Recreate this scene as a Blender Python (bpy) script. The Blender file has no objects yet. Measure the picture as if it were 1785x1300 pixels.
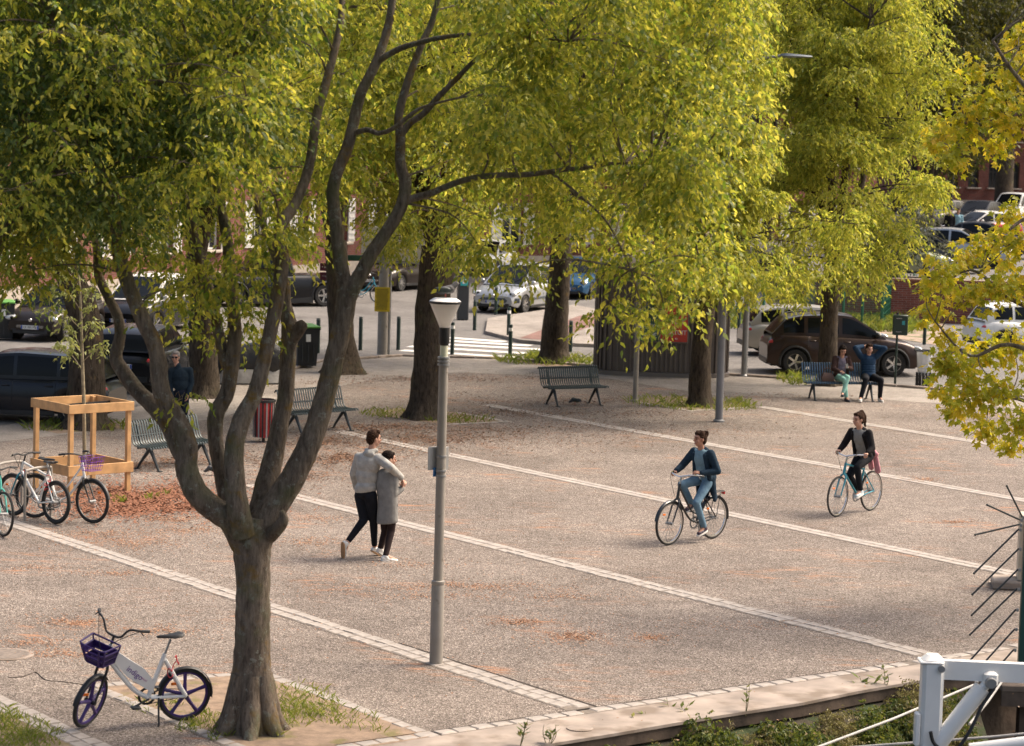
import bpy, math, random
import numpy as np
from mathutils import Vector, Matrix
PI = math.pi
R = math.radians
S = bpy.context.scene
COL = S.collection
random.seed(7)
RNG = np.random.default_rng(11)

# ------------------------------------------------------------------ camera
FPX, CX, CY = 4400.0, 892.5, 650.0        # focal length and centre in photo pixels (1785 x 1300)
CAM_H, PITCH, ROLL = 6.2, math.atan(425 / 4400.0), R(1.6)
_F = Vector((0, math.cos(PITCH), -math.sin(PITCH)))
_U0 = Vector((0, math.sin(PITCH), math.cos(PITCH)))
_R0 = Vector((1, 0, 0))
_U = _U0 * math.cos(ROLL) - _R0 * math.sin(ROLL)
_R = _R0 * math.cos(ROLL) + _U0 * math.sin(ROLL)
CAMP = Vector((0, 0, CAM_H))
cam = bpy.data.cameras.new('camera')
cam.sensor_width = 36.0
cam.lens = FPX / 1785 * 36.0
cam.clip_end = 2000
cam.dof.use_dof = True
cam.dof.focus_distance = 36.0
cam.dof.aperture_fstop = 3.2
camo = bpy.data.objects.new('camera', cam)
COL.objects.link(camo)
m3 = Matrix((_R, _U, -_F)).transposed()
camo.matrix_world = Matrix.Translation(CAMP) @ m3.to_4x4()
S.camera = camo

# ------------------------------------------------------------------ light
SUN_EL, SUN_AZ = R(50), R(68)             # azimuth from +Y (straight behind the square) towards +X
w = bpy.data.worlds.new('World')
S.world = w
w.use_nodes = True
nt = w.node_tree
bg = nt.nodes['Background']
sky = nt.nodes.new('ShaderNodeTexSky')
sky.sky_type = 'NISHITA'
sky.sun_disc = False
sky.sun_elevation = SUN_EL
sky.sun_rotation = SUN_AZ
sky.air_density = 1.0
sky.dust_density = 7.0
sky.ozone_density = 0.3
nt.links.new(sky.outputs[0], bg.inputs[0])
bg.inputs[1].default_value = 0.15
sd = bpy.data.lights.new('sun', 'SUN')
sd.energy = 2.8
sd.angle = R(28.0)
sd.color = (1.0, 0.91, 0.79)
so = bpy.data.objects.new('sun', sd)
COL.objects.link(so)
sdir = Vector((math.sin(SUN_AZ) * math.cos(SUN_EL), math.cos(SUN_AZ) * math.cos(SUN_EL), math.sin(SUN_EL)))
so.rotation_euler = sdir.to_track_quat('Z', 'Y').to_euler()
so.location = (0, 0, 60)
S.view_settings.view_transform = 'Standard'
S.view_settings.look = 'None'
S.view_settings.gamma = 1.0
S.view_settings.use_white_balance = True       # a warm camera white balance
S.view_settings.white_balance_temperature = 6700
S.view_settings.exposure = 0.72
S.cycles.max_bounces = 6
S.cycles.diffuse_bounces = 3
S.cycles.transmission_bounces = 4
S.cycles.glossy_bounces = 3

# ------------------------------------------------------------------ pixel helpers (a pixel gives a direction; the ground or a depth gives the place)
def ray(px, py):
    return _F * FPX + _R * (px - CX) + _U * (CY - py)
def G(px, py, z=0.0):
    d = ray(px, py)
    return CAMP + d * ((z - CAM_H) / d.z)
def PY(px, py, Y):
    d = ray(px, py)
    return CAMP + d * (Y / d.y)
def mpp(Y):
    return Y / FPX

# ------------------------------------------------------------------ object helpers
def tag(o, label=None, cat=None, group=None, kind=None):
    if label: o['label'] = label
    if cat: o['category'] = cat
    if group: o['group'] = group
    if kind: o['kind'] = kind
    return o
def thing(name, label, cat, loc=(0, 0, 0), rz=0.0, group=None):
    o = bpy.data.objects.new(name, None)
    COL.objects.link(o)
    o.empty_display_size = 0.2
    o.location = loc
    o.rotation_euler = (0, 0, rz)
    return tag(o, label, cat, group)
def link_mesh(name, me, m=None, parent=None):
    o = bpy.data.objects.new(name, me)
    COL.objects.link(o)
    if m is not None:
        me.materials.clear()
        me.materials.append(m)
    if parent is not None:
        o.parent = parent
    return o
def copy_tree(o, parent=None):
    c = o.copy()
    COL.objects.link(c)
    c.parent = parent
    for ch in [x for x in o.children]:
        copy_tree(ch, c)
    return c
def np_mesh(name, v, f, smooth=False):
    me = bpy.data.meshes.new(name)
    v = np.asarray(v, dtype=np.float32)
    f = np.asarray(f, dtype=np.int32)
    n, k = f.shape
    me.vertices.add(len(v)); me.vertices.foreach_set('co', v.ravel())
    me.loops.add(n * k); me.loops.foreach_set('vertex_index', f.ravel())
    me.polygons.add(n)
    me.polygons.foreach_set('loop_start', np.arange(0, n * k, k, dtype=np.int32))
    me.polygons.foreach_set('use_smooth', np.full(n, smooth, dtype=bool))
    me.update(calc_edges=True)
    return me
def frame_of(d):
    d = Vector(d).normalized()
    a = Vector((0, 0, 1)) if abs(d.z) < 0.9 else Vector((1, 0, 0))
    u = a.cross(d).normalized()
    return u, d.cross(u).normalized(), d
def catmull(pts, k=4):
    pts = [Vector(p) for p in pts]
    if len(pts) < 3: k = max(k, 2)
    out = []
    n = len(pts)
    for i in range(n - 1):
        p0 = pts[max(i - 1, 0)]; p1 = pts[i]; p2 = pts[i + 1]; p3 = pts[min(i + 2, n - 1)]
        for j in range(k):
            t = j / k
            out.append(0.5 * ((2 * p1) + (-p0 + p2) * t + (2 * p0 - 5 * p1 + 4 * p2 - p3) * t * t + (-p0 + 3 * p1 - 3 * p2 + p3) * t ** 3))
    out.append(pts[-1].copy())
    return out
class MB:
    def __init__(s):
        s.v = []; s.f = []
    def add(s, vs, fs):
        b = len(s.v)
        s.v += [tuple(x) for x in vs]
        s.f += [tuple(i + b for i in q) for q in fs]
        return s
    def box(s, c, d, rz=0.0, M=None, bev=0.0):
        hx, hy, hz = d[0] / 2, d[1] / 2, d[2] / 2
        if bev > 0:
            b = min(bev, hx * .9, hy * .9, hz * .9)
            vs = []
            for (sx, sy, zz, ins) in [(1, 1, -hz, b), (1, 1, -hz + b, 0), (1, 1, hz - b, 0), (1, 1, hz, b)]:
                x, y = hx - ins, hy - ins
                q = b * .7 if ins == 0 else b * .5
                vs += [(x - q, -y, zz), (x, -y + q, zz), (x, y - q, zz), (x - q, y, zz), (-x + q, y, zz), (-x, y - q, zz), (-x, -y + q, zz), (-x + q, -y, zz)]
            fs = [tuple(range(7, -1, -1)), tuple(range(24, 32))]
            for l in range(3):
                for i in range(8):
                    j = (i + 1) % 8
                    fs.append((l * 8 + i, l * 8 + j, l * 8 + 8 + j, l * 8 + 8 + i))
        else:
            vs = [(x, y, z) for z in (-hz, hz) for (x, y) in ((-hx, -hy), (hx, -hy), (hx, hy), (-hx, hy))]
            fs = [(3, 2, 1, 0), (4, 5, 6, 7)] + [(i, (i + 1) % 4, (i + 1) % 4 + 4, i + 4) for i in range(4)]
        cs, sn = math.cos(rz), math.sin(rz)
        vs = [(x * cs - y * sn, x * sn + y * cs, z) for x, y, z in vs]
        if M is not None:
            vs = [tuple(M @ Vector(p)) for p in vs]
        vs = [(p[0] + c[0], p[1] + c[1], p[2] + c[2]) for p in vs]
        return s.add(vs, fs)
    def bar(s, p0, p1, wd, ht, up=(0, 0, 1)):
        p0, p1 = Vector(p0), Vector(p1)
        d = (p1 - p0).normalized()
        upv = Vector(up)
        if abs(d.dot(upv)) > .98: upv = Vector((1, 0, 0))
        a = d.cross(upv).normalized() * wd / 2
        b = a.cross(d).normalized() * ht / 2
        vs = [p + x for p in (p0, p1) for x in (-a - b, a - b, a + b, -a + b)]
        return s.add(vs, [(3, 2, 1, 0), (4, 5, 6, 7)] + [(i, (i + 1) % 4, (i + 1) % 4 + 4, i + 4) for i in range(4)])
    def tube(s, pts, r, n=8, cap=True, k=0, jit=0.0, rnd=None):
        pts = [Vector(p) for p in pts]
        m = len(pts)
        rs = list(r) if hasattr(r, '__len__') else [r] * m
        if k > 1 and m > 2:
            q = catmull(pts, k)
            t = np.linspace(0, m - 1, len(q))
            rs = list(np.interp(t, range(m), rs))
            pts = q; m = len(pts)
        vs = []; u = None
        for i, p in enumerate(pts):
            d = (pts[min(i + 1, m - 1)] - pts[max(i - 1, 0)])
            d = d.normalized() if d.length > 1e-9 else Vector((0, 0, 1))
            if u is None:
                u, _, _ = frame_of(d)
            u = (u - d * u.dot(d))
            u = u.normalized() if u.length > 1e-6 else frame_of(d)[0]
            vv = d.cross(u)
            for j in range(n):
                a = 2 * PI * j / n
                rr = rs[i] * (1 + (rnd.uniform(-jit, jit) if rnd and jit else 0))
                vs.append(p + (u * math.cos(a) + vv * math.sin(a)) * rr)
        fs = []
        for i in range(m - 1):
            for j in range(n):
                jj = (j + 1) % n
                fs.append((i * n + j, i * n + jj, (i + 1) * n + jj, (i + 1) * n + j))
        if cap:
            fs.append(tuple(range(n - 1, -1, -1)))
            fs.append(tuple((m - 1) * n + j for j in range(n)))
        return s.add(vs, fs)
    def lathe(s, prof, n=20, c=(0, 0, 0), M=None, closed=False):
        vs = []
        m = len(prof)
        for (r, z) in prof:
            for j in range(n):
                a = 2 * PI * j / n
                p = Vector((r * math.cos(a), r * math.sin(a), z))
                if M is not None: p = M @ p
                vs.append((p.x + c[0], p.y + c[1], p.z + c[2]))
        fs = []
        rng = m if closed else m - 1
        for i in range(rng):
            i2 = (i + 1) % m
            for j in range(n):
                jj = (j + 1) % n
                fs.append((i * n + j, i * n + jj, i2 * n + jj, i2 * n + j))
        if not closed:
            if prof[0][0] > 1e-5: fs.append(tuple(range(n - 1, -1, -1)))
            if prof[-1][0] > 1e-5: fs.append(tuple((m - 1) * n + j for j in range(n)))
        return s.add(vs, fs)
    def ell(s, c, r, M=None, n=12, m=8):
        prof = [(math.sin(PI * i / m), -math.cos(PI * i / m)) for i in range(m + 1)]
        prof[0] = (0.001, -1); prof[-1] = (0.001, 1)
        vs = []; fs = []
        for (q, z) in prof:
            for j in range(n):
                a = 2 * PI * j / n
                p = Vector((q * math.cos(a) * r[0], q * math.sin(a) * r[1], z * r[2]))
                if M is not None: p = M @ p
                vs.append((p.x + c[0], p.y + c[1], p.z + c[2]))
        for i in range(m):
            for j in range(n):
                jj = (j + 1) % n
                fs.append((i * n + j, i * n + jj, (i + 1) * n + jj, (i + 1) * n + j))
        fs.append(tuple(range(n - 1, -1, -1))); fs.append(tuple(m * n + j for j in range(n)))
        return s.add(vs, fs)
    def caps(s, p0, r0, p1, r1, n=10, fl=None):
        # tapered capsule; fl = (axis, factor) squashes across an axis
        p0, p1 = Vector(p0), Vector(p1)
        d = p1 - p0
        L = d.length
        u, v, dd = frame_of(d if L > 1e-6 else (0, 0, 1))
        prof = []
        for i in range(5):
            a = PI / 2 * i / 4
            prof.append((max(r0 * math.sin(a), .0004), -r0 * math.cos(a)))
        for i in range(5):
            a = PI / 2 * i / 4
            prof.append((max(r1 * math.cos(a), .0004), L + r1 * math.sin(a)))
        vs = []
        for (q, z) in prof:
            for j in range(n):
                a = 2 * PI * j / n
                off = (u * math.cos(a) + v * math.sin(a)) * q
                if fl is not None:
                    ax = Vector(fl[0]).normalized()
                    off = off - ax * off.dot(ax) * (1 - fl[1])
                vs.append(p0 + dd * z + off)
        fs = []
        m = len(prof)
        for i in range(m - 1):
            for j in range(n):
                jj = (j + 1) % n
                fs.append((i * n + j, i * n + jj, (i + 1) * n + jj, (i + 1) * n + j))
        fs.append(tuple(range(n - 1, -1, -1))); fs.append(tuple((m - 1) * n + j for j in range(n)))
        return s.add(vs, fs)
    def rings(s, rings, cap=True):
        n = len(rings[0]); m = len(rings)
        vs = [p for r in rings for p in r]
        fs = []
        for i in range(m - 1):
            for j in range(n):
                jj = (j + 1) % n
                fs.append((i * n + j, i * n + jj, (i + 1) * n + jj, (i + 1) * n + j))
        if cap:
            fs.append(tuple(range(n - 1, -1, -1))); fs.append(tuple((m - 1) * n + j for j in range(n)))
        return s.add(vs, fs)
    def grid(s, rows):
        n = len(rows[0]); m = len(rows)
        vs = [p for r in rows for p in r]
        return s.add(vs, [(i * n + j, i * n + j + 1, (i + 1) * n + j + 1, (i + 1) * n + j) for i in range(m - 1) for j in range(n - 1)])
    def poly(s, pts, z0, z1):
        # vertical prism over a ground polygon
        n = len(pts)
        a = sum(pts[i][0] * pts[(i + 1) % n][1] - pts[(i + 1) % n][0] * pts[i][1] for i in range(n))
        if a < 0: pts = pts[::-1]
        vs = [(p[0], p[1], z0) for p in pts] + [(p[0], p[1], z1) for p in pts]
        return s.add(vs, [tuple(range(n - 1, -1, -1)), tuple(range(n, 2 * n))] + [(i, (i + 1) % n, (i + 1) % n + n, i + n) for i in range(n)])
    def sheet(s, pts, z):
        n = len(pts)
        a = sum(pts[i][0] * pts[(i + 1) % n][1] - pts[(i + 1) % n][0] * pts[i][1] for i in range(n))
        if a < 0: pts = pts[::-1]
        return s.add([(p[0], p[1], z) for p in pts], [tuple(range(n))])
    def mesh(s, name, smooth=True, sharp=35):
        me = bpy.data.meshes.new(name)
        me.from_pydata(s.v, [], s.f)
        me.update()
        if smooth:
            me.polygons.foreach_set('use_smooth', [True] * len(me.polygons))
            me.set_sharp_from_angle(angle=R(sharp))
        return me
    def build(s, name, m, parent=None, smooth=True, sharp=35):
        return link_mesh(name, s.mesh(name, smooth, sharp), m, parent)
def text_part(name, body, size, m, parent, M, depth=0.0015, align='CENTER', sx=1.0):
    c = bpy.data.curves.new(name, 'FONT')
    c.body = body; c.size = size; c.align_x = align; c.align_y = 'CENTER'; c.extrude = depth; c.resolution_u = 2
    o = bpy.data.objects.new(name, c)
    COL.objects.link(o)
    bpy.context.view_layer.update()
    me = bpy.data.meshes.new_from_object(o)
    bpy.data.objects.remove(o); bpy.data.curves.remove(c)
    me.transform(M @ Matrix.Diagonal((sx, 1, 1, 1)))
    return link_mesh(name, me, m, parent)

# ------------------------------------------------------------------ materials
MATS = {}
def M_(name, col, rough=.6, metal=0.0, var=.12, scale=6.0, bump=0.0, bscale=60.0, spec=.5, coat=0.0, dirt=None, detail=4):
    if name in MATS: return MATS[name]
    m = bpy.data.materials.new(name); m.use_nodes = True
    nt = m.node_tree; p = nt.nodes['Principled BSDF']
    L = nt.links.new
    tc = nt.nodes.new('ShaderNodeTexCoord')
    nz = nt.nodes.new('ShaderNodeTexNoise'); nz.inputs['Scale'].default_value = scale; nz.inputs['Detail'].default_value = detail
    L(tc.outputs['Object'], nz.inputs['Vector'])
    cr = nt.nodes.new('ShaderNodeValToRGB')
    cr.color_ramp.elements[0].position = .3; cr.color_ramp.elements[1].position = .7
    cr.color_ramp.elements[0].color = [max(c * (1 - var), 0) for c in col] + [1]
    cr.color_ramp.elements[1].color = [min(c * (1 + var), 1) for c in col] + [1]
    L(nz.outputs[0], cr.inputs[0])
    out = cr.outputs[0]
    if dirt:
        n2 = nt.nodes.new('ShaderNodeTexNoise'); n2.inputs['Scale'].default_value = dirt[1]; n2.inputs['Detail'].default_value = 6
        L(tc.outputs['Object'], n2.inputs['Vector'])
        r2 = nt.nodes.new('ShaderNodeValToRGB'); r2.color_ramp.elements[0].position = dirt[2]; r2.color_ramp.elements[1].position = dirt[2] + .1
        L(n2.outputs[0], r2.inputs[0])
        mx = nt.nodes.new('ShaderNodeMix'); mx.data_type = 'RGBA'
        L(r2.outputs[0], mx.inputs[0]); L(out, mx.inputs[6]); mx.inputs[7].default_value = list(dirt[0]) + [1]
        out = mx.outputs[2]
    L(out, p.inputs['Base Color'])
    p.inputs['Roughness'].default_value = rough; p.inputs['Metallic'].default_value = metal
    p.inputs['Specular IOR Level'].default_value = spec
    p.inputs['Coat Weight'].default_value = coat; p.inputs['Coat Roughness'].default_value = .06
    if bump:
        nb = nt.nodes.new('ShaderNodeTexNoise'); nb.inputs['Scale'].default_value = bscale; nb.inputs['Detail'].default_value = 5
        L(tc.outputs['Object'], nb.inputs['Vector'])
        b = nt.nodes.new('ShaderNodeBump'); b.inputs['Strength'].default_value = min(bump * 10, 1); b.inputs['Distance'].default_value = bump * .1
        L(nb.outputs[0], b.inputs['Height']); L(b.outputs[0], p.inputs['Normal'])
    MATS[name] = m
    return m
class NT:
    """tiny node builder"""
    def __init__(s, name):
        s.m = bpy.data.materials.new(name); s.m.use_nodes = True
        s.t = s.m.node_tree; s.p = s.t.nodes['Principled BSDF']
        s.tc = s.t.nodes.new('ShaderNodeTexCoord')
        MATS[name] = s.m
    def n(s, typ, **kw):
        x = s.t.nodes.new(typ)
        for k, v in kw.items(): setattr(x, k, v)
        return x
    def l(s, a, b): s.t.links.new(a, b)
    def noise(s, scale, detail=4, rough=.5, vec=None):
        x = s.n('ShaderNodeTexNoise'); x.inputs['Scale'].default_value = scale; x.inputs['Detail'].default_value = detail; x.inputs['Roughness'].default_value = rough
        s.l(vec or s.tc.outputs['Object'], x.inputs['Vector']); return x.outputs[0]
    def ramp(s, fac, stops):
        x = s.n('ShaderNodeValToRGB'); e = x.color_ramp.elements
        while len(e) < len(stops): e.new(.5)
        for q, (pos, c) in zip(e, stops):
            q.position = pos; q.color = (list(c) + [1]) if hasattr(c, '__len__') else [c, c, c, 1]
        s.l(fac, x.inputs[0]); return x.outputs[0]
    def mix(s, fac, a, b, blend='MIX'):
        x = s.n('ShaderNodeMix', data_type='RGBA', blend_type=blend)
        for sock, val in ((x.inputs[0], fac), (x.inputs[6], a), (x.inputs[7], b)):
            if hasattr(val, 'is_output'): s.l(val, sock)
            elif hasattr(val, '__len__'): sock.default_value = list(val) + [1]
            else: sock.default_value = val
        return x.outputs[2]
    def bump(s, h, strength=.5, dist=.02):
        b = s.n('ShaderNodeBump'); b.inputs['Strength'].default_value = strength; b.inputs['Distance'].default_value = dist
        s.l(h, b.inputs['Height']); s.l(b.outputs[0], s.p.inputs['Normal'])
def leaf_mat(name, stops, trans, tmix=.5):
    k = NT(name)
    g = k.n('ShaderNodeNewGeometry')
    c = k.ramp(g.outputs['Random Per Island'], stops)
    k.l(c, k.p.inputs['Base Color'])
    k.p.inputs['Roughness'].default_value = .5; k.p.inputs['Specular IOR Level'].default_value = .3
    t = k.n('ShaderNodeBsdfTranslucent')
    tcol = k.ramp(g.outputs['Random Per Island'], trans)
    k.l(tcol, t.inputs['Color'])
    mx = k.n('ShaderNodeMixShader'); mx.inputs[0].default_value = tmix
    k.l(k.p.outputs[0], mx.inputs[1]); k.l(t.outputs[0], mx.inputs[2])
    k.l(mx.outputs[0], k.t.nodes['Material Output'].inputs['Surface'])
    return k.m
LEAF = leaf_mat('hackberry_leaf', [(0, (.075, .12, .028)), (.5, (.17, .21, .04)), (1, (.34, .33, .06))],
                [(0, (.20, .30, .03)), (.5, (.50, .51, .055)), (1, (.84, .72, .10))], .5)
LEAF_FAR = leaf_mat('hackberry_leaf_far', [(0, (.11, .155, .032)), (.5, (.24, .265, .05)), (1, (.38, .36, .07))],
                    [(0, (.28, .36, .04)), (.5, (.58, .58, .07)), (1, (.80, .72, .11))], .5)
LEAF_SHADED = leaf_mat('shaded_hackberry_leaf', [(0, (.04, .075, .024)), (.7, (.085, .125, .036)), (1, (.15, .18, .055))], [(0, (.10, .18, .03)), (.7, (.22, .29, .04)), (1, (.45, .45, .06))], .42)  # hackberry leaf with the upper-left shade put into its darker green
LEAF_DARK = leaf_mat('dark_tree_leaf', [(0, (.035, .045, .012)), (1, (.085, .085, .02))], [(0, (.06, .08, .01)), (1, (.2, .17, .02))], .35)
LEAF_PLANE = leaf_mat('plane_leaf', [(0, (.20, .24, .025)), (.4, (.38, .37, .03)), (.8, (.58, .49, .04)), (1, (.66, .46, .04))],
                      [(0, (.35, .42, .02)), (.5, (.72, .64, .03)), (1, (.9, .66, .05))], .5)
_n = LEAF_PLANE.node_tree; _pb = _n.nodes['Principled BSDF']; _src = _pb.inputs['Base Color'].links[0].from_socket
_tc = _n.nodes['Texture Coordinate']; _nz = _n.nodes.new('ShaderNodeTexNoise'); _nz.inputs['Scale'].default_value = 38; _nz.inputs['Detail'].default_value = 4
_n.links.new(_tc.outputs['Object'], _nz.inputs['Vector'])
_cr = _n.nodes.new('ShaderNodeValToRGB'); _cr.color_ramp.elements[0].position = .56; _cr.color_ramp.elements[1].position = .68
_n.links.new(_nz.outputs[0], _cr.inputs[0])
_mx = _n.nodes.new('ShaderNodeMix'); _mx.data_type = 'RGBA'; _n.links.new(_cr.outputs[0], _mx.inputs[0]); _n.links.new(_src, _mx.inputs[6]); _mx.inputs[7].default_value = (.26, .16, .04, 1)
_n.links.new(_mx.outputs[2], _pb.inputs['Base Color'])
LEAF_PALE = leaf_mat('sapling_leaf', [(0, (.16, .19, .06)), (1, (.28, .30, .11))], [(0, (.3, .35, .08)), (1, (.45, .45, .12))], .4)
GRASS = leaf_mat('grass_blade', [(0, (.07, .10, .02)), (.6, (.14, .18, .03)), (1, (.26, .24, .07))], [(0, (.2, .28, .03)), (1, (.4, .4, .06))], .4)
WEED = leaf_mat('weed_leaf', [(0, (.03, .05, .015)), (.6, (.08, .11, .03)), (.9, (.17, .18, .04)), (1, (.25, .15, .08))], [(0, (.1, .16, .02)), (1, (.3, .3, .05))], .35)
def bark(name, base, lichen=.55, dark=(.03, .025, .02), fine=1.0):
    k = NT(name)
    st = k.n('ShaderNodeMapping'); st.inputs['Scale'].default_value = (1, 1, .25)
    k.l(k.tc.outputs['Object'], st.inputs[0])
    n1 = k.noise(22, 8, .7, st.outputs[0])
    c = k.ramp(n1, [(.32, dark), (.48, base), (.68, [x * 1.6 for x in base])])
    big = k.noise(1.6, 4, .6)
    c = k.mix(1.0, c, k.ramp(big, [(.3, (.72, .70, .68)), (.7, (1.2, 1.2, 1.15))]), 'MULTIPLY')
    n2 = k.noise(9, 8, .75)
    c = k.mix(k.ramp(n2, [(lichen, 0), (lichen + .05, .85)]), c, (.33, .33, .27))
    c = k.mix(k.ramp(k.noise(3.1, 5, .7), [(lichen - .02, 0), (lichen + .1, .8)]), c, (.24, .14, .025))
    c = k.mix(k.ramp(k.noise(2.3, 5, .6), [(lichen - .06, 0), (lichen + .1, .6)]), c, (.12, .13, .06))
    k.l(c, k.p.inputs['Base Color']); k.p.inputs['Roughness'].default_value = .9
    k.p.inputs['Specular IOR Level'].default_value = .2
    k.bump(k.noise(42, 9, .75, st.outputs[0]), 1.0, .05 * fine)
    return k.m
BARK = bark('smooth_grey_bark', (.20, .16, .125), .57, (.08, .06, .046))
BARK2 = bark('rough_brown_bark', (.085, .066, .05), .64, (.02, .015, .011), 1.6)
STEEL = M_('galvanised_steel', (.30, .30, .30), .45, .6, .1, 3)
GREYPAINT = M_('grey_painted_steel', (.27, .245, .215), .5, 0.1, .1, 5, dirt=((.16, .13, .10), 7, .62))
BLUEGREY = M_('blue_grey_steel', (.17, .17, .175), .5, .1, .1, 4)
BLACKP = M_('black_plastic', (.016, .016, .017), .5, 0, .2, 9)
RUBBER = M_('tyre_rubber', (.02, .019, .018), .85, 0, .3, 20)
CHROME = M_('chrome', (.62, .62, .62), .22, 1, .05, 5)
DKGREEN = M_('dark_green_paint', (.014, .032, .026), .4, 0, .2, 6, spec=.5)
BENCHM = M_('bench_green_steel', (.035, .055, .06), .42, .2, .25, 12)
BENCHB = M_('bench_blue_steel', (.05, .10, .16), .4, .2, .25, 12)
WHITEP = M_('white_paint', (.78, .77, .74), .4, 0, .05, 4, dirt=((.5, .46, .4), 5, .68))
WOOD = M_('fresh_timber', (.52, .30, .13), .65, 0, .25, 5, bump=.02, bscale=40)
GLASSD = M_('car_glass', (.006, .007, .008), .12, 0, .1, 2, spec=.2)
REDL = M_('red_lens', (.45, .015, .02), .2, 0, .1, 8, coat=.8)
ORANGEL = M_('orange_reflector', (.8, .18, .02), .25, 0, .1, 8)
CLEARL = M_('clear_lens', (.55, .56, .56), .12, .3, .2, 12, coat=.8)
PLATE = M_('number_plate', (.7, .7, .68), .4, 0, .03, 4)
PBLUE = M_('plate_blue', (.02, .07, .35), .4, 0, .03, 4)
INK = M_('black_ink', (.01, .01, .012), .6)
# ================================================================== setting
def plaza_mat(name, cols, stain=True):
    k = NT(name)
    vo = k.n('ShaderNodeTexVoronoi'); vo.inputs['Scale'].default_value = 68
    k.l(k.tc.outputs['Object'], vo.inputs['Vector'])
    sp = k.n('ShaderNodeSeparateColor'); k.l(vo.outputs['Color'], sp.inputs[0])
    c = k.ramp(sp.outputs[0], [(0, cols[0]), (.35, cols[1]), (.75, cols[2]), (1, cols[3])])
    big = k.noise(.35, 5, .6)
    c = k.mix(1.0, c, k.ramp(big, [(.28, (.66, .64, .63)), (.5, (.95, .94, .93)), (.72, (1.16, 1.15, 1.14))]), 'MULTIPLY')
    fine = k.noise(3.0, 6, .7)
    c = k.mix(1.0, c, k.ramp(fine, [(.3, (.78, .77, .76)), (.7, (1.16, 1.16, 1.16))]), 'MULTIPLY')
    if stain:
        a = k.ramp(k.noise(.55, 3, .5), [(.52, 0), (.64, 1)])
        mp = k.n('ShaderNodeMapping'); mp.inputs['Rotation'].default_value = (0, 0, .6); mp.inputs['Scale'].default_value = (1, 3.2, 1)
        k.l(k.tc.outputs['Object'], mp.inputs[0])
        b = k.ramp(k.noise(1.5, 7, .72, mp.outputs[0]), [(.52, 0), (.64, .75)])
        f = k.mix(1.0, a, b, 'MULTIPLY')
        c = k.mix(f, c, (.40, .19, .095))
    k.l(c, k.p.inputs['Base Color']); k.p.inputs['Roughness'].default_value = .85
    k.p.inputs['Specular IOR Level'].default_value = .3
    k.bump(vo.outputs['Distance'], .6, .012)
    return k.m
PLAZA = plaza_mat('exposed_aggregate', [(.06, .047, .039), (.15, .122, .103), (.25, .21, .182), (.45, .39, .345)])
ASPHALT = plaza_mat('worn_asphalt', [(.12, .115, .11), (.16, .15, .145), (.19, .18, .17), (.24, .225, .21)], False)
PAVE = plaza_mat('pale_pavement', [(.22, .20, .18), (.29, .26, .23), (.34, .30, .27), (.40, .36, .32)], False)
REDPATH = plaza_mat('red_cycle_path', [(.16, .09, .075), (.21, .12, .10), (.25, .14, .12), (.3, .2, .17)], False)
SETT = M_('pale_granite_sett', (.34, .30, .268), .8, 0, .22, 5, bump=.05, bscale=25, dirt=((.30, .25, .2), 3.5, .58))
MORTAR = M_('sett_joint', (.17, .14, .115), .95, 0, .3, 20)
COPING = M_('coping_concrete', (.30, .245, .205), .8, 0, .3, 2.5, bump=.03, bscale=30, dirt=((.19, .145, .11), 1.6, .52))
QUAYWALL = M_('quay_wall_stone', (.075, .052, .037), .9, 0, .5, 4, bump=.12, bscale=9)
SOIL = M_('bare_soil', (.25, .175, .12), .95, 0, .3, 6, bump=.08, bscale=25, dirt=((.17, .14, .055), 2.5, .56))
WHITEROAD = M_('road_paint', (.68, .66, .62), .7, 0, .08, 8, dirt=((.33, .31, .29), 6, .63))
CRACK_SHADOW = M_('crack_and_shadow', (.035, .025, .02), .95)  # colour of the crack and of the painted shadow strips along the slabs

KERB = [(-400, 1455), (600, 1307), (1035, 1243), (1385, 1190), (1603, 1158), (1766, 1131), (2600, 1003)]
FRONT = [(-400, 1500), (700, 1338), (952, 1298), (1070, 1279), (1238, 1250), (1400, 1225), (1496, 1205), (1600, 1187), (1692, 1175), (1800, 1158), (2600, 1036)]
kg = [G(*p) for p in KERB]
fg = [G(*p) for p in FRONT]
pts = [(p.x, p.y) for p in kg] + [(900, 40), (900, 900), (-900, 900), (-900, 20)]
plaza = MB().sheet(pts, 0).build('plaza', PLAZA, None, False)
tag(plaza, 'brown exposed aggregate paving of the square', 'plaza', kind='structure')

def strip(a, b, hw0, hw1, z):
    d = (b - a).normalized(); n = Vector((-d.y, d.x, 0))
    return [a + n * hw0, b + n * hw0, b + n * hw1, a + n * hw1]
sett_meshes = []
for i in range(6):
    q = MB().box((0, 0, -.012), (.222 + .012 * random.uniform(-1, 1), .163 + .008 * random.uniform(-1, 1), .045), 0, None, .014)
    q.v = [(x + random.uniform(-.008, .008), y + random.uniform(-.008, .008), z + random.uniform(-.003, .003)) for x, y, z in q.v]
    me = q.mesh('sett', True, 30); me.materials.append(SETT); sett_meshes.append(me)
SETTS = []
joints = MB()
def sett_line(a, b, rows=2, skip=None):
    d = b - a; L = d.length; d.normalize(); n = Vector((-d.y, d.x, 0)); ang = math.atan2(d.y, d.x)
    wd = .175
    joints.sheet([(p.x, p.y) for p in strip(a, b, -wd * rows / 2 - .01, wd * rows / 2 + .01, 0)], .004)
    for r_ in range(rows):
        off = (r_ - (rows - 1) / 2) * wd
        t = random.uniform(0, .2)
        while t < L - .1:
            p = a + d * t + n * off
            if not (skip and skip(p)):
                SETTS.append((p.x + random.uniform(-.006, .006), p.y + random.uniform(-.006, .006), ang + random.uniform(-.03, .03)))
            t += .238
def ext(p, q, e0, e1):
    a, b = G(*p), G(*q); d = (b - a).normalized()
    return a - d * e0, b + d * e1
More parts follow.
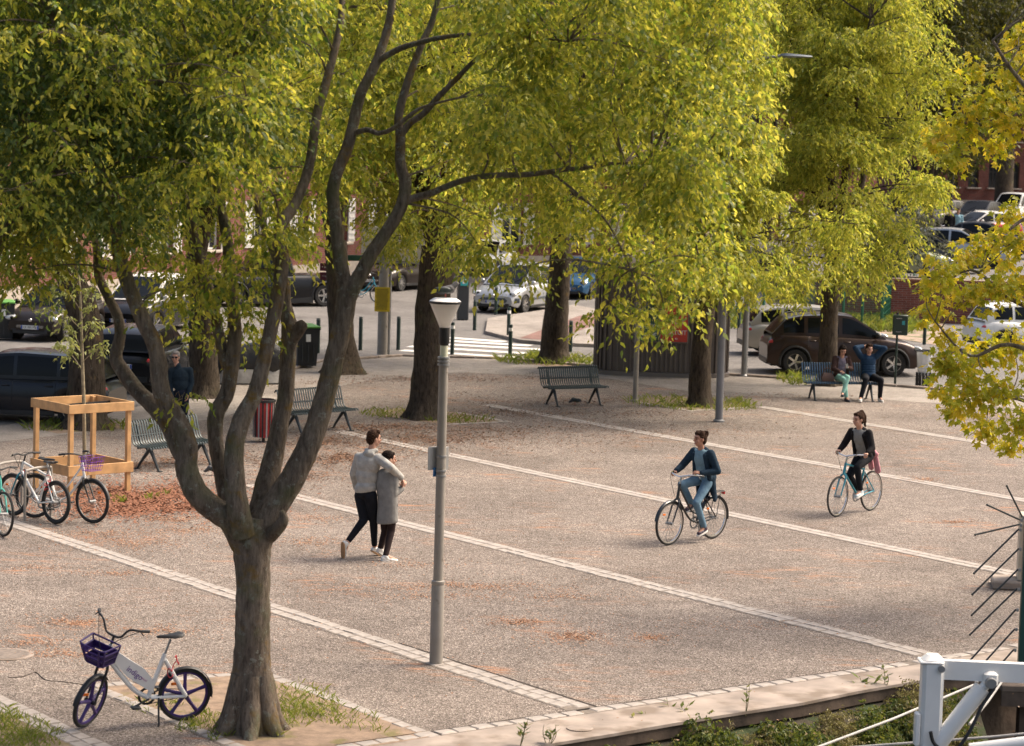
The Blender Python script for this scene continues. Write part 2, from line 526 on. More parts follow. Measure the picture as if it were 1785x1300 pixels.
sett_line(*ext((30, 915), (1020, 1238), 6, 0))
sett_line(*ext((515, 865), (1632, 1146), 1.5, 0))
sett_line(*ext((590, 752), (1745, 996), 0, 3))
sett_line(*ext((850, 706), (1785, 872), 0, 2))
sett_line(*ext((1325, 709), (1785, 784), 0, 2))
sett_line(*ext((0, 1226), (160, 1300), 1, 2))
dk = (kg[2] - kg[1]).normalized()
for i in range(1, 6):
    a, b = kg[i], kg[i + 1]
    d = (b - a).normalized(); n = Vector((-d.y, d.x, 0))
    sett_line(a + n * .09, b + n * .09, 1)
# tree pits edged with setts
PITS = []
def pit(corners, rows_edges, zs=.006):
    c = [G(*p) for p in corners]
    PITS.append(c)
    MB().sheet([(p.x, p.y) for p in c], zs).build('soil_patch', SOIL, None, False)
    o = COL.objects[-1]; tag(o, None, None, kind='structure')
    for (i, j) in rows_edges:
        sett_line(c[i], c[j], 1)
    return c
pitA = pit([(163, 1197), (452, 1172), (757, 1284), (480, 1330)], [(0, 1), (1, 2), (3, 0)])
pitB = pit([(640, 722), (775, 740), (884, 735), (790, 718), (690, 712)], [(1, 2), (2, 3)])
pitC = pit([(1100, 699), (1205, 716), (1319, 709), (1240, 694), (1150, 690)], [(0, 1), (1, 2)])
pitD = pit([(-200, 1180), (0, 1238), (150, 1308), (-200, 1330)], [])
pitE = pit([(890, 630), (960, 640), (1045, 635), (1040, 626), (940, 622)], [])
pitF = pit([(40, 742), (100, 756), (215, 747), (200, 735), (90, 731)], [])
joints.build('sett_bed', MORTAR, plaza, False)
camd = lambda q: (q[0]) ** 2 + (q[1]) ** 2
def in_frame(x, y, m=40):
    d = Vector((x, y, 0)) - CAMP
    k = FPX / d.dot(_F); px = CX + d.dot(_R) * k; py = CY - d.dot(_U) * k
    return -m < px < 1785 + m and -m < py < 1300 + m
SETTS.sort(key=camd)
near = [q for q in SETTS if in_frame(q[0], q[1])][:300]
ns = set(near)
for (x, y, a) in near:
    o = bpy.data.objects.new('sett', random.choice(sett_meshes)); COL.objects.link(o)
    o.parent = plaza; o.location = (x, y, random.uniform(-.003, .004)); o.rotation_euler = (0, 0, a)
rest = MB()
for (x, y, a) in SETTS:
    if (x, y, a) not in ns and y < 75 and in_frame(x, y, 300):
        rest.box((x, y, -.012), (.222, .162, .042), a, None, .01)
tag(rest.build('far_setts', SETT, plaza), None, None, kind='stuff')
# dark strips painted in for the shadow line of raised slab edges
shadow_strip = MB()
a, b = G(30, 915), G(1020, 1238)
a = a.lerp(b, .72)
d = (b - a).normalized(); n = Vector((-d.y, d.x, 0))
shadow_strip.sheet([(p.x, p.y) for p in strip(a, b, .195, .22, 0)], .006)
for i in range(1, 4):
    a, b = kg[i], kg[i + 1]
    shadow_strip.sheet([(p.x, p.y) for p in strip(a, b, .182, .205, 0)], .006)
shadow_strip.build('slab_shadow_strip', CRACK_SHADOW, plaza, False)

# crack in the slab at the left
cr_ = [G(x, y) for x, y in ((14, 1181), (40, 1180), (62, 1172), (78, 1185), (105, 1188), (135, 1192), (160, 1196))]
MB().tube([(p.x, p.y, .001) for p in cr_], .007, 5, True, 3, .4, random).build('crack', CRACK_SHADOW, plaza)
# quay coping, wall, water
cop = MB()
def interp_line(line, y_at):
    pass
co_top = [(p.x, p.y) for p in kg] + [(p.x, p.y) for p in reversed(fg)]
cop = MB().poly(co_top, -.028, .004)
o = cop.build('quay_coping', COPING, None, False); tag(o, 'pale concrete coping along the canal edge', 'coping', kind='structure')
wl = MB()
rows = []
for z, off in ((-.026, .025), (-.16, .03), (-.19, .09), (-.5, .12), (-1.4, .12), (-2.4, .1)):
    rr = []
    pts2 = []
    for i in range(len(fg) - 1):
        for t in range(6):
            pts2.append(fg[i].lerp(fg[i + 1], t / 6))
    for p in pts2:
        rr.append((p.x + random.uniform(-.05, .05) * (z < -.18), p.y + off + random.uniform(-.05, .05) * (z < -.18), z))
    rows.append(rr)
wl.grid(rows[::-1])
o = wl.build('quay_wall', QUAYWALL, None, True); tag(o, 'dark damp quay wall below the coping', 'wall', kind='structure')
k = NT('canal_water')
k.p.inputs['Base Color'].default_value = (.012, .012, .008, 1); k.p.inputs['Roughness'].default_value = .08
k.bump(k.noise(3, 4, .5), .25, .05)
o = MB().sheet([(-60, -30), (70, -30), (70, 48), (-60, 48)], -1.9).build('water', k.m, None, False)
tag(o, None, None, kind='structure')
# bank ledge the weeds grow on
lrow = []
for (px, py) in ((900, 1330), (1010, 1322), (1150, 1300), (1300, 1272), (1420, 1252), (1540, 1226), (1620, 1212)):
    lrow.append(G(px, py, -.55))
lm = MB()
topo = [fg[2], fg[3], fg[4], fg[5], fg[6], fg[7], fg[8]]
r0 = [(p.x, p.y + .2, -.16) for p in topo]
r1 = [(p.x + .05, p.y - .15, -.24 + random.uniform(-.05, .05)) for p in topo]
r2 = [(p.x + .1, p.y - .75, -.62 + random.uniform(-.1, .1)) for p in topo]
r3 = [(p.x + .1, p.y - 1.1, -2.1) for p in topo]
lm.grid([r3, r2, r1, r0])
o = lm.build('bank_ledge', M_('mossy_bank', (.035, .028, .016), .95, 0, .5, 5, bump=.15, bscale=14, dirt=((.03, .045, .012), 3, .5)), None, True); tag(o, None, None, kind='structure')
BANK = (r0, r1, r2)

# road, pavement, far kerbs
def gp(l): return [(G(*p).x, G(*p).y) for p in l]
NEAR_ROAD = [(-500, 790), (0, 742), (110, 727), (300, 700), (420, 668), (560, 630), (700, 621), (880, 626), (1040, 640), (1300, 656), (1500, 669), (1785, 692), (2300, 735)]
road = MB().sheet(gp(NEAR_ROAD) + [(190, 60), (190, 200), (-190, 200), (-190, 60)], .008).build('road', ASPHALT, None, False)
tag(road, 'grey asphalt road behind the square', 'road', kind='structure')
PLZ = [(2300, 770), (1785, 713), (1500, 694), (1250, 690), (1060, 660), (800, 649), (640, 664), (500, 690), (380, 730), (200, 748), (0, 770), (-500, 830)]
pv = MB().sheet(gp(NEAR_ROAD) + gp(PLZ), .004).build('pavement', PAVE, None, False)
tag(pv, 'pale pavement strip between road and square', 'pavement', kind='structure')
kb = MB()
for (p, q) in zip(NEAR_ROAD[4:-1], NEAR_ROAD[5:]):
    a, b = G(*p), G(*q)
    d = (b - a).normalized(); n = Vector((-d.y, d.x, 0))
    L = (b - a).length; t = 0
    while t < L:
        e = min(t + 1.0, L)
        c = a + d * (t + e) / 2
        kb.box((c.x, c.y, .03), (e - t - .02, .16, .07), math.atan2(d.y, d.x), None, .015)
        t += 1.0
o = kb.build('kerb_stones', COPING, pv)
# far traffic island with red path
isl = [(846, 583), (905, 598), (960, 603), (1060, 607), (1060, 548), (1000, 536), (930, 548), (850, 560)]
fi = MB().poly(gp(isl), 0, .11).build('far_pavement', PAVE, None, False)
tag(fi, 'far pavement beside the crossing', 'pavement', kind='structure')
MB().sheet(gp([(905, 596), (960, 600), (1056, 566), (1056, 550), (1010, 556)]), .116).build('cycle_path', REDPATH, fi, False)
for (a, b) in (((700, 611), (905, 624)), ((713, 604), (960, 619)), ((730, 598), (985, 612)), ((748, 592.5), (925, 603)), ((765, 588), (880, 596))):
    a, b = G(*a), G(*b)
    MB().sheet([(p.x, p.y) for p in strip(a, b, -.25, .25, 0)], .014).build('crossing_stripe', WHITEROAD, road, False)
# manhole cover and cover plate in the coping
mh = thing('manhole_cover', 'round worn iron manhole cover at the left edge of the square', 'manhole cover', G(8, 1141))
MB().lathe([(.34, 0), (.34, .008), (.30, .010)], 28).build('rim', COPING, mh)
MB().lathe([(.285, .004), (.285, .012), (.001, .013)], 28).build('lid', M_('worn_iron', (.22, .18, .15), .7, .3, .3, 20, bump=.05, bscale=50), mh)
pl = thing('drain_plate', 'small rusty oval plate set in the canal coping', 'drain cover', G(1011, 1270, .006))
MB().lathe([(.14, 0), (.14, .008), (.11, .012)], 20).build('rim', COPING, pl)
MB().lathe([(.105, .004), (.105, .011), (.001, .012)], 20).build('lid', M_('rusty_iron', (.3, .19, .1), .8, .2, .3, 20), pl)

# raised road on the right with its brick retaining wall
def brick_mat(name, c1, c2, mortar, scale=1.0):
    k = NT(name)
    sp = k.n('ShaderNodeSeparateXYZ'); k.l(k.tc.outputs['Object'], sp.inputs[0])
    ad = k.n('ShaderNodeMath', operation='ADD'); k.l(sp.outputs[0], ad.inputs[0]); k.l(sp.outputs[1], ad.inputs[1])
    cb = k.n('ShaderNodeCombineXYZ'); k.l(ad.outputs[0], cb.inputs[0]); k.l(sp.outputs[2], cb.inputs[1])
    b = k.n('ShaderNodeTexBrick'); k.l(cb.outputs[0], b.inputs['Vector'])
    b.inputs['Scale'].default_value = scale; b.inputs['Brick Width'].default_value = .28; b.inputs['Row Height'].default_value = .075
    b.inputs['Mortar Size'].default_value = .008
    b.inputs['Color1'].default_value = list(c1) + [1]; b.inputs['Color2'].default_value = list(c2) + [1]; b.inputs['Mortar'].default_value = list(mortar) + [1]
    c = k.mix(1.0, b.outputs[0], k.ramp(k.noise(1.2, 5, .6), [(.3, (.75, .72, .7)), (.7, (1.2, 1.2, 1.2))]), 'MULTIPLY')
    k.l(c, k.p.inputs['Base Color']); k.p.inputs['Roughness'].default_value = .9
    k.bump(b.outputs['Fac'], -.4, .01)
    return k.m
BRICK = brick_mat('red_brick', (.20, .052, .036), (.13, .034, .026), (.20, .145, .12))
BRICK2 = brick_mat('orange_brick', (.33, .13, .075), (.25, .09, .055), (.32, .25, .2))
UPZ = 1.4
up = MB().poly([(10.5, 86.4), (60, 86.4), (120, 300), (10.5, 300)], 0.0, UPZ).build('upper_road', ASPHALT, None, False)
tag(up, 'raised road with parked cars behind the brick retaining wall', 'road', kind='structure')
rw = thing('retaining_wall', 'low red brick retaining wall behind the green fence', 'wall', (10.3, 86.0, 0))
MB().box((14, .18, .72), (28, .36, 1.44)).build('brickwork', BRICK, rw, False)
for i in range(28):
    MB().box((i + .5, .18, 1.47), (.985, .44, .07), 0, None, .012).build('coping_stone', BRICK2, rw)
verge = MB().sheet(gp([(1465, 590), (1560, 590), (1640, 604), (1650, 545), (1460, 530)]), .02).build('verge', M_('gravel_verge', (.33, .24, .18), .95, 0, .3, 8, bump=.05, bscale=30, dirt=((.12, .13, .05), 1.5, .5)), None, False)
tag(verge, None, None, kind='structure')

# ------------------------------------------------------------------ buildings
SHUT = M_('white_shutter', (.62, .60, .56), .6)
SILL = M_('stone_sill', (.42, .36, .30), .85, 0, .15, 6)
PANE = M_('window_pane', (.03, .035, .04), .06, 0, .2, 2, spec=.8)
ROOFT = M_('roof_tile', (.30, .13, .075), .85, 0, .3, 6, bump=.05, bscale=20)
DKFRAME = M_('dark_frame', (.05, .045, .04), .6)
def building(name, label, x, y, ang, L, H, dep, mat, bays, floors, ww, wh, z0, sill0, fh, shutters=True, frame=SHUT, roof=True, plinth=.7):
    t = thing(name, label, 'building', (x, y, z0), ang)
    # facade with real openings: piers, spandrels
    wall = MB()
    bw = L / bays
    zs = [0]
    for f in range(floors):
        zs += [sill0 + f * fh, sill0 + f * fh + wh]
    zs.append(H)
    for i in range(bays + 1):
        x0 = 0 if i == 0 else (i - 1) * bw + bw / 2 + ww / 2
        x1 = L if i == bays else i * bw + bw / 2 - ww / 2
        wall.box(((x0 + x1) / 2, .15, H / 2), (x1 - x0, .3, H))
    for i in range(bays):
        xc = i * bw + bw / 2
        for q in range(0, len(zs), 2):
            wall.box((xc, .15, (zs[q] + zs[q + 1]) / 2), (ww, .296, zs[q + 1] - zs[q]))
    wall.box((L / 2, dep / 2 + .3, H / 2), (L - .02, dep - .05, H - .02))
    wall.build('wall', mat, t, False)
    MB().box((L / 2, .1, plinth / 2), (L + .04, .3, plinth)).build('plinth', SILL, t, False)
    MB().box((L / 2, .05, H - .5), (L + .1, .3, .22)).build('cornice', SILL, t, False)
    if roof:
        r = MB()
        r.add([(-.4, -.6, H), (L + .4, -.6, H), (L + .4, dep / 2, H + 2.2), (-.4, dep / 2, H + 2.2), (-.4, dep + .6, H), (L + .4, dep + .6, H)],
              [(0, 1, 2, 3), (3, 2, 5, 4), (0, 3, 4), (1, 5, 2), (0, 4, 5, 1)])
        r.build('roof', ROOFT, t, False)
    fr = MB()
    for sx in (-1, 1): fr.box((sx * (ww / 2 - .035), 0, wh / 2), (.07, .07, wh))
    fr.box((0, 0, wh / 2), (.06, .06, wh)); fr.box((0, 0, .04), (ww, .065, .07)); fr.box((0, 0, wh - .04), (ww, .065, .07)); fr.box((0, 0, wh * .62), (ww, .055, .05))
    frm = fr.mesh('window', False); frm.materials.append(frame)
    pm = MB().box((0, .03, wh / 2), (ww, .02, wh)).mesh('pane', False); pm.materials.append(PANE)
    sm = MB().box((0, -.26, -.05), (ww + .25, .4, .1), 0, None, .02).mesh('sill', True); sm.materials.append(SILL)
    sh = MB().box((0, 0, wh / 2), (ww / 2, .05, wh))
    for q in range(8): sh.box((0, -.03, wh * (q + .5) / 8), (ww / 2 - .1, .03, .05))
    shm = sh.mesh('shutter', False); shm.materials.append(SHUT)
    for i in range(bays):
        for f in range(floors):
            xc = i * bw + bw / 2; z = sill0 + f * fh
            wd = bpy.data.objects.new('window', frm); COL.objects.link(wd); wd.parent = t; wd.location = (xc, .2, z)
            for nm, me in (('pane', pm), ('sill', sm)):
                o = bpy.data.objects.new(nm, me); COL.objects.link(o); o.parent = wd
            if shutters:
                for sx in (-1, 1):
                    o = bpy.data.objects.new('shutter', shm); COL.objects.link(o); o.parent = wd
                    o.location = (sx * ww * .77, -.24, 0)
    return t
a = G(-60, 545); b = G(690, 478)
dv = b - a
building('brick_house', 'red brick house with white louvred shutters behind the parked cars', a.x, a.y, math.atan2(dv.y, dv.x), dv.length, 8.5, 9, BRICK, 9, 2, 1.05, 1.75, 0, 1.5, 3.6)
building('brick_terrace', 'long red brick house row behind the silver people carrier', b.x + .8, b.y + 1.5, math.atan2(dv.y, dv.x) - .55, 26, 9.5, 9, BRICK, 8, 2, 1.1, 1.8, 0, 1.2, 3.6)
building('brick_block', 'distant dark red brick building with narrow windows at right', 27.0, 178, R(14), 14, 11, 10, BRICK, 9, 3, .8, 1.8, UPZ, 1.6, 3.3, False, DKFRAME)
building('warehouse_front', 'distant tan brick front with tall dark windows at far right', 40.9, 181.5, R(9), 18, 12, 10, BRICK2, 5, 2, 2.2, 3.3, UPZ, 1.5, 5.0, False, DKFRAME)
# ================================================================== vegetation
def leaf_arrays(o, h, rng, n_leaf, sl, l, wd, droop=.55, six=True, up=.4):
    """o: spray origins (S,3); h: spray directions. Returns verts, tris of all leaves."""
    Sn = len(o)
    t = (np.arange(n_leaf) + .5) / n_leaf
    sl = sl * rng.uniform(.6, 1.3, (Sn, 1))
    pos = o[:, None, :] + h[:, None, :] * (sl * t)[:, :, None]
    pos[:, :, 2] -= droop * sl * t ** 2
    side = np.cross(h, [0, 0, 1.0]); side /= np.linalg.norm(side, axis=1, keepdims=True) + 1e-6
    sg = np.where(np.arange(n_leaf) % 2 == 0, 1.0, -1.0)
    ax = np.zeros_like(pos)
    ax += side[:, None, :] * sg[None, :, None] * .45 + h[:, None, :] * .4
    ax[:, :, 2] -= .75
    ax += rng.normal(0, .3, ax.shape)
    ax = ax.reshape(-1, 3); pos = pos.reshape(-1, 3)
    ax /= np.linalg.norm(ax, axis=1, keepdims=True) + 1e-6
    nn = rng.normal(0, .7, ax.shape); nn[:, 2] += up
    nn -= ax * (nn * ax).sum(1, keepdims=True)
    nn /= np.linalg.norm(nn, axis=1, keepdims=True) + 1e-6
    bb = np.cross(ax, nn)
    N = len(pos)
    ll = l * rng.uniform(.5, 1.35, (N, 1)); ww = wd * rng.uniform(.65, 1.25, (N, 1)) * np.clip(ll / l, .7, 1.2)
    curl = nn * ll * rng.uniform(.0, .34, (N, 1))
    if six:
        v = np.stack([pos, pos + ax * ll * .32 + bb * ww * .5 + curl * .6, pos + ax * ll * .32 - bb * ww * .5 + curl * .6,
                      pos + ax * ll * .66 + bb * ww * .3 + curl * .4, pos + ax * ll * .66 - bb * ww * .3 + curl * .4, pos + ax * ll - curl], 1)
        f = np.array([[0, 2, 1], [1, 2, 4], [1, 4, 3], [3, 4, 5]])
    else:
        v = np.stack([pos, pos + ax * ll * .42 + bb * ww * .5 + curl, pos + ax * ll, pos + ax * ll * .42 - bb * ww * .5 + curl], 1)
        f = np.array([[0, 1, 2], [0, 2, 3]])
    kk = v.shape[1]
    F = (np.arange(N) * kk)[:, None, None] + f[None]
    return v.reshape(-1, 3), F.reshape(-1, 3)
def clump_sprays(clumps, per, rng, shell=.45, outk=.8):
    """clumps: list of (centre, (rx,ry,rz), weight)"""
    os_, hs = [], []
    for c, r, wgt in clumps:
        n = max(int(per * wgt), 3)
        d = rng.normal(0, 1, (n, 3)); d /= np.linalg.norm(d, axis=1, keepdims=True)
        rad = rng.uniform(0, 1, (n, 1)) ** shell
        p = np.array(c) + d * rad * np.array(r)
        h = d * outk + rng.normal(0, .5, (n, 3)); h[:, 2] = h[:, 2] * .35 + .05
        h /= np.linalg.norm(h, axis=1, keepdims=True) + 1e-6
        os_.append(p); hs.append(h)
    return np.concatenate(os_), np.concatenate(hs)
def crown(parent, clumps, per, rng, mat, l=.075, wd=.032, n_leaf=9, sl=.42, six=True, name='crown', shell=.45, droop=.55):
    o, h = clump_sprays(clumps, per, rng, shell)
    v, f = leaf_arrays(o, h, rng, n_leaf, sl, l, wd, droop, six)
    me = np_mesh(name, v, f)
    ob = link_mesh(name, me, mat, parent)
    tag(ob, kind='stuff')
    return ob
def limb(mb, pts, rs, n=9, k=5, rnd=random, jit=.045):
    mb.tube(pts, rs, n, True, k, jit, rnd)
    return catmull(pts, 4)
def twigs(mb, nodes, clumps, rnd, r0=.016, r1=.005, sag=.25, n=5):
    nd = np.array([tuple(p) for p in nodes])
    for c, r, wgt in clumps:
        c = Vector(c)
        d = np.linalg.norm(nd - np.array(c), axis=1) + np.maximum(nd[:, 2] - c.z, 0) * .6
        p = Vector(nd[int(np.argmin(d))])
        e = c - p
        L = e.length
        if L < .05: continue
        side = Vector((rnd.uniform(-.18, .18), rnd.uniform(-.18, .18), 0)) * L
        q = [p, p + e * .35 + side + Vector((0, 0, sag * L * .4)), p + e * .7 + side * .6 + Vector((0, 0, sag * L * .35)), c]
        mb.tube(q, [r0 * (1 + .25 * L), r0, r0 * .7, r1], n, True, 3)
        for j in range(3):
            a = Vector((rnd.gauss(0, 1), rnd.gauss(0, 1), rnd.gauss(-.1, .6))).normalized()
            en = c + Vector((a.x * r[0], a.y * r[1], a.z * r[2])) * .9
            mb.tube([c.lerp(p, .15 * j), c.lerp(en, .5) + Vector((0, 0, .06)), en], [r1 * 1.2, r1, r1 * .5], 4, True, 2)

# ------------------------------------------------------------------ the big foreground tree, traced limb by limb
YF = G(437, 1275).y
def limb_px(tab, Y0=YF):
    """tab rows: px, py, depth offset, width in px"""
    pts = [PY(a, b, Y0 + dy) for a, b, dy, wd in tab]
    rs = [wd * .87 / 2 * mpp(Y0 + dy) for a, b, dy, wd in tab]
    return pts, rs
FGT = {
 'trunk': [(434, 1290, 0, 116), (435, 1262, 0, 98), (438, 1200, 0, 82), (440, 1120, 0, 73), (441, 1040, 0, 69), (440, 980, 0, 73), (438, 935, 0, 84), (440, 900, 0, 80)],
 'A': [(428, 950, 0, 60), (403, 907, -.1, 54), (372, 886, -.15, 50), (342, 858, -.2, 48), (325, 815, -.2, 46), (325, 776, -.2, 44), (308, 730, -.2, 40), (282, 685, -.2, 37), (272, 610, -.25, 33), (246, 551, -.3, 31), (222, 491, -.3, 30), (207, 440, -.35, 27), (203, 400, -.4, 24), (185, 320, -.6, 19), (150, 230, -.8, 14), (120, 120, -1, 10), (90, 30, -1.2, 7)],
 'B': [(322, 800, -.15, 34), (310, 781, 0, 34), (295, 745, .1, 32), (270, 712, .2, 32), (237, 678, .3, 31), (215, 648, .35, 30), (202, 622, .4, 27), (209, 586, .4, 23), (206, 555, .45, 21), (190, 520, .5, 20), (172, 480, .55, 18), (168, 430, .6, 16), (150, 350, .9, 12), (110, 260, 1.2, 9)],
 'C': [(405, 900, .1, 40), (396, 872, .15, 34), (385, 819, .2, 32), (376, 768, .2, 31), (377, 722, .2, 34), (396, 684, .2, 32), (404, 632, .2, 31), (409, 582, .2, 29), (406, 531, .2, 26), (400, 475, .25, 25), (396, 418, .3, 23), (380, 340, .4, 18), (350, 250, .5, 13), (330, 150, .6, 10), (320, 40, .6, 7)],
 'D': [(396, 640, .2, 24), (386, 602, .25, 24), (374, 546, .3, 22), (362, 506, .35, 22), (348, 468, .4, 20), (345, 430, .45, 18), (330, 360, .7, 13), (290, 280, 1.0, 9)],
 'F': [(425, 930, -.15, 50), (414, 882, -.25, 46), (409, 831, -.25, 42), (408, 785, -.25, 40), (420, 735, -.25, 38), (446, 682, -.2, 32), (464, 610, -.2, 30), (476, 556, -.2, 29), (488, 493, -.2, 28), (492, 443, -.2, 27), (486, 400, -.15, 25), (516, 352, 0, 21), (540, 284, .1, 20), (552, 202, .2, 19), (571, 134, .3, 17), (592, 50, .4, 14), (598, -10, .5, 12), (620, -120, .6, 8)],
 'Gg': [(450, 920, .15, 60), (462, 860, .2, 52), (476, 800, .3, 42), (488, 740, .35, 36), (498, 690, .4, 34), (502, 620, .4, 33), (505, 575, .4, 36), (498, 530, .4, 24), (495, 490, .4, 20), (470, 420, .6, 16), (440, 330, .8, 12), (430, 220, 1.0, 9)],
 'stub': [(500, 600, .4, 30), (515, 582, .35, 28), (527, 566, .3, 24), (531, 561, .3, 14)],
 'H': [(445, 950, 0, 66), (472, 893, 0, 58), (510, 833, 0, 52), (543, 765, .05, 47), (564, 700, .1, 43), (581, 632, .1, 41), (598, 560, .1, 40), (606, 505, .1, 44)],
 'H1': [(605, 520, .1, 36), (594, 460, .1, 30), (587, 405, .1, 27), (580, 340, .1, 26), (587, 302, .1, 25), (607, 252, .15, 24), (621, 192, .2, 23), (632, 156, .2, 21), (658, 104, .25, 20), (677, 44, .3, 17), (685, -10, .3, 15), (700, -120, .3, 10)],
 'H1a': [(655, 110, .25, 15), (670, 99, .2, 13), (700, 83, .1, 12), (731, 74, 0, 11), (765, 66, -.1, 10), (819, 60, -.3, 8), (900, 62, -.6, 6), (990, 72, -.9, 4)],
 'H1b': [(618, 232, .15, 12), (640, 226, .05, 11), (661, 232, 0, 10), (688, 222, -.1, 9), (718, 198, -.2, 8), (742, 185, -.3, 6), (800, 170, -.5, 4)],
 'H2': [(608, 512, .1, 38), (627, 481, .1, 32), (647, 443, .1, 29), (668, 412, .1, 27), (690, 378, .1, 26), (704, 345, .1, 26), (706, 316, .1, 26), (698, 284, .1, 22), (698, 235, .1, 20), (695, 202, .1, 18), (711, 141, .1, 16), (735, 77, .15, 14), (753, 38, .2, 13), (766, -10, .2, 11), (800, -120, .3, 8)],
 'H2a': [(702, 232, .1, 15), (715, 214, .1, 14), (738, 198, .1, 13), (765, 168, 0, 12), (799, 134, -.1, 11), (829, 104, -.2, 9), (880, 70, -.4, 7), (950, 20, -.6, 5)],
 'H2b': [(704, 350, .1, 19), (722, 345, .1, 16), (752, 336, 0, 14), (802, 316, -.1, 12.5), (853, 306, -.15, 12), (920, 304, -.2, 11), (980, 296, -.2, 9.5), (1025, 292, -.2, 8.5), (1088, 284, -.2, 7), (1150, 300, -.2, 5), (1205, 345, -.2, 4), (1230, 410, -.2, 3)],
 'H2c': [(960, 300, -.2, 6), (1010, 340, -.3, 5), (1060, 390, -.3, 4), (1100, 470, -.3, 3)],
 'knob': [(470, 935, -.05, 30), (485, 920, -.2, 28), (494, 905, -.3, 22), (490, 890, -.32, 10)],
}
ft = thing('foreground_tree', 'large many-stemmed hackberry tree with grey lichened bark beside the white and purple bicycle', 'tree', G(437, 1275))
base = ft.location.copy()
tr = MB(); nodes = []
for nm, tab in FGT.items():
    p, r_ = limb_px(tab)
    p = [q - base for q in p]
    c = limb(tr, p, r_, 14 if nm in ('trunk', 'A', 'H', 'F') else 10, 5, random, .04)
    if nm not in ('trunk', 'stub', 'knob', 'H'): nodes += c[len(c) // 3:]
for a in (20, 95, 160, 215, 275, 330):     # root flare
    u = Vector((math.cos(R(a)), math.sin(R(a)), 0))
    tr.tube([u * .12 + Vector((0, 0, .6)), u * .19 + Vector((0, 0, .25)), u * .30 + Vector((0, 0, .04)), u * .42 + Vector((0, 0, -.06))], [.10, .11, .085, .05], 8, True, 3, .05, random)
rnd = random.Random(5)
rg = np.random.default_rng(5)
clL, clR = [], []
def addc(lst, px, py, dy, rpx, wgt=1.0, fl=.8):
    if 700 < px < 1090 and abs(py - np.interp(px, [700, 752, 853, 980, 1088], [355, 336, 306, 296, 284])) < 52: dy = abs(dy) * .6 + .55
    rm = rpx * mpp(YF)
    lst.append((tuple(PY(px, py, YF + dy) - base), (rm, rm * 1.1, rm * fl), wgt))
for x in range(-40, 600, 74):              # left side of the crown
    for y in range(-150, 400, 66):
        lim = 385 if x < 180 else (370 if x < 430 else 300)
        if y > lim - rnd.uniform(0, 60): continue
        if rnd.random() < .10: continue
        addc(clL, x + rnd.uniform(-30, 30), y + rnd.uniform(-26, 26), rnd.uniform(-2.4, 2.0) if x < 500 else rnd.uniform(.6, 2.2), rnd.uniform(48, 76), rnd.uniform(.4, .8))
for (x, y, r_, w_) in ((310, 455, 48, .8), (300, 520, 34, .45), (345, 500, 36, .5), (410, 470, 46, .75), (432, 540, 30, .4), (425, 580, 20, .25), (120, 420, 60, .9), (30, 430, 60, .9), (510, 410, 46, .6), (455, 410, 44, .7), (250, 430, 40, .6), (330, 585, 14, .1), (317, 695, 16, .12), (60, 470, 40, .5)):
    addc(clL, x, y, rnd.uniform(-.6, .6), r_, w_)
def low_edge(x):
    return np.interp(x, [600, 700, 760, 820, 880, 950, 1010, 1060, 1110, 1160, 1210, 1245, 1290, 1330], [120, 150, 260, 420, 455, 440, 470, 515, 535, 540, 520, 470, 230, 150])
for x in range(600, 1305, 62):
    for y in range(-150, 600, 60):
        if y > low_edge(x) - 40: continue
        if x < 760 and rnd.random() < .5: continue
        if 700 < x < 1000 and 330 < y < 400 and rnd.random() < .5: continue
        if rnd.random() < .14: continue
        addc(clR, x + rnd.uniform(-26, 26), y + rnd.uniform(-24, 24), rnd.uniform(-1.7, 1.5) if x > 840 else rnd.uniform(.6, 2.2), rnd.uniform(42, 68), rnd.uniform(.6, 1.2))
for (x, y, r_, w_) in ((840, 440, 30, .5), (905, 470, 22, .3), (1060, 535, 24, .3), (1120, 540, 22, .25), (1160, 560, 16, .15), (1195, 545, 22, .25), (1225, 470, 30, .5), (1230, 300, 30, .5), (1240, 420, 26, .4), (640, 210, 40, .5), (620, 280, 34, .5), (560, 300, 40, .6), (600, 130, 40, .5), (660, 20, 40, .5), (540, 340, 36, .5), (575, 220, 36, .45)):
    addc(clR, x, y, rnd.uniform(-.5, .5) if x > 800 else rnd.uniform(.6, 1.2), r_, w_)
twigs(tr, nodes, clL + clR, rnd, .010, .0035, .2, 5)
tr.build('trunk', BARK, ft, True, 60)
crown(ft, clL + clR, 68, rg, LEAF, .080, .036, 9, .34, droop=.75)

# ------------------------------------------------------------------ a second near tree, its trunk outside the frame at the left
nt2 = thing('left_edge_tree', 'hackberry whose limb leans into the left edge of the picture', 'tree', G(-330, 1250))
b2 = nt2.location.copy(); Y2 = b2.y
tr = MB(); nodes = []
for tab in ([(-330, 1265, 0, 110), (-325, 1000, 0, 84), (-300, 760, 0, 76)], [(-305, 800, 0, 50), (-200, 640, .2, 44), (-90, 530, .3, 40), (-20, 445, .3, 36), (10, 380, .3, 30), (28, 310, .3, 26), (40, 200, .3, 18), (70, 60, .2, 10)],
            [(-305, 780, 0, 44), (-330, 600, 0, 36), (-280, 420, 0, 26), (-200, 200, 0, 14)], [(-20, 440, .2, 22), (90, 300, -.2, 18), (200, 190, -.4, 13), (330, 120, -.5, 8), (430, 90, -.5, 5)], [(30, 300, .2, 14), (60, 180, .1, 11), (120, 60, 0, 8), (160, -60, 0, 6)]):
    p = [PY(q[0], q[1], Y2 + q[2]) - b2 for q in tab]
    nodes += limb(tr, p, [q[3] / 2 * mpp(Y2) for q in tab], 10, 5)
cl = []
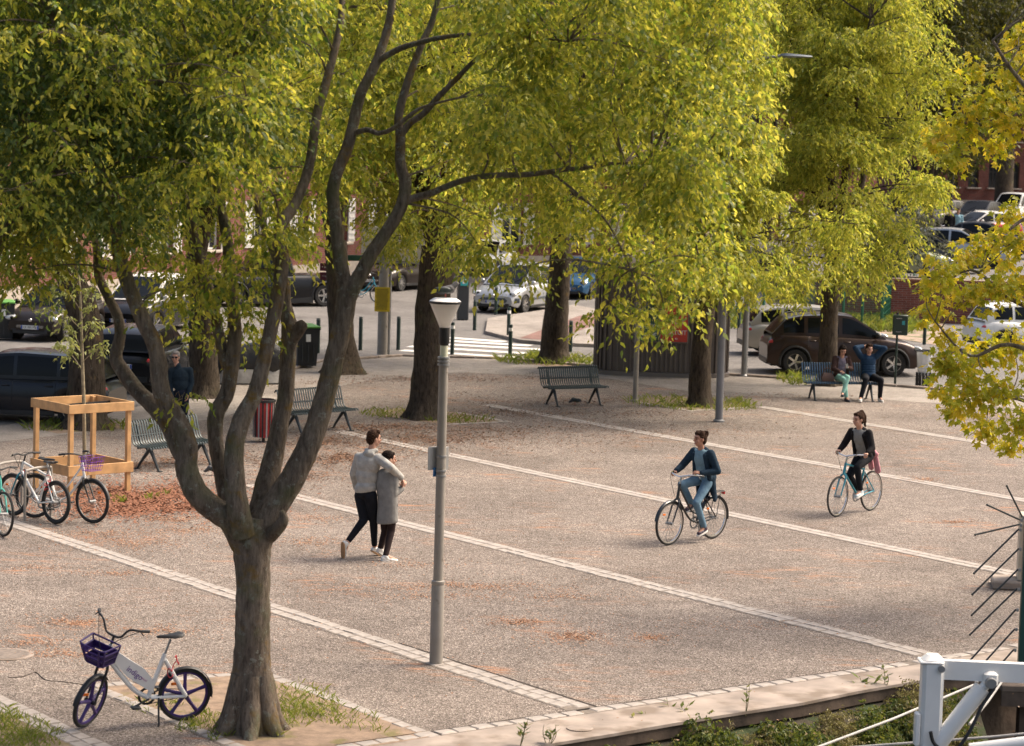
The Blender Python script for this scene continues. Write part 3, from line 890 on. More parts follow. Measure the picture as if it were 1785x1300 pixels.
for i in range(95):
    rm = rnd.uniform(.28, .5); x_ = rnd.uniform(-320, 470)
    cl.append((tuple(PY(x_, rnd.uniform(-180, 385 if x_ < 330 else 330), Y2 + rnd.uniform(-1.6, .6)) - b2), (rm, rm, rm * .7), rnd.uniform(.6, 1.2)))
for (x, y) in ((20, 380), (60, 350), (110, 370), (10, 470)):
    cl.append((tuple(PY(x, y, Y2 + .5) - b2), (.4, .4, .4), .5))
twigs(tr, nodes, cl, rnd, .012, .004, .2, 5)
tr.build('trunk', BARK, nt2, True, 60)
crown(nt2, cl, 70, rg, LEAF_SHADED, .080, .036, 9, .34, droop=.75)

# ------------------------------------------------------------------ the rows of trees round the square
def mid_tree(name, label, bx, by, trunk, cpx, cpy, rxp, ryp, seed, n_cl=34, per=130, mat=LEAF_FAR, l=.122, wd=.050, group='hackberry trees round the square', bark_m=BARK2, dY=0.0, depth=None, limbs=6, lowclumps=()):
    """trunk: rows (px, py, width px) from base up; crown centre and radii in photo pixels at the tree's own distance"""
    b = G(bx, by)
    Y = b.y
    t = thing(name, label, 'tree', b, 0, group)
    rn = random.Random(seed); rgx = np.random.default_rng(seed)
    mb = MB()
    tp = [PY(x, y, Y) - b for x, y, w_ in trunk]
    tp[0].z = -.05
    limb(mb, tp, [w_ / 2 * mpp(Y) for x, y, w_ in trunk], 12, 4, rn, .05)
    r0 = trunk[0][2] / 2 * mpp(Y)                 # lobed root collar
    mb.rings([[(r0 * k_ * (1 + lob_ * math.sin(5 * q + seed)) * math.cos(q), r0 * k_ * (1 + lob_ * math.sin(5 * q + seed)) * math.sin(q), z) for q in np.linspace(0, 2 * PI, 20, endpoint=False)]
              for k_, lob_, z in ((1.12, .16, -.05), (.95, .13, .06), (.80, .09, .2), (.70, .05, .4), (.5, 0, .7))])
    C = PY(cpx, cpy, Y + dY) - b
    rx, rz = rxp * mpp(Y), ryp * mpp(Y)
    ry = depth or rx
    nodes = []
    top = tp[-1]; rt = trunk[-1][2] / 2 * mpp(Y)
    for i in range(limbs):
        a = 2 * PI * i / limbs + rn.uniform(-.4, .4)
        e = C + Vector((math.cos(a) * rx * .6, math.sin(a) * ry * .6, rn.uniform(.0, .55) * rz))
        m1 = top.lerp(e, .35) + Vector((0, 0, .3)); m2 = top.lerp(e, .7) + Vector((rn.uniform(-.3, .3), rn.uniform(-.3, .3), .35))
        nodes += limb(mb, [top - Vector((0, 0, .25)), m1, m2, e], [rt * .62, rt * .42, rt * .26, .025], 8, 4, rn)
    cl = []
    for i in range(n_cl):
        u = Vector((rn.gauss(0, 1), rn.gauss(0, 1), rn.gauss(0, 1))).normalized()
        k = rn.uniform(.35, 1.0)
        rm = rn.uniform(.15, .27) * min(rx, rz)
        cl.append((tuple(C + Vector((u.x * rx * k, u.y * ry * k, u.z * rz * k))), (rm, rm, rm * .6), rn.uniform(.75, 1.25)))
    for (x, y, r_) in lowclumps:
        rm = r_ * mpp(Y)
        cl.append((tuple(PY(x, y, Y + dY + rn.uniform(-3.2, .3)) - b), (rm, rm, rm * .8), .9))
    twigs(mb, nodes, cl, rn, .02, .007, .15, 5)
    mb.build('trunk', bark_m, t, True, 60)
    crown(t, cl, per, rgx, mat, l, wd, 8, .40, False, droop=.75)
    return t
mid_tree('hackberry_tree', 'leaning hackberry with dark trunk behind the wooden sapling guard', 150, 746, [(150, 748, 92), (150, 725, 72), (150, 640, 62), (148, 560, 58), (120, 480, 46), (75, 420, 36)], 90, 110, 250, 300, 21, 100, 75, depth=4.6, lowclumps=((30, 420, 40), (230, 400, 40), (60, 380, 50)))
mid_tree('hackberry_tree', 'dark trunked hackberry beside the man in sunglasses', 356, 692, [(356, 693, 70), (356, 670, 54), (354, 600, 50), (352, 520, 46), (345, 440, 42)], 350, 90, 210, 310, 22, 96, 75, depth=4.6)
mid_tree('hackberry_tree', 'hackberry with flared base next to the green-lidded wheelie bin', 600, 650, [(600, 651, 80), (598, 630, 52), (594, 570, 44), (590, 500, 42), (585, 420, 38)], 560, 80, 180, 310, 23, 96, 75, depth=4.6, lowclumps=((520, 400, 30), (480, 420, 30)))
mid_tree('hackberry_tree', 'hackberry with forked trunk right behind the pale lamp post', 742, 729, [(741, 730, 80), (742, 700, 58), (748, 620, 54), (752, 540, 58), (762, 470, 62), (765, 430, 60)], 750, 90, 210, 320, 24, 105, 80, depth=4.6, limbs=7, lowclumps=((680, 420, 34), (800, 430, 36), (810, 380, 40), (700, 390, 36), (770, 350, 40)))
mid_tree('hackberry_tree', 'hackberry with dark trunk in a grassy patch left of the kiosk', 966, 632, [(966, 633, 66), (966, 610, 50), (970, 540, 42), (976, 470, 38), (978, 410, 36)], 980, 90, 210, 320, 25, 100, 75, depth=4.6)
mid_tree('hackberry_tree', 'hackberry standing in front of the right side of the grey kiosk', 1220, 708, [(1219, 709, 50), (1220, 690, 42), (1222, 620, 35), (1228, 550, 34), (1236, 480, 32)], 1228, 220, 128, 310, 26, 100, 80, depth=4.2, dY=-1.2, lowclumps=((1262, 480, 34), (1270, 420, 36), (1275, 350, 36), (1275, 280, 36), (1265, 220, 32), (1330, 500, 40), (1400, 480, 44), (1460, 440, 40), (1420, 400, 50), (1320, 450, 50), (1270, 490, 36), (1480, 390, 36), (1150, 500, 30)))
mid_tree('hackberry_tree', 'tall hackberry rising behind the seated couple and the brown car', 1443, 672, [(1442, 673, 46), (1442, 650, 36), (1444, 590, 32), (1446, 530, 31), (1452, 460, 30)], 1465, 190, 185, 320, 27, 130, 85, depth=4.4, lowclumps=((1560, 400, 44), (1600, 330, 40), (1540, 450, 34), (1500, 470, 40), (1610, 250, 40), (1580, 150, 40), (1380, 500, 30)))
# further back
def back_tree(label, X, Y, H, rx, seed, mat=LEAF_FAR, z0=0.0, trunk_r=.28, per=120, l=.2, group='trees beyond the road', n_cl=40, low=.3):
    t = thing('street_tree', label, 'tree', (X, Y, z0), 0, group)
    rn = random.Random(seed); rgx = np.random.default_rng(seed)
    mb = MB()
    fk = H * low
    limb(mb, [Vector((0, 0, -.05)), Vector((.05, 0, fk * .5)), Vector((.1, .1, fk))], [trunk_r * 1.3, trunk_r, trunk_r * .85], 10, 4, rn, .05)
    C = Vector((0, 0, (H + fk) / 2 + .4)); rz = (H - fk) / 2
    nodes = []
    for i in range(5):
        a = 2 * PI * i / 5 + rn.uniform(-.4, .4)
        e = C + Vector((math.cos(a) * rx * .6, math.sin(a) * rx * .6, rn.uniform(0, .6) * rz))
        nodes += limb(mb, [Vector((.1, .1, fk - .2)), Vector((.1, .1, fk)).lerp(e, .5) + Vector((0, 0, .4)), e], [trunk_r * .55, trunk_r * .35, .04], 7, 4, rn)
    cl = []
    for i in range(n_cl):
        u = Vector((rn.gauss(0, 1), rn.gauss(0, 1), rn.gauss(0, 1))).normalized(); k = rn.uniform(.4, .95)
        rm = rn.uniform(.18, .3) * min(rx, rz)
        cl.append((tuple(C + Vector((u.x * rx * k, u.y * rx * k, u.z * rz * k))), (rm, rm, rm * .75), 1.0))
    twigs(mb, nodes, cl, rn, .03, .012, .15, 4)
    mb.build('trunk', BARK2, t, True, 60)
    crown(t, cl, per, rgx, mat, l, l * .45, 7, .55, False)
    return t
back_tree('leafy street tree far back at the left above the brick house', -19, 96, 15, 6.0, 41, low=.35)
back_tree('street tree above the black pickup truck far back', -9.5, 101, 15, 5.5, 42, low=.38)
back_tree('street tree far back above the dark saloon car', -2.5, 112, 16, 6.0, 43, low=.36)
back_tree('street tree far back above the silver people carrier', 5.0, 106, 15, 5.5, 44, low=.36)
back_tree('street tree far back above the kiosk roof', 11.5, 116, 17, 6.5, 45, low=.3)
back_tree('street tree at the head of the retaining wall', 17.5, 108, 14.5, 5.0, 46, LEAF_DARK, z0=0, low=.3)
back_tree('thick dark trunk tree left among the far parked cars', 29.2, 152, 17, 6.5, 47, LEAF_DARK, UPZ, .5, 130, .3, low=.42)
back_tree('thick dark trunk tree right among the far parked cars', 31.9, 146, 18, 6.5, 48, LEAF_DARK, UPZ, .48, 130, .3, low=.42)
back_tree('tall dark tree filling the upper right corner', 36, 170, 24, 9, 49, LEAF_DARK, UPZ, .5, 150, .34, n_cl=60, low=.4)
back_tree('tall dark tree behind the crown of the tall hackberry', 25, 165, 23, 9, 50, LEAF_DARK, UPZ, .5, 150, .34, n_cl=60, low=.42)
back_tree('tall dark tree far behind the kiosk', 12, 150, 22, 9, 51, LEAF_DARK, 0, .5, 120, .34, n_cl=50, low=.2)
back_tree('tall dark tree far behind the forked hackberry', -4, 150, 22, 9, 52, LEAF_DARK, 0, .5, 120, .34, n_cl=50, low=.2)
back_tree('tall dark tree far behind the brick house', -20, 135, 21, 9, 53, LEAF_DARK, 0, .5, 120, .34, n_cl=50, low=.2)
# dark evergreen shrub hanging over the retaining wall
sh = thing('wall_shrub', 'grey-green shrub overhanging the brick retaining wall', 'shrub', (13.1, 87.6, UPZ))
mb = MB()
cl = []
for i in range(14):
    c = Vector((rnd.uniform(-1.4, 1.6), rnd.uniform(-1.4, .6), rnd.uniform(.2, 2.2)))
    cl.append((tuple(c), (.6, .6, .5), 1))
    mb.tube([(0, 0, -.05), c * .5 + Vector((0, 0, .3)), c], [.06, .04, .015], 6, True, 3)
mb.build('stem', BARK2, sh)
crown(sh, cl, 60, rg, leaf_mat('grey_shrub_leaf', [(0, (.06, .07, .04)), (1, (.14, .14, .09))], [(0, (.1, .12, .05)), (1, (.2, .2, .1))], .3), .12, .04, 8, .4, False, 'foliage')

# ------------------------------------------------------------------ plane tree reaching in from the right
YP = 33.0
pt = thing('plane_tree', 'plane tree with bright yellow lobed leaves reaching in from the right edge', 'tree', (8.6, 34.2, 0))
pb = pt.location.copy()
tr = MB()
limb(tr, [Vector((0, 0, -.05)), Vector((.1, 0, 2)), Vector((0, .1, 3.4)), Vector((.1, 0, 6)), Vector((0, 0, 8.4))], [.26, .21, .2, .15, .06], 12, 5)
plimbs = [[(0, 3.0), (1860, 640), (1760, 600), (1690, 620), (1630, 560)], [(0, 3.2), (1850, 560), (1760, 520), (1690, 470), (1620, 520)],
          [(0, 5.2), (1850, 300), (1770, 230), (1700, 200), (1640, 250)], [(0, 5.6), (1840, 200), (1770, 130), (1730, 70)],
          [(0, 2.6), (1880, 760), (1790, 700), (1730, 690), (1660, 660)], [(0, 4.4), (1870, 420), (1800, 380), (1760, 400)]]
nodes = []
for j, L_ in enumerate(plimbs):
    dy = [-.4, .5, .2, -.3, .3, -.8][j]
    p = [Vector((0, 0, L_[0][1]))] + [PY(x, y, YP + dy * (i + 1) / 4) - pb for i, (x, y) in enumerate(L_[1:])]
    nodes += limb(tr, p, [.07, .045, .028, .018, .01][:len(p)], 7, 5)[4:]
pc = []
def addp(px, py, r_, n):
    pc.append((tuple(PY(px, py, YP + rnd.uniform(-.9, .9)) - pb), (r_ * mpp(YP),) * 3, n))
for (x, y, r_, n) in [(1640, 235, 34, 26), (1680, 210, 44, 40), (1730, 180, 50, 50), (1770, 120, 46, 44), (1700, 120, 30, 20), (1665, 150, 28, 18), (1775, 210, 44, 40), (1775, 60, 30, 22), (1740, 250, 36, 22), (1660, 265, 24, 14), (1672, 285, 18, 9), (1625, 250, 18, 8),
                      (1640, 480, 36, 34), (1680, 450, 36, 30), (1720, 430, 40, 34), (1765, 420, 44, 36), (1625, 540, 30, 26), (1680, 520, 44, 40), (1740, 500, 44, 40), (1780, 490, 40, 34), (1765, 370, 30, 20), (1650, 590, 26, 18),
                      (1660, 640, 36, 34), (1710, 620, 46, 44), (1765, 600, 46, 42), (1640, 680, 24, 18), (1690, 690, 44, 44), (1745, 680, 46, 46), (1780, 740, 40, 38), (1720, 745, 36, 32), (1660, 715, 24, 16), (1760, 775, 22, 16), (1640, 630, 22, 14), (1616, 500, 18, 10)] + [(1850 + 60 * (i % 4), -100 + 100 * (i // 4), 60, 30) for i in range(36)]:
    addp(x, y, r_, n * 3.4)
twigs(tr, nodes, pc, rnd, .008, .003, .1, 5)
tr.build('trunk', BARK, pt, True, 60)
lob = []
for i, (a, r_) in enumerate([(-150, .34), (-115, .62), (-88, .38), (-60, .88), (-32, .46), (0, 1.0), (32, .46), (60, .88), (88, .38), (115, .62), (150, .34)]):
    lob.append((math.sin(R(a)) * r_, math.cos(R(a)) * r_))
def plane_leaf(rn, L):
    """5-lobed leaf in its own plane, stalk at origin, slightly cupped"""
    c = (0, .28, 0)
    vs = [(0, 0, 0), (0, .30 * L, -.03 * L)] + [(x * .62 * L, (y * .68 + .32) * L, rn.uniform(-.10, .10) * L - .22 * L * (x * x) - .10 * L * y * y) for x, y in lob]
    fs = [(1, i, i + 1) for i in range(2, 12)] + [(0, 1, 2), (0, 12, 1)]
    return vs, fs
rn = random.Random(3)
pm = []
for i in range(6):
    v, f = plane_leaf(rn, .122)
    me = bpy.data.meshes.new('leaf'); me.from_pydata(v, [], f); me.materials.append(LEAF_PLANE); pm.append((me, v, f))
PL = []
for c, r_, n in pc:
    for i in range(int(n)):
        u = Vector((rn.gauss(0, 1), rn.gauss(0, 1), rn.gauss(0, 1))).normalized() * rn.uniform(.2, 1.15)
        p = Vector(c) + u * r_[0]
        ax = Vector((u.x * .7 + rn.gauss(0, .4), u.y * .7 + rn.gauss(0, .4) - .2, -.55 + rn.gauss(0, .3))).normalized()
        nn = Vector((rn.gauss(0, .5), rn.gauss(0, .5) - .35, .8)); nn = (nn - ax * nn.dot(ax)).normalized()
        Mx = Matrix((ax.cross(nn), ax, nn)).transposed().to_4x4()
        PL.append((p, Mx, rn.randrange(6), rn.uniform(.7, 1.2)))
def vis(p):
    q = p + pb; d = q - CAMP; k = FPX / d.dot(_F); px = CX + d.dot(_R) * k; py = CY - d.dot(_U) * k
    return px < 1790 and -10 < py < 1310
PL.sort(key=lambda q: (not vis(q[0]), q[0].y))
for (p, Mx, i, s_) in PL[:300]:
    o = bpy.data.objects.new('leaf', pm[i][0]); COL.objects.link(o); o.parent = pt
    o.matrix_local = Matrix.Translation(p) @ Mx @ Matrix.Scale(s_, 4)
cv = MB()
for (p, Mx, i, s_) in PL[300:]:
    q = Matrix.Translation(p) @ Mx @ Matrix.Scale(s_, 4)
    cv.add([q @ Vector(x) for x in pm[i][1]], pm[i][2])
tag(cv.build('crown', LEAF_PLANE, pt, False), kind='stuff')

# ------------------------------------------------------------------ sapling in its timber guard
sc_ = PY(142, 857, 41.8); sc_.z = 0
sp_ = thing('sapling', 'thin young tree with sparse pale leaves inside the timber guard', 'tree', sc_)
tr = MB()
trunkp = [PY(x, y, sc_.y) - sc_ for x, y in ((146, 850), (147, 780), (146, 700), (144, 640), (142, 580), (140, 520), (137, 470), (134, 430))]
trunkp[0].z = -.03
tr.tube(trunkp, [.034, .032, .03, .028, .024, .02, .013, .006], 8, True, 4)
cl = []
for (ax, ay, bx, by) in ((144, 610, 112, 565), (143, 600, 165, 560), (142, 575, 90, 535), (141, 560, 178, 520), (140, 540, 105, 500), (140, 530, 165, 490), (138, 500, 110, 470), (138, 490, 160, 455), (136, 470, 128, 435), (145, 620, 112, 590), (145, 630, 185, 602), (146, 650, 110, 605), (136, 460, 95, 445)):
    a = PY(ax, ay, sc_.y) - sc_; b_ = PY(bx, by, sc_.y + rnd.uniform(-.5, .5)) - sc_
    tr.tube([a, a.lerp(b_, .5) + Vector((0, 0, .05)), b_], [.009, .006, .003], 5, True, 3)
    for q in (b_, a.lerp(b_, .65)):
        cl.append((tuple(q), (.12, .12, .10), 1))
tr.build('trunk', M_('young_bark', (.26, .22, .14), .85, 0, .3, 20), sp_)
crown(sp_, cl, 7, rg, LEAF_PALE, .085, .036, 6, .16)
tg = thing('timber_tree_guard', 'open cube of fresh pale timber boards round the sapling', 'tree guard', sc_, R(45 - 4))
hs = .60
for sx in (-1, 1):
    for sy in (-1, 1):
        MB().box((sx * (hs - .05), sy * (hs - .05), .75), (.075, .075, 1.5), 0, None, .006).build('post', WOOD, tg)
for z0, hh in ((1.44, .15), (.42, .17)):
    for s_ in (-1, 1):
        MB().box((0, s_ * hs, z0), (2 * hs + .045, .03, hh), 0, None, .004).build('board', WOOD, tg)
        MB().box((s_ * hs, 0, z0 + .002), (.03, 2 * hs - .035, hh), 0, None, .004).build('board', WOOD, tg)
MB().bar((-hs, -.1, 1.44), (hs, .1, 1.44), .03, .05).build('tie_strap', BLACKP, tg)

# ------------------------------------------------------------------ grass, weeds, litter, mulch
def blades(name, areas, mat, n_per_m2, hgt, parent=None, wd=.012, seed=1):
    rgx = np.random.default_rng(seed)
    P = []
    for (cx, cy, rx, ry, dens, z) in areas:
        n = int(n_per_m2 * rx * ry * 3.14 * dens)
        a = rgx.uniform(0, 2 * PI, n); q = np.sqrt(rgx.uniform(0, 1, n))
        P.append(np.stack([cx + np.cos(a) * q * rx, cy + np.sin(a) * q * ry, np.full(n, z)], 1))
    P = np.concatenate(P); N = len(P)
    h = hgt * rgx.uniform(.4, 1.3, (N, 1)); a = rgx.uniform(0, 2 * PI, N)
    b = np.stack([np.cos(a), np.sin(a), np.zeros(N)], 1) * wd
    ln = np.stack([rgx.normal(0, .45, N), rgx.normal(0, .45, N), np.ones(N)], 1) * h
    v = np.stack([P - b, P + b, P + ln * .55 + b * .7, P + ln * np.array([1.35, 1.35, .9])], 1).reshape(-1, 3)
    f = (np.arange(N) * 4)[:, None, None] + np.array([[0, 1, 2], [0, 2, 3]])[None]
    return tag(link_mesh(name, np_mesh(name, v, f.reshape(-1, 3)), mat, parent), kind='stuff')
def ga(px, py, rx, ry, dens=1.0): p = G(px, py); return (p.x, p.y, rx, ry, dens, .004)
o = blades('grass', [ga(495, 1235, .28, .55), ga(520, 1250, .22, .5, .8), ga(560, 1235, .22, .6, .7), ga(520, 1205, .35, .4, .35), ga(610, 1255, .3, .4, .3), ga(585, 1255, .12, .2, .6), ga(355, 1258, .22, .4), ga(330, 1268, .16, .3, .6), ga(385, 1280, .15, .3, .7), ga(400, 1275, .2, .3, .6), ga(650, 1272, .16, .2, .4), ga(270, 1230, .3, .4, .25), ga(480, 1275, .1, .3, .9)], GRASS, 700, .075, None, .005, 3)
tag(o, 'green grass tufts round the foot of the large tree', 'grass')
o = blades('grass', [ga(25, 1275, .35, .7, 1), ga(70, 1290, .25, .5, 1), ga(-20, 1255, .3, .6, 1), ga(5, 1290, .3, .5, .8)], GRASS, 600, .07, None, .006, 4)
tag(o, 'mossy grass patch in the bottom left corner', 'grass')
o = blades('grass', [ga(700, 722, .9, 1.0, .5), ga(800, 731, .8, .8, .6), ga(780, 733, .5, .5, .8), ga(660, 724, .3, .5, .6)], GRASS, 160, .11, None, .010, 5)
tag(o, 'thin grass round the forked hackberry', 'grass')
o = blades('grass', [ga(1150, 701, .8, 1.2, .7), ga(1260, 707, .9, 1.0, .9), ga(1210, 712, .8, .5, .8), ga(1290, 704, .3, 1, 1)], GRASS, 150, .13, None, .010, 6)
tag(o, 'grass round the hackberry in front of the kiosk', 'grass')
o = blades('grass', [ga(930, 631, 1.0, 1.0, .9), ga(1010, 632, .8, 1.2, .9), ga(935, 625, .35, .8, 2.5), ga(1385, 664, .5, 1.2, 1)], GRASS, 90, .22, None, .014, 7)
tag(o, 'grass round the hackberry left of the kiosk', 'grass')
o = blades('grass', [ga(95, 745, .7, .7, 1), ga(190, 744, .5, .8, 1)], GRASS, 110, .16, None, .012, 8)
tag(o, 'grass behind the timber tree guard', 'grass')
o = blades('verge_weeds', [ga(1500, 565, 2.0, 3.5, 1), ga(1545, 570, 1.4, 3, .6), ga(1300, 560, 2, 4, .6)], GRASS, 40, .4, None, .03, 9)
tag(o, 'rough weeds inside the green mesh fence', 'weeds')
# weeds on the bank
cl, cl2 = [], []
for i in range(520):
    t = rnd.uniform(0, 5.7); j = int(t); fr_ = t - j
    k_ = rnd.random()
    a = Vector(r1[j]).lerp(Vector(r1[min(j + 1, 6)]), fr_); b_ = Vector(r2[j]).lerp(Vector(r2[min(j + 1, 6)]), fr_)
    p = a.lerp(b_, k_)
    if math.sin(p.x * 3.1) + math.sin(p.x * 7.3 + 1) < -1.2: continue
    q_ = rnd.uniform(.5, 1.5) * (1 + .5 * math.sin(p.x * 5.0 + p.y * 3))
    (cl2 if math.sin(p.x * 4.3 + 2 * p.y) > .45 else cl).append(((p.x, p.y, p.z + rnd.uniform(-.02, .10) * q_), (.12 * q_, .12 * q_, .10 * q_), q_))
o = crown(None, cl, 22, rg, WEED, .055, .030, 7, .12, False, 'bank_weeds', .5, .25)
tag(o, 'dense green weeds growing on the canal bank', 'weeds', kind='stuff')
o = crown(None, cl2, 24, rg, leaf_mat('dry_weed', [(0, (.12, .075, .04)), (.5, (.22, .19, .07)), (1, (.38, .33, .16))], [(0, (.15, .12, .04)), (1, (.35, .33, .1))], .35), .04, .014, 8, .16, False, 'dry_bank_weeds', .5, .1)
tag(o, 'dry brown and yellow weeds among the green ones on the canal bank', 'weeds', kind='stuff')
def weed(label, px, py, z, h, n, seed, mat=WEED, leaf=.09):
    p = G(px, py, z); rn = random.Random(seed)
    t = thing('weed_plant', label, 'plant', p, 0, 'single weeds along the canal edge')
    st = MB(); lf = MB()
    for i in range(n):
        e = Vector((rn.gauss(0, .25), rn.gauss(0, .2), 1)) * h * rn.uniform(.6, 1.1)
        st.tube([(0, 0, -.05), e * .5 + Vector((rn.gauss(0, .02), 0, 0)), e], [.005, .004, .002], 5, True, 3)
        for j in range(7):
            b0 = e * (.3 + .1 * j); a = rn.uniform(0, 2 * PI); d = Vector((math.cos(a), math.sin(a), rn.uniform(.1, .9))).normalized()
            s_ = d.cross(Vector((0, 0, 1))).normalized() * leaf * .2
            lf.add([b0, b0 + d * leaf * .45 + s_, b0 + d * leaf, b0 + d * leaf * .45 - s_], [(0, 1, 2), (0, 2, 3)])
    st.build('stem', M_('weed_stem', (.14, .13, .05), .8), t); tag(lf.build('foliage', mat, t, False), kind='stuff')
weed('tall thin dry weed on the coping below the lamp post', 905, 1300, 0.0, .28, 3, 1)
weed('dry reddish weed stalks at the coping edge', 955, 1296, 0.0, .22, 4, 2)
weed('broad bright green weed on the bank left of the white gate post', 1503, 1222, -.2, .26, 5, 3, GRASS, .14)
weed('spindly weed standing on the coping near the sett corner', 1300, 1240, 0.0, .36, 2, 4)
weed('leafy weed below the coping at mid bank', 1115, 1298, -.3, .35, 5, 5, GRASS, .11)
weed('leafy weed right of the mid bank weed', 1185, 1284, -.3, .38, 5, 6, GRASS, .11)
weed('thin bare weed beside the broad bright green weed', 1540, 1200, -.05, .3, 2, 7)
# fallen catkin and leaf litter: flecks a few centimetres long
LIT = leaf_mat('fallen_litter', [(0, (.33, .15, .07)), (.5, (.44, .22, .12)), (.85, (.52, .30, .18)), (1, (.5, .40, .29))], [(0, (.2, .08, .03)), (1, (.3, .14, .05))], .12)
LITB = leaf_mat('shade_brown_litter', [(0, (.09, .045, .026)), (.6, (.19, .09, .05)), (1, (.32, .18, .11))], [(0, (.1, .05, .02)), (1, (.2, .1, .05))], .1)  # real leaf litter, its brown darkened to imitate shade under the trees
def flecks(name, patches, mat, l, seed, hz=.006):
    rgx = np.random.default_rng(seed); P = []
    for (px, py, rxp, ryp, n) in patches:
        n = int(n * 1.9); u = rgx.normal(0, .5, (n, 2)) * np.where(rgx.uniform(0, 1, (n, 1)) < .5, 2.3, 1.0); ang = rgx.uniform(0, 6.28, 6)
        wv = np.sin(u[:, 0] * 7 + ang[0]) * .35 + np.sin(u[:, 0] * 17 + ang[1]) * .15
        for (a, b_) in zip(px + u[:, 0] * rxp, py + (u[:, 1] * .7 + wv * .6) * ryp):
            g = G(a, b_); P.append((g.x, g.y, .007))
    P = np.array(P); N = len(P)
    a = rgx.uniform(0, 2 * PI, N); d = np.stack([np.cos(a), np.sin(a), rgx.uniform(0, .35, N)], 1) * l * rgx.uniform(.3, 1.8, (N, 1))
    s_ = np.stack([-np.sin(a), np.cos(a), rgx.uniform(-.3, .5, N)], 1) * l * .3
    v = np.stack([P, P + d * .5 + s_, P + d, P + d * .5 - s_ + np.array([0, 0, .004])], 1).reshape(-1, 3)
    f = (np.arange(N) * 4)[:, None, None] + np.array([[0, 1, 2], [0, 2, 3]])[None]
    return tag(link_mesh(name, np_mesh(name, v, f.reshape(-1, 3)), mat), kind='stuff')
o = flecks('fallen_litter', [(230, 945, 90, 16, 900), (300, 905, 60, 8, 500), (170, 930, 60, 8, 300), (330, 925, 60, 8, 400), (545, 945, 40, 10, 300), (560, 905, 50, 8, 250), (800, 1022, 150, 8, 700), (905, 1085, 40, 8, 350), (1000, 1110, 46, 12, 600), (1140, 1112, 24, 6, 200), (750, 1040, 110, 10, 350), (130, 1085, 60, 9, 350), (60, 1120, 60, 8, 250), (110, 1140, 60, 10, 300), (280, 1100, 70, 10, 350), (60, 990, 60, 6, 150), (200, 1000, 60, 6, 200), (720, 985, 60, 8, 200), (1610, 836, 24, 4, 220), (1665, 910, 26, 3, 220), (980, 1040, 60, 8, 200), (1290, 1090, 160, 12, 200), (370, 870, 60, 10, 200), (900, 1000, 700, 220, 900), (300, 1050, 400, 160, 500)], LIT, .024, 1)
tag(o, 'orange fallen flower litter drifted over the paving', 'litter')
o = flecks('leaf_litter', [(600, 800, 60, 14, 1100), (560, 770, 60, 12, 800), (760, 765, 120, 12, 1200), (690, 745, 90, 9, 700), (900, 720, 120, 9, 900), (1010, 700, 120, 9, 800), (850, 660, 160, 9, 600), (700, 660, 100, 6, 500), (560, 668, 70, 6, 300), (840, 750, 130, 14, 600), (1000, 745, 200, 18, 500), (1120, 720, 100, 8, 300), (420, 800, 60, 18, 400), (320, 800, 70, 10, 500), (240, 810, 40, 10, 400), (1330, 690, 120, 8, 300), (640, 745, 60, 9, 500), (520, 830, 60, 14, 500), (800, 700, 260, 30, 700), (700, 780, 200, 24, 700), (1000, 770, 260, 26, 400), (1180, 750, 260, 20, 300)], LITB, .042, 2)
tag(o, 'brown leaf litter, darkened for shade, under the row of trees', 'litter')
mulch = flecks('bark_mulch', [(235, 866, 110, 24, 5200), (290, 885, 70, 10, 1500), (190, 890, 60, 12, 1200)], M_('bark_chips', (.26, .11, .06), .9, 0, .5, 60), .05, 3)
tag(mulch, 'reddish bark mulch spread below the timber tree guard', 'mulch')
o = blades('mulch_weeds', [ga(208, 874, .12, .2, 1), ga(262, 868, .14, .25, .6), ga(290, 862, .1, .2, .4), ga(197, 867, .08, .1, .5)], GRASS, 500, .1, None, .012, 12)
tag(o, 'small green weeds in the bark mulch', 'weeds')
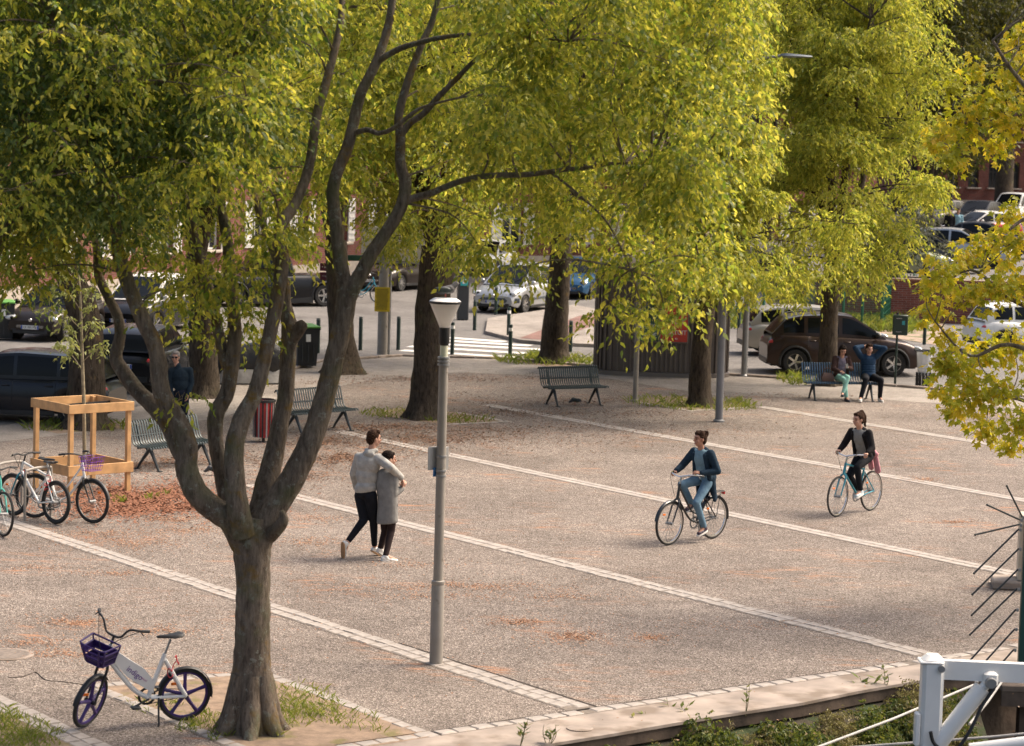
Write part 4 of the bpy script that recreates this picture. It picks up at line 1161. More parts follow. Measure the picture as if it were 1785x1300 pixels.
# ================================================================== cars
def paint(name, col, metal=.25, rough=.32):
    return M_('paint_' + name, col, rough, metal, .06, 2, coat=.15, spec=.35, dirt=((col[0] * .8 + .03, col[1] * .8 + .026, col[2] * .8 + .02), 3, .66))
STY = {
 # deck: lower body top line; roof: greenhouse line; fractions of length from rear (-.5) to front (.5), heights as fraction of H
 'hatch': dict(deck=[(-.5, .44), (-.485, .56), (-.42, .63), (-.1, .62), (.2, .615), (.27, .60), (.40, .535), (.47, .46), (.5, .36)], roof=[(-.47, .62), (-.40, .90), (-.30, .97), (-.05, 1.0), (.06, .975), (.27, .61)], win=[(-.40, -.26), (-.24, -.04), (-.02, .20)]),
 'suv': dict(deck=[(-.5, .42), (-.485, .56), (-.43, .64), (-.1, .635), (.2, .61), (.26, .60), (.40, .545), (.475, .47), (.5, .36)], roof=[(-.475, .63), (-.385, .91), (-.28, .97), (-.05, 1.0), (.04, .975), (.255, .61)], win=[(-.40, -.27), (-.245, -.05), (-.025, .20)]),
 'mpv': dict(deck=[(-.5, .42), (-.49, .54), (-.44, .60), (-.1, .59), (.22, .57), (.31, .555), (.42, .49), (.48, .42), (.5, .34)], roof=[(-.485, .60), (-.43, .92), (-.33, .98), (-.02, 1.0), (.08, .965), (.32, .57)], win=[(-.42, -.26), (-.24, -.03), (-.01, .24)]),
 'sedan': dict(deck=[(-.5, .46), (-.485, .60), (-.36, .665), (-.28, .665), (.15, .64), (.23, .63), (.40, .56), (.475, .47), (.5, .36)], roof=[(-.38, .66), (-.22, .95), (-.1, 1.0), (.02, .99), (.07, .965), (.235, .63)], win=[(-.30, -.20), (-.185, -.03), (-.015, .17)]),
 'pickup': dict(deck=[(-.5, .46), (-.495, .58), (-.44, .585), (-.1, .585), (.15, .58), (.22, .575), (.42, .54), (.485, .47), (.5, .36)], roof=[(-.11, .57), (-.10, .93), (-.06, .99), (.04, 1.0), (.09, .97), (.22, .58)], win=[(-.085, -.005), (.01, .17)]),
}
def smooth_lin(tab, x):
    xs = [t[0] for t in tab]; zs = [t[1] for t in tab]
    return float(np.mean([np.interp(x + d, xs, zs) for d in (-.012, 0, .012)]))
def wheel_meshes(r, wdt, spokes=5, rimm=CHROME):
    Mx = Matrix.Rotation(PI / 2, 4, 'X').to_3x3()
    ty = MB().lathe([(r * .62, -wdt * .42), (r * .9, -wdt * .5), (r * .985, -wdt * .36), (r, 0), (r * .985, wdt * .36), (r * .9, wdt * .5), (r * .62, wdt * .42)], 28, (0, 0, 0), Mx, True).mesh('tyre')
    ty.materials.append(RUBBER)
    rm = MB()
    rm.lathe([(r * .66, -wdt * .40), (r * .66, wdt * .40), (r * .60, wdt * .40), (r * .58, -.01), (r * .58, -wdt * .40)], 28, (0, 0, 0), Mx, True)
    rm.lathe([(.001, wdt * .30), (r * .14, wdt * .30), (r * .14, -wdt * .30), (.001, -wdt * .30)], 14, (0, 0, 0), Mx)
    for sd_ in (-1, 1):
        for i in range(spokes):
            a = 2 * PI * i / spokes
            p0 = Vector((math.cos(a) * r * .1, sd_ * wdt * .30, math.sin(a) * r * .1)); p1 = Vector((math.cos(a) * r * .62, sd_ * wdt * .36, math.sin(a) * r * .62))
            rm.bar(p0, p1, r * .17, .02, (0, 1, 0))
    dk = MB().lathe([(.001, -.02), (r * .6, -.02), (r * .6, .02), (.001, .02)], 24, (0, 0, 0), Mx).mesh('brake_disc'); dk.materials.append(BLACKP)
    rme = rm.mesh('rim'); rme.materials.append(rimm)
    return ty, rme, dk
def car(name, label, loc, ang, pm, L=4.0, W=1.74, H=1.48, style='hatch', wb=None, wr=.31, group=None, plate=None, rplate=None, spokes=5, clad=False, roofm=None, rimm=CHROME, bumper=False, cat='car'):
    st = STY[style]
    t = thing(name, label, cat, loc, ang, group)
    wb = wb or L * .63
    ax = [-wb / 2 - .01 * L, wb / 2 - .01 * L]
    deck = lambda x: smooth_lin(st['deck'], x / L) * H
    roof = lambda x: smooth_lin(st['roof'], x / L) * H
    rx0, rx1 = st['roof'][0][0] * L, st['roof'][-1][0] * L
    def hw(x):
        u = abs(x) / (L / 2)
        return W / 2 * (1 - .16 * u ** 6 - .05 * u ** 2)
    ra = wr * 1.13
    def zb(x):
        z = .20 + .10 * (abs(x) / (L / 2)) ** 8
        for a in ax:
            if abs(x - a) < ra: z = max(z, wr + math.sqrt(ra * ra - (x - a) ** 2))
        return z
    xs = set(np.linspace(-L / 2, L / 2, 26))
    for a in ax:
        for q in np.linspace(-1, 1, 11): xs.add(a + ra * .999 * math.sin(q * PI / 2))
    for q in (-.495, -.485, .495, .485): xs.add(q * L)
    xs = sorted(xs)
    rings = []
    prof = [(0, .97), (.25, 1.0), (.5, 1.005), (.62, .99), (.8, .975), (.93, .935), (1.0, .86)]
    for x in xs:
        w_ = hw(x); z0, z1 = zb(x), deck(x)
        if z1 - z0 < .05: z0 = z1 - .05
        half = [(w_ * k, z0 + (z1 - z0) * f) for f, k in prof] + [(w_ * .5, z1 + .018), (0, z1 + .026)]
        rings.append([(x, y, z) for y, z in half] + [(x, -y, z) for y, z in half[-2::-1]])
    mb = MB(); mb.grid(rings)
    n = len(rings[0])
    mb.f = [q[::-1] for q in mb.f]
    mb.add(rings[0], [tuple(range(n))]); mb.add(rings[-1], [tuple(range(n - 1, -1, -1))])
    mb.build('body', pm, t, True, 38)
    MB().box((-.01 * L, 0, .36), (L * .93, W * .80, .30)).box((-.01 * L, 0, .55), (L * .86, W * .72, .2)).build('underbody', BLACKP, t, False)
    # greenhouse
    def side(x, v):
        w0 = hw(x) * .885; z0 = deck(x) - .01; z1 = roof(x)
        h = max(z1 - z0, 0)
        w1 = w0 - .20 * h * (1 if not style == 'pickup' else .8)
        k = v ** 1.0
        return Vector((x, w0 + (w1 - w0) * k + .02 * math.sin(PI * v) * (h > .2), z0 + h * .93 * k))
    def topc(x, s_):
        e = side(x, 1.0); h = max(roof(x) - deck(x), 0)
        return Vector((x, e.y * s_, e.z + (roof(x) - e.z) * (1 - abs(s_) ** 2.6)))
    gx = sorted(set(list(np.linspace(rx0, rx1, 22)) + [q[0] * L for q in st['roof']]))
    gr = []
    for x in gx:
        l_ = [side(x, v) for v in (0, .3, .6, .85, 1)] + [topc(x, s_) for s_ in (.85, .6, .3, 0)]
        gr.append([tuple(p) for p in l_] + [(p.x, -p.y, p.z) for p in l_[-2::-1]])
    mb = MB(); mb.grid(gr); mb.f = [q[::-1] for q in mb.f]
    mb.build('cabin', roofm or pm, t, True, 30)
    # glazing laid on the cabin surface
    def patch(fn, us, vs, name, m=GLASSD, off=.006):
        rows = [[fn(u, v) for v in vs] for u in us]
        mb = MB(); mb.grid(rows)
        me = mb.mesh(name, True)
        # offset outward from the cabin axis
        c = Vector((0, 0, H * .6))
        for vtx in me.vertices:
            d = vtx.co - Vector((vtx.co.x, 0, H * .62)); vtx.co += d.normalized() * off + Vector((off * .6 * (1 if vtx.co.x > 0 else -1), 0, off))
        return link_mesh(name, me, m, t)
    for (a, b) in st['win']:
        for s_ in (1, -1):
            patch(lambda x, v: Vector((side(x, v).x, s_ * side(x, v).y, side(x, v).z)), np.linspace(a * L, b * L, 6), np.linspace(.14, .88, 4), 'side_window')
    xr = st['roof'][-2][0] * L
    patch(lambda x, s_: topc(x, s_), np.linspace(xr + .03, rx1 - .04 * L * .3, 7), np.linspace(-.9, .9, 9), 'windscreen')
    xq = st['roof'][1][0] * L if style != 'sedan' else st['roof'][1][0] * L - .05
    patch(lambda x, s_: topc(x, s_), np.linspace(rx0 + .03, xq, 6), np.linspace(-.86, .86, 9), 'rear_window')
    # door seams, sills, handles
    for s_ in (1, -1):
        for xx in (st['win'][-1][1] * L + .02, st['win'][-1][0] * L - .02, st['win'][-2][0] * L - .01):
            pts = []
            for f in (.12, .3, .5, .62, .8, .93):
                z0, z1 = zb(xx), deck(xx); k = np.interp(f, [p[0] for p in prof], [p[1] for p in prof])
                pts.append((xx, s_ * (hw(xx) * k + .001), z0 + (z1 - z0) * f))
            MB().tube(pts, .005, 4).build('door_seam', BLACKP, t)
    for s_ in (1, -1):
        for xx in (st['win'][-1][0] * L + .12, st['win'][-2][0] * L + .12):
            MB().box((xx, s_ * (hw(xx) * .975 + .012), deck(xx) - .13), (.17, .03, .028), 0, None, .01).build('door_handle', pm, t)
        MB().box((-.01 * L, s_ * W * .482, .235), (wb - 2 * ra, .03, .1 if not clad else .2), 0, None, .012).build('sill_trim', BLACKP, t)
        mx = st['win'][-1][1] * L - .02
        mb = MB().ell((mx, s_ * (hw(mx) + .09), deck(mx) + .10), (.07, .10, .075)); mb.bar((mx, s_ * hw(mx) * .9, deck(mx) + .03), (mx, s_ * (hw(mx) + .05), deck(mx) + .07), .05, .04)
        mb.build('wing_mirror', roofm if roofm else (BLACKP if clad else pm), t)
    # front
    zf = deck(L * .47)
    for s_ in (1, -1):
        hx = L * .452
        lm = Matrix.Rotation(-s_ * R(32), 3, 'Z') @ Matrix.Rotation(R(12), 3, 'Y')
        hl = MB().ell((hx + .02, s_ * hw(hx) * .82, deck(hx) - .07), (.11, .22, .085), lm, 14, 8).build('headlight', CLEARL, t)
        MB().ell((hx + .10, s_ * hw(hx) * .80, deck(hx) - .075), (.05, .065, .05), lm, 12, 8).build('bulb', GLASSD, hl)
        MB().box((L * .497, s_ * W * .30, .33), (.035, .16, .07), 0, None, .02).build('fog_lamp', BLACKP, t)
        zt = deck(-L * .46); tx = -L * .470
        MB().ell((tx + .02, s_ * hw(tx) * .875, zt * .85), (.12, .07, .085), Matrix.Rotation(s_ * R(25), 3, 'Z'), 12, 8).build('tail_light', REDL, t)
    MB().box((L * .497, 0, .42), (.03, W * .52, .09), 0, None, .02).box((L * .500, 0, .27), (.03, W * .62, .10), 0, None, .02).build('grille', BLACKP, t)
    gb = MB()
    for q in range(3): gb.box((L * .503, 0, .395 + .026 * q), (.03, W * .48, .008))
    gb.build('grille_bar', CHROME, t)
    MB().box((L * .49, 0, .56), (.06, W * .36, .05), 0, None, .02).build('upper_grille', BLACKP, t)
    MB().lathe([(.001, 0), (.05, 0), (.045, .012), (.001, .014)], 16, (L * .497 + .012, 0, .60), Matrix.Rotation(PI / 2, 3, 'Y')).build('badge', CHROME, t)
    MB().box((-L * .497, 0, .33), (.05, W * .72, .16), 0, None, .03).build('rear_bumper_trim', BLACKP, t)
    for s_, tx, z in ((1, plate, .40), (-1, rplate, .62)):
        if tx:
            x = s_ * (L * .5 + .022)
            p = MB().box((x, 0, z), (.014, .52, .11), 0, None, .006).build('number_plate', PLATE, t)
            MB().box((x + s_ * .002, -s_ * .238, z), (.014, .042, .104)).build('plate_band', PBLUE, p)
            MB().box((x + s_ * .002, s_ * .238, z), (.014, .042, .104)).build('plate_band', PBLUE, p)
            Mt = Matrix.Translation((x + s_ * .0085, 0, z)) @ Matrix.Rotation(s_ * PI / 2, 4, 'Z') @ Matrix.Rotation(PI / 2, 4, 'X')
            text_part('plate_text', tx, .098, INK, p, Mt, .001, sx=.9)
    if bumper:
        bb_ = []
        for y in np.linspace(-1, 1, 13):
            x = L * .5 - .30 * abs(y) ** 5 - .02; bb_.append([(x + .035, y * W * .49, .38), (x + .05, y * W * .495, .46), (x + .03, y * W * .49, .54)])
        MB().grid(bb_).build('front_bumper', M_('bumper_grey', (.06, .07, .08), .5), t)
        for s_ in (1, -1): MB().box((0, s_ * W * .505, .50), (wb - 2 * ra, .03, .09), 0, None, .012).build('side_moulding', M_('bumper_grey', (.06, .07, .08)), t)
    wp = MB()
    for s_ in (-.3, .25):
        e0 = topc(rx1 - .08, s_ * 1.3); e1 = topc(rx1 - .42, s_ * 1.3 + .5)
        wp.tube([e0 + Vector((.02, 0, .025)), e1 + Vector((.02, 0, .03))], .008, 5)
    wp.build('wiper', BLACKP, t)
    ty, rme, dk = wheel_meshes(wr, .21, spokes, rimm)
    for a in ax:
        for s_ in (1, -1):
            o = bpy.data.objects.new('wheel', ty); COL.objects.link(o); o.parent = t; o.location = (a, s_ * (W / 2 - .13), wr)
            for nm, me in (('rim', rme), ('brake_disc', dk)):
                q = bpy.data.objects.new(nm, me); COL.objects.link(q); q.parent = o
    if clad:
        for a in ax:
            for s_ in (1, -1):
                pts = [(a + (ra + .03) * math.cos(q), s_ * (hw(a) * .995), wr + (ra + .03) * math.sin(q)) for q in np.linspace(-.2, PI + .2, 14)]
                MB().tube(pts, .035, 6).build('arch_trim', BLACKP, t)
    if roofm or clad:
        for s_ in (1, -1):
            MB().tube([tuple(topc(x, s_ * .88) + Vector((0, 0, .035))) for x in np.linspace(rx0 * .75, xr * .6 - .1, 8)], .014, 6).build('roof_rail', STEEL, t)
    return t
def at(px, py, z=0.0): p = G(px, py, z); return (p.x, p.y, z + (.009 if z == 0 else .002))
def hd(dx, dy): return math.atan2(dy, dx)
BLK = paint('black', (.012, .012, .014), .2, .25); NAVY = paint('navy', (.008, .010, .015), .1, .25); SIL = paint('silver', (.42, .43, .44), .6, .35)
BRN = paint('brown', (.045, .027, .021), .4, .28); GRN = paint('pale_green', (.42, .45, .30), .4, .35); WHT = paint('white', (.72, .72, .70), 0, .35)
REDP = paint('red', (.35, .02, .03), .2, .3); DGR = paint('dark_grey', (.06, .06, .065), .5, .3); BLU = paint('blue', (.03, .10, .20), .4, .28); CHAM = paint('champagne', (.40, .37, .32), .5, .35)
DKB = paint('dark_brown', (.022, .016, .014), .3, .28)
ROOFW = paint('roof_white', (.70, .68, .64), 0, .4)
car('hatchback_car', 'dark blue-black hatchback seen side-on at the left edge', at(35, 730), hd(-1, .12), NAVY, 4.1, 1.75, 1.46, 'hatch')
car('hatchback_car', 'black hatchback seen from behind, left of the man in sunglasses', at(250, 672), hd(.12, 1), BLK, 3.9, 1.72, 1.47, 'hatch', rplate='CL 220 TM')
car('small_car', 'small dark car facing us beside the left wheelie bin', at(100, 588), hd(-.25, -1), DKB, 3.6, 1.66, 1.49, 'hatch', plate='CE 905 MB')
car('two_tone_car', 'black car with white roof and mirrors parked behind the sapling', at(262, 575), hd(-.32, -1), BLK, 4.2, 1.78, 1.66, 'mpv', plate='CX 479 CJ', roofm=ROOFW)
car('pickup_truck', 'black pickup truck with chrome wheels behind the maroon signs', at(470, 532), hd(-.9, -.45), BLK, 5.1, 1.85, 1.8, 'pickup', wr=.38, cat='pickup', clad=True)
car('saloon_car', 'black saloon car with silver wheels behind the yellow notice', at(697, 503), hd(-.50, -1), DKB, 4.7, 1.84, 1.43, 'sedan', plate='EX 118 KD', spokes=10)
car('people_carrier', 'silver people carrier facing the crossing behind the bollards', at(905, 541), hd(-.46, -1), SIL, 4.27, 1.75, 1.64, 'mpv', plate='577 BPE 31', spokes=7, bumper=True)
car('parked_car', 'dark blue car half hidden behind the trunk left of the kiosk', at(1010, 517), hd(-.30, -1), BLU, 4.1, 1.74, 1.48, 'hatch', plate='CA 614 GL')
car('parked_car', 'white car behind the silver people carrier under the leaves', at(850, 478), hd(-.3, -1), WHT, 4.1, 1.74, 1.48, 'hatch')
car('crossover_car', 'metallic brown crossover car parked behind the seated couple', at(1463, 650), hd(1, .06), BRN, 4.12, 1.78, 1.62, 'suv', 2.6, .335, plate='DA 351 QY', clad=True, spokes=5)
car('estate_car', 'champagne silver hatchback partly hidden behind the brown crossover', at(1415, 619), hd(1, .10), CHAM, 4.1, 1.72, 1.45, 'hatch', spokes=9)
car('parked_car', 'white hatchback with red tail light behind the plane leaves at right', at(1800, 612), hd(1, .25), WHT, 4.0, 1.74, 1.48, 'hatch', clad=True)
def up_at(px, Y): d = PY(px, 400, Y); return (d.x, Y, UPZ + .002)
car('parked_car', 'pale green car nose on top of the brick retaining wall', up_at(1568, 88.6), hd(1, -.12), GRN, 3.8, 1.68, 1.5, 'hatch', spokes=9, group='cars parked on the upper road')
car('parked_car', 'dark silver car with open view of its windscreen behind the pale green car', up_at(1612, 93.0), hd(1, -.25), DGR, 4.2, 1.75, 1.46, 'hatch', group='cars parked on the upper road')
car('parked_car', 'long silver car above the yellow plane leaves', up_at(1668, 97.5), hd(1, -.35), SIL, 4.4, 1.78, 1.5, 'hatch', group='cars parked on the upper road')
car('parked_car', 'grey car third row back on the upper road', up_at(1715, 106), hd(1, -.3), DGR, 4.3, 1.78, 1.5, 'sedan', group='cars parked on the upper road')
car('parked_car', 'red and white car in the far car park', up_at(1712, 124), hd(-.9, -.5), REDP, 4.0, 1.72, 1.45, 'hatch', group='cars parked on the upper road', roofm=ROOFW)
car('parked_car', 'pale car left of the far lamp post', up_at(1640, 142), hd(-.6, -1), CHAM, 4.2, 1.78, 1.55, 'suv', group='cars parked on the upper road')
car('parked_car', 'dark car with bright windscreen between the two thick far trunks', up_at(1705, 140), hd(-.6, -1), DGR, 4.3, 1.8, 1.6, 'suv', group='cars parked on the upper road')
car('parked_van', 'white van at the far right behind the thick trunk', up_at(1764, 150), hd(-.5, -1), WHT, 4.6, 1.85, 1.9, 'mpv', group='cars parked on the upper road', cat='van')
car('parked_car', 'green car farthest left on the upper road', up_at(1612, 152), hd(-.6, -1), paint('green', (.03, .10, .05), .2, .3), 4.1, 1.76, 1.5, 'hatch', group='cars parked on the upper road')

# ================================================================== street furniture
def bollard(px, py, hpx, label, band=False):
    b = G(px, py); h = hpx * mpp(b.y)
    if 800 < px < 900 and py < 600: b.z = .0
    t = thing('bollard', label, 'bollard', b, 0, 'dark green bollards along the road')
    MB().lathe([(.055, -.05), (.055, h - .02), (.05, h - .003), (.03, h)], 16).build('post', DKGREEN, t)
    MB().lathe([(.062, 0), (.062, .015), (.055, .02)], 16).build('base_ring', BLACKP, t)
    if band: MB().lathe([(.0565, h * .80), (.0565, h * .90)], 16).build('white_band', WHITEP, t)
    else: MB().lathe([(.056, h * .955), (.056, h * .975)], 16).build('cap_ring', STEEL, t)
bollard(554, 616, 62, 'dark bollard just right of the green-lidded wheelie bin')
bollard(628, 611, 60, 'dark bollard left of the post with the yellow notice')
bollard(694, 610, 59, 'dark bollard right of the post with the yellow notice')
bollard(788, 618, 57, 'white-banded bollard partly behind the lamp post head', True)
bollard(827, 576, 54, 'dark green bollard right of the parking meter')
bollard(864, 549, 50, 'dark green bollard in front of the silver people carrier')
bollard(886, 590, 55, 'white-banded bollard on the kerb across the crossing', True)
bollard(889, 622, 57, 'white-banded bollard at the near end of the crossing', True)
bollard(994, 614, 56, 'dark bollard between the hackberry trunk and the kiosk')
bollard(1287, 598, 59, 'dark green bollard right of the kiosk')
bollard(1611, 601, 40, 'dark bollard left of the white hatchback at right')
# cone lamp
lp = G(760, 1157)
ls = lp.y / FPX
lamp = thing('lamp_post', 'grey lamp post with inverted cone lantern in the foreground', 'lamp post', lp)
zt = lambda py: PY(770, py, lp.y).z
z1 = zt(1020); z2 = zt(640); z3 = zt(620); z4 = zt(600); z5 = zt(572); z6 = zt(528); z7 = zt(514)
MB().lathe([(.078, -.05), (.075, z1), (.066, z1 + .03)], 20).build('base_tube', GREYPAINT, lamp)
MB().lathe([(.072, z1 + .005), (.077, z1 + .015), (.077, z1 + .05), (.06, z1 + .06)], 20).build('joint_collar', GREYPAINT, lamp)
MB().lathe([(.057, z1), (.053, z3 - .02)], 20).build('shaft', GREYPAINT, lamp)
for k_, q in enumerate((z3 - .02, z3 - .06, z3 - .10)):
    MB().lathe([(.053, q - .012), (.07, q - .01), (.07, q + .01), (.053, q + .012)], 18).build('clamp_ring', STEEL, lamp)
MB().lathe([(.046, z3 - .03), (.046, z4)], 18).build('neck', M_('cream_neck', (.55, .55, .42), .5), lamp)
MB().lathe([(.05, z4 - .01), (.062, z4 + .02), (.062, z5 + .01)], 18).build('socket', BLACKP, lamp)
k = NT('opal_cone')
k.p.inputs['Roughness'].default_value = .25
nz_ = k.ramp(k.noise(6, 4), [(.35, (.93, .91, .88)), (.7, (.80, .76, .72))]); k.l(nz_, k.p.inputs['Base Color'])
tb_ = k.n('ShaderNodeBsdfTranslucent'); tb_.inputs['Color'].default_value = (.95, .92, .88, 1)
mx_ = k.n('ShaderNodeMixShader'); mx_.inputs[0].default_value = .62
k.l(k.p.outputs[0], mx_.inputs[1]); k.l(tb_.outputs[0], mx_.inputs[2]); k.l(mx_.outputs[0], k.t.nodes['Material Output'].inputs['Surface'])
rr = 27 * ls
MB().lathe([(.05, z5), (rr, z6)], 32).build('lantern_cone_skin', k.m, lamp) if False else MB().add(*(lambda n: ([(r_ * math.cos(2 * PI * j / n), r_ * math.sin(2 * PI * j / n), z) for r_, z in ((.05, z5), (rr, z6)) for j in range(n)], [(j, (j + 1) % n, n + (j + 1) % n, n + j) for j in range(n)]))(32)).build('lantern_cone', k.m, lamp)
MB().lathe([(.018, z5 + .005), (.022, z6 - .08), (.001, z6 - .05)], 12).build('bulb_holder', M_('bulb_grey', (.55, .53, .5), .5), lamp)
MB().lathe([(rr + .004, z6 - .004), (rr + .009, z6 + .018), (rr + .004, z6 + .024), (.001, z6 + .024), (.001, z6 + .01)], 32).build('lid_rim', BLACKP, lamp)
MB().lathe([(rr + .004, z6 + .025), (rr * .75, z6 + .055), (.001, z6 + .065)], 32).build('lid', M_('lid_white', (.72, .70, .68), .4), lamp)
zs_ = zt(800)
pnl = MB().box((-.10, .0, zs_ + .005), (.13, .012, .27), R(40), None, .004).build('sign_plate', M_('sign_back', (.45, .45, .45), .5, .5, .1, 6), lamp)
MB().box((-.065, .0, zt(823)), (.06, .012, .105), R(40), None, .003).build('blue_sign', M_('sign_blue', (.05, .16, .36), .5), lamp)
MB().box((.055, .06, zs_), (.012, .13, .27), R(-20), None, .004).build('sign_plate', STEEL, lamp)
for q in (zt(795), zt(820), zt(829)):
    MB().lathe([(.058, q - .012), (.063, q - .01), (.063, q + .01), (.058, q + .012)], 18).build('strap', STEEL, lamp)
# plain poles
def pole(name, label, px, py, toppy, rpx, m, z_off=0):
    b = G(px, py); h = PY(px + 3, toppy, b.y).z
    t = thing(name, label, 'post', b)
    r_ = rpx * mpp(b.y)
    MB().lathe([(r_, -.05), (r_ * .97, h * .5), (r_ * .9, h)], 16).build('shaft', m, t)
    MB().lathe([(r_ * 1.5, 0), (r_ * 1.5, .03), (r_ * 1.02, .06)], 16).build('foot_collar', m, t)
    MB().lathe([(r_ * .9, h), (r_ * .6, h + .02), (.001, h + .025)], 16).build('cap', m, t)
    return t, b, h
pole('thin_pole', 'thin grey pole in front of the kiosk', 1107, 700, 470, 4.6, GREYPAINT)
pole('thin_pole', 'slim grey post right of the kiosk', 1297, 656, 430, 5.5, STEEL)
t, b, h = pole('street_light', 'tall blue-grey street light whose arm shows above the hackberry crowns', 1253, 735, 150, 6.8, BLUEGREY)
t['category'] = 'street light'
e0 = Vector((0, 0, h - .1)); k1 = mpp(b.y)
hp = PY(1320, 104, b.y) - b; hq = PY(1362, 97, b.y) - b; hr = PY(1416, 99, b.y) - b
MB().tube([e0, PY(1285, 122, b.y) - b, hp, hq], [.055, .045, .04, .035], 10, True, 4).build('arm', BLUEGREY, t)
lh = MB()
lh.rings([[Vector((hq.lerp(hr, u).x, s0 * wd_, hq.lerp(hr, u).z + dz)) for (s0, dz) in ((-1, 0), (-.6, th), (.6, th), (1, 0), (.6, -th * .6), (-.6, -th * .6))] for u, wd_, th in ((-.02, .05, .045), (.15, .12, .06), (.6, .14, .04), (.95, .11, .025), (1.0, .06, .012))])
lh.build('lantern', M_('lantern_grey', (.13, .15, .17), .4, .3), t)
t, b, h = pole('sign_post', 'thick grey post carrying the yellow notice and beige board', 666, 621, 400, 9, GREYPAINT)
MB().lathe([(.05, -.05), (.05, h * .95)], 14, (.16, .15, 0)).build('second_shaft', STEEL, t)
yn = MB().box((-.02, -.15, PY(664, 521, b.y).z), (.41, .02, .66), 0, None, .004).build('yellow_notice', M_('yellow_card', (.62, .44, .02), .6), t)
nl = MB()
for q in range(17):
    nl.box((-.02 + random.uniform(-.02, .02), -.163, PY(664, 521, b.y).z + .27 - q * .033), (.33 - random.uniform(0, .06), .004, .010))
nl.build('notice_text', INK, yn)
bz = PY(690, 425, b.y).z
MB().box((.25, .1, bz), (1.75, .10, .92), R(6), None, .02).build('beige_board', M_('beige_board', (.58, .53, .44), .5), t)
MB().box((.25, .1, bz - .5), (1.75, .06, .05), R(6)).build('board_rail', STEEL, t)
# maroon direction signs
b = G(579, 640)
t = thing('direction_sign', 'dark post with two maroon direction signs and a green one', 'sign', b)
MB().lathe([(.045, -.05), (.045, PY(585, 430, b.y).z)], 12).build('shaft', M_('dark_post', (.02, .017, .016), .5), t)
for q, txt in ((465, '< salle de sport'), (481, '< halte fluviale')):
    z = PY(570, q, b.y).z
    s_ = MB().box((-.08, -.06, z), (.56, .03, .20), R(4), None, .008).build('sign_panel', M_('maroon', (.09, .012, .028), .45), t)
    text_part('sign_text', txt, .075, WHITEP, s_, Matrix.Translation((-.08, -.078, z)) @ Matrix.Rotation(R(4), 4, 'Z') @ Matrix.Rotation(PI / 2, 4, 'X'), .001)
z = PY(610, 449, b.y).z
MB().box((.5, -.05, z), (.62, .03, .15), R(4), None, .008).build('green_panel', M_('green_sign', (.015, .07, .04), .45), t)
# parking meter
b = G(806, 558)
t = thing('parking_meter', 'dark grey parking meter with turquoise label behind the lamp head', 'parking meter', b)
h = PY(808, 475, b.y).z
MB().box((0, 0, h / 2), (.36, .30, h), R(10), None, .04).build('cabinet', M_('meter_grey', (.035, .04, .045), .45), t)
MB().box((0, 0, h - .02), (.40, .34, .10), R(10), None, .03).build('hood', M_('meter_grey', (.035, .04, .045)), t)
MB().box((.03, -.155, h * .82), (.24, .03, .28), R(10), None, .01).build('label_panel', M_('turquoise', (.02, .42, .45), .4), t)
MB().box((.03, -.172, h * .82), (.10, .02, .15), R(10), None, .01).build('label_symbol', WHITEP, t)
# kiosk
kc = PY(1150, 660, G(1150, 656).y + 1.2); kc.z = 0
ks = thing('kiosk', 'round dark grey ribbed metal kiosk with advertising posters', 'kiosk', kc)
krx, kry = 1.72, 1.35
kh = PY(1150, 470, kc.y).z
KM = M_('kiosk_metal', (.13, .108, .096), .42, .3, .1, 3); KP = M_('kiosk_panel', (.17, .145, .13), .45, .3, .1, 3)
def kp(a, k_=1.0, z=0):
    # rounded rectangle plan
    c, s_ = math.cos(a), math.sin(a); q = 4.5
    r_ = (abs(c / krx) ** q + abs(s_ / kry) ** q) ** (-1 / q)
    return Vector((c * r_ * k_, s_ * r_ * k_, z))
NK = 72
MB().rings([[kp(2 * PI * i / NK, .985, z) for i in range(NK)] for z in (-.02, kh)]).build('shell', KM, ks, True, 40)
for i in range(NK):
    a = 2 * PI * (i + .5) / NK; p = kp(a, 1.0)
    if p.y > .35: continue
    u = (kp(a + .02) - kp(a - .02)); an = math.atan2(u.y, u.x)
    MB().box((p.x, p.y, kh * .5 + .06), (.055, .05, kh - .14), an, None, .014).build('rib', KM, ks)
MB().rings([[kp(2 * PI * i / NK, k_, z) for i in range(NK)] for k_, z in ((1.03, -.02), (1.03, .10), (1.0, .12))]).build('plinth', KP, ks, True, 40)
MB().rings([[kp(2 * PI * i / NK, k_, z) for i in range(NK)] for k_, z in ((1.02, kh - .05), (1.10, kh + .02), (1.10, kh + .22), (1.0, kh + .30), (.5, kh + .42))]).build('roof', KM, ks, True, 40)
pz = PY(1150, 562, kc.y - kry).z
fm = MB().box((-.10, -kry - .05, pz), (1.42, .07, 1.05), 0, None, .02).build('poster_frame', KP, ks)
p1_ = MB().box((-.46, -kry - .092, pz), (.62, .02, .95)).build('green_poster', M_('poster_green', (.035, .085, .055), .4, 0, .5, 3), ks)
p2_ = MB().box((.24, -kry - .092, pz), (.68, .02, .95)).build('red_poster', M_('poster_red', (.52, .05, .035), .4, 0, .25, 3), ks)
def ktext(nm, s_, x, z, size, par, m=WHITEP): text_part(nm, s_, size, m, par, Matrix.Translation((x, -kry - .105, z)) @ Matrix.Rotation(PI / 2, 4, 'X'), .001)
ktext('poster_text', 'GEEK', -.44, pz - .10, .17, p1_); ktext('poster_text', '4,90 €', -.44, pz - .34, .19, p1_)
ktext('poster_text', 'OFFERT', .24, pz + .02, .15, p2_); ktext('poster_text', 'GRATUIT', .24, pz - .24, .155, p2_)
ktext('poster_text', '40', .3, pz - .40, .07, p2_)
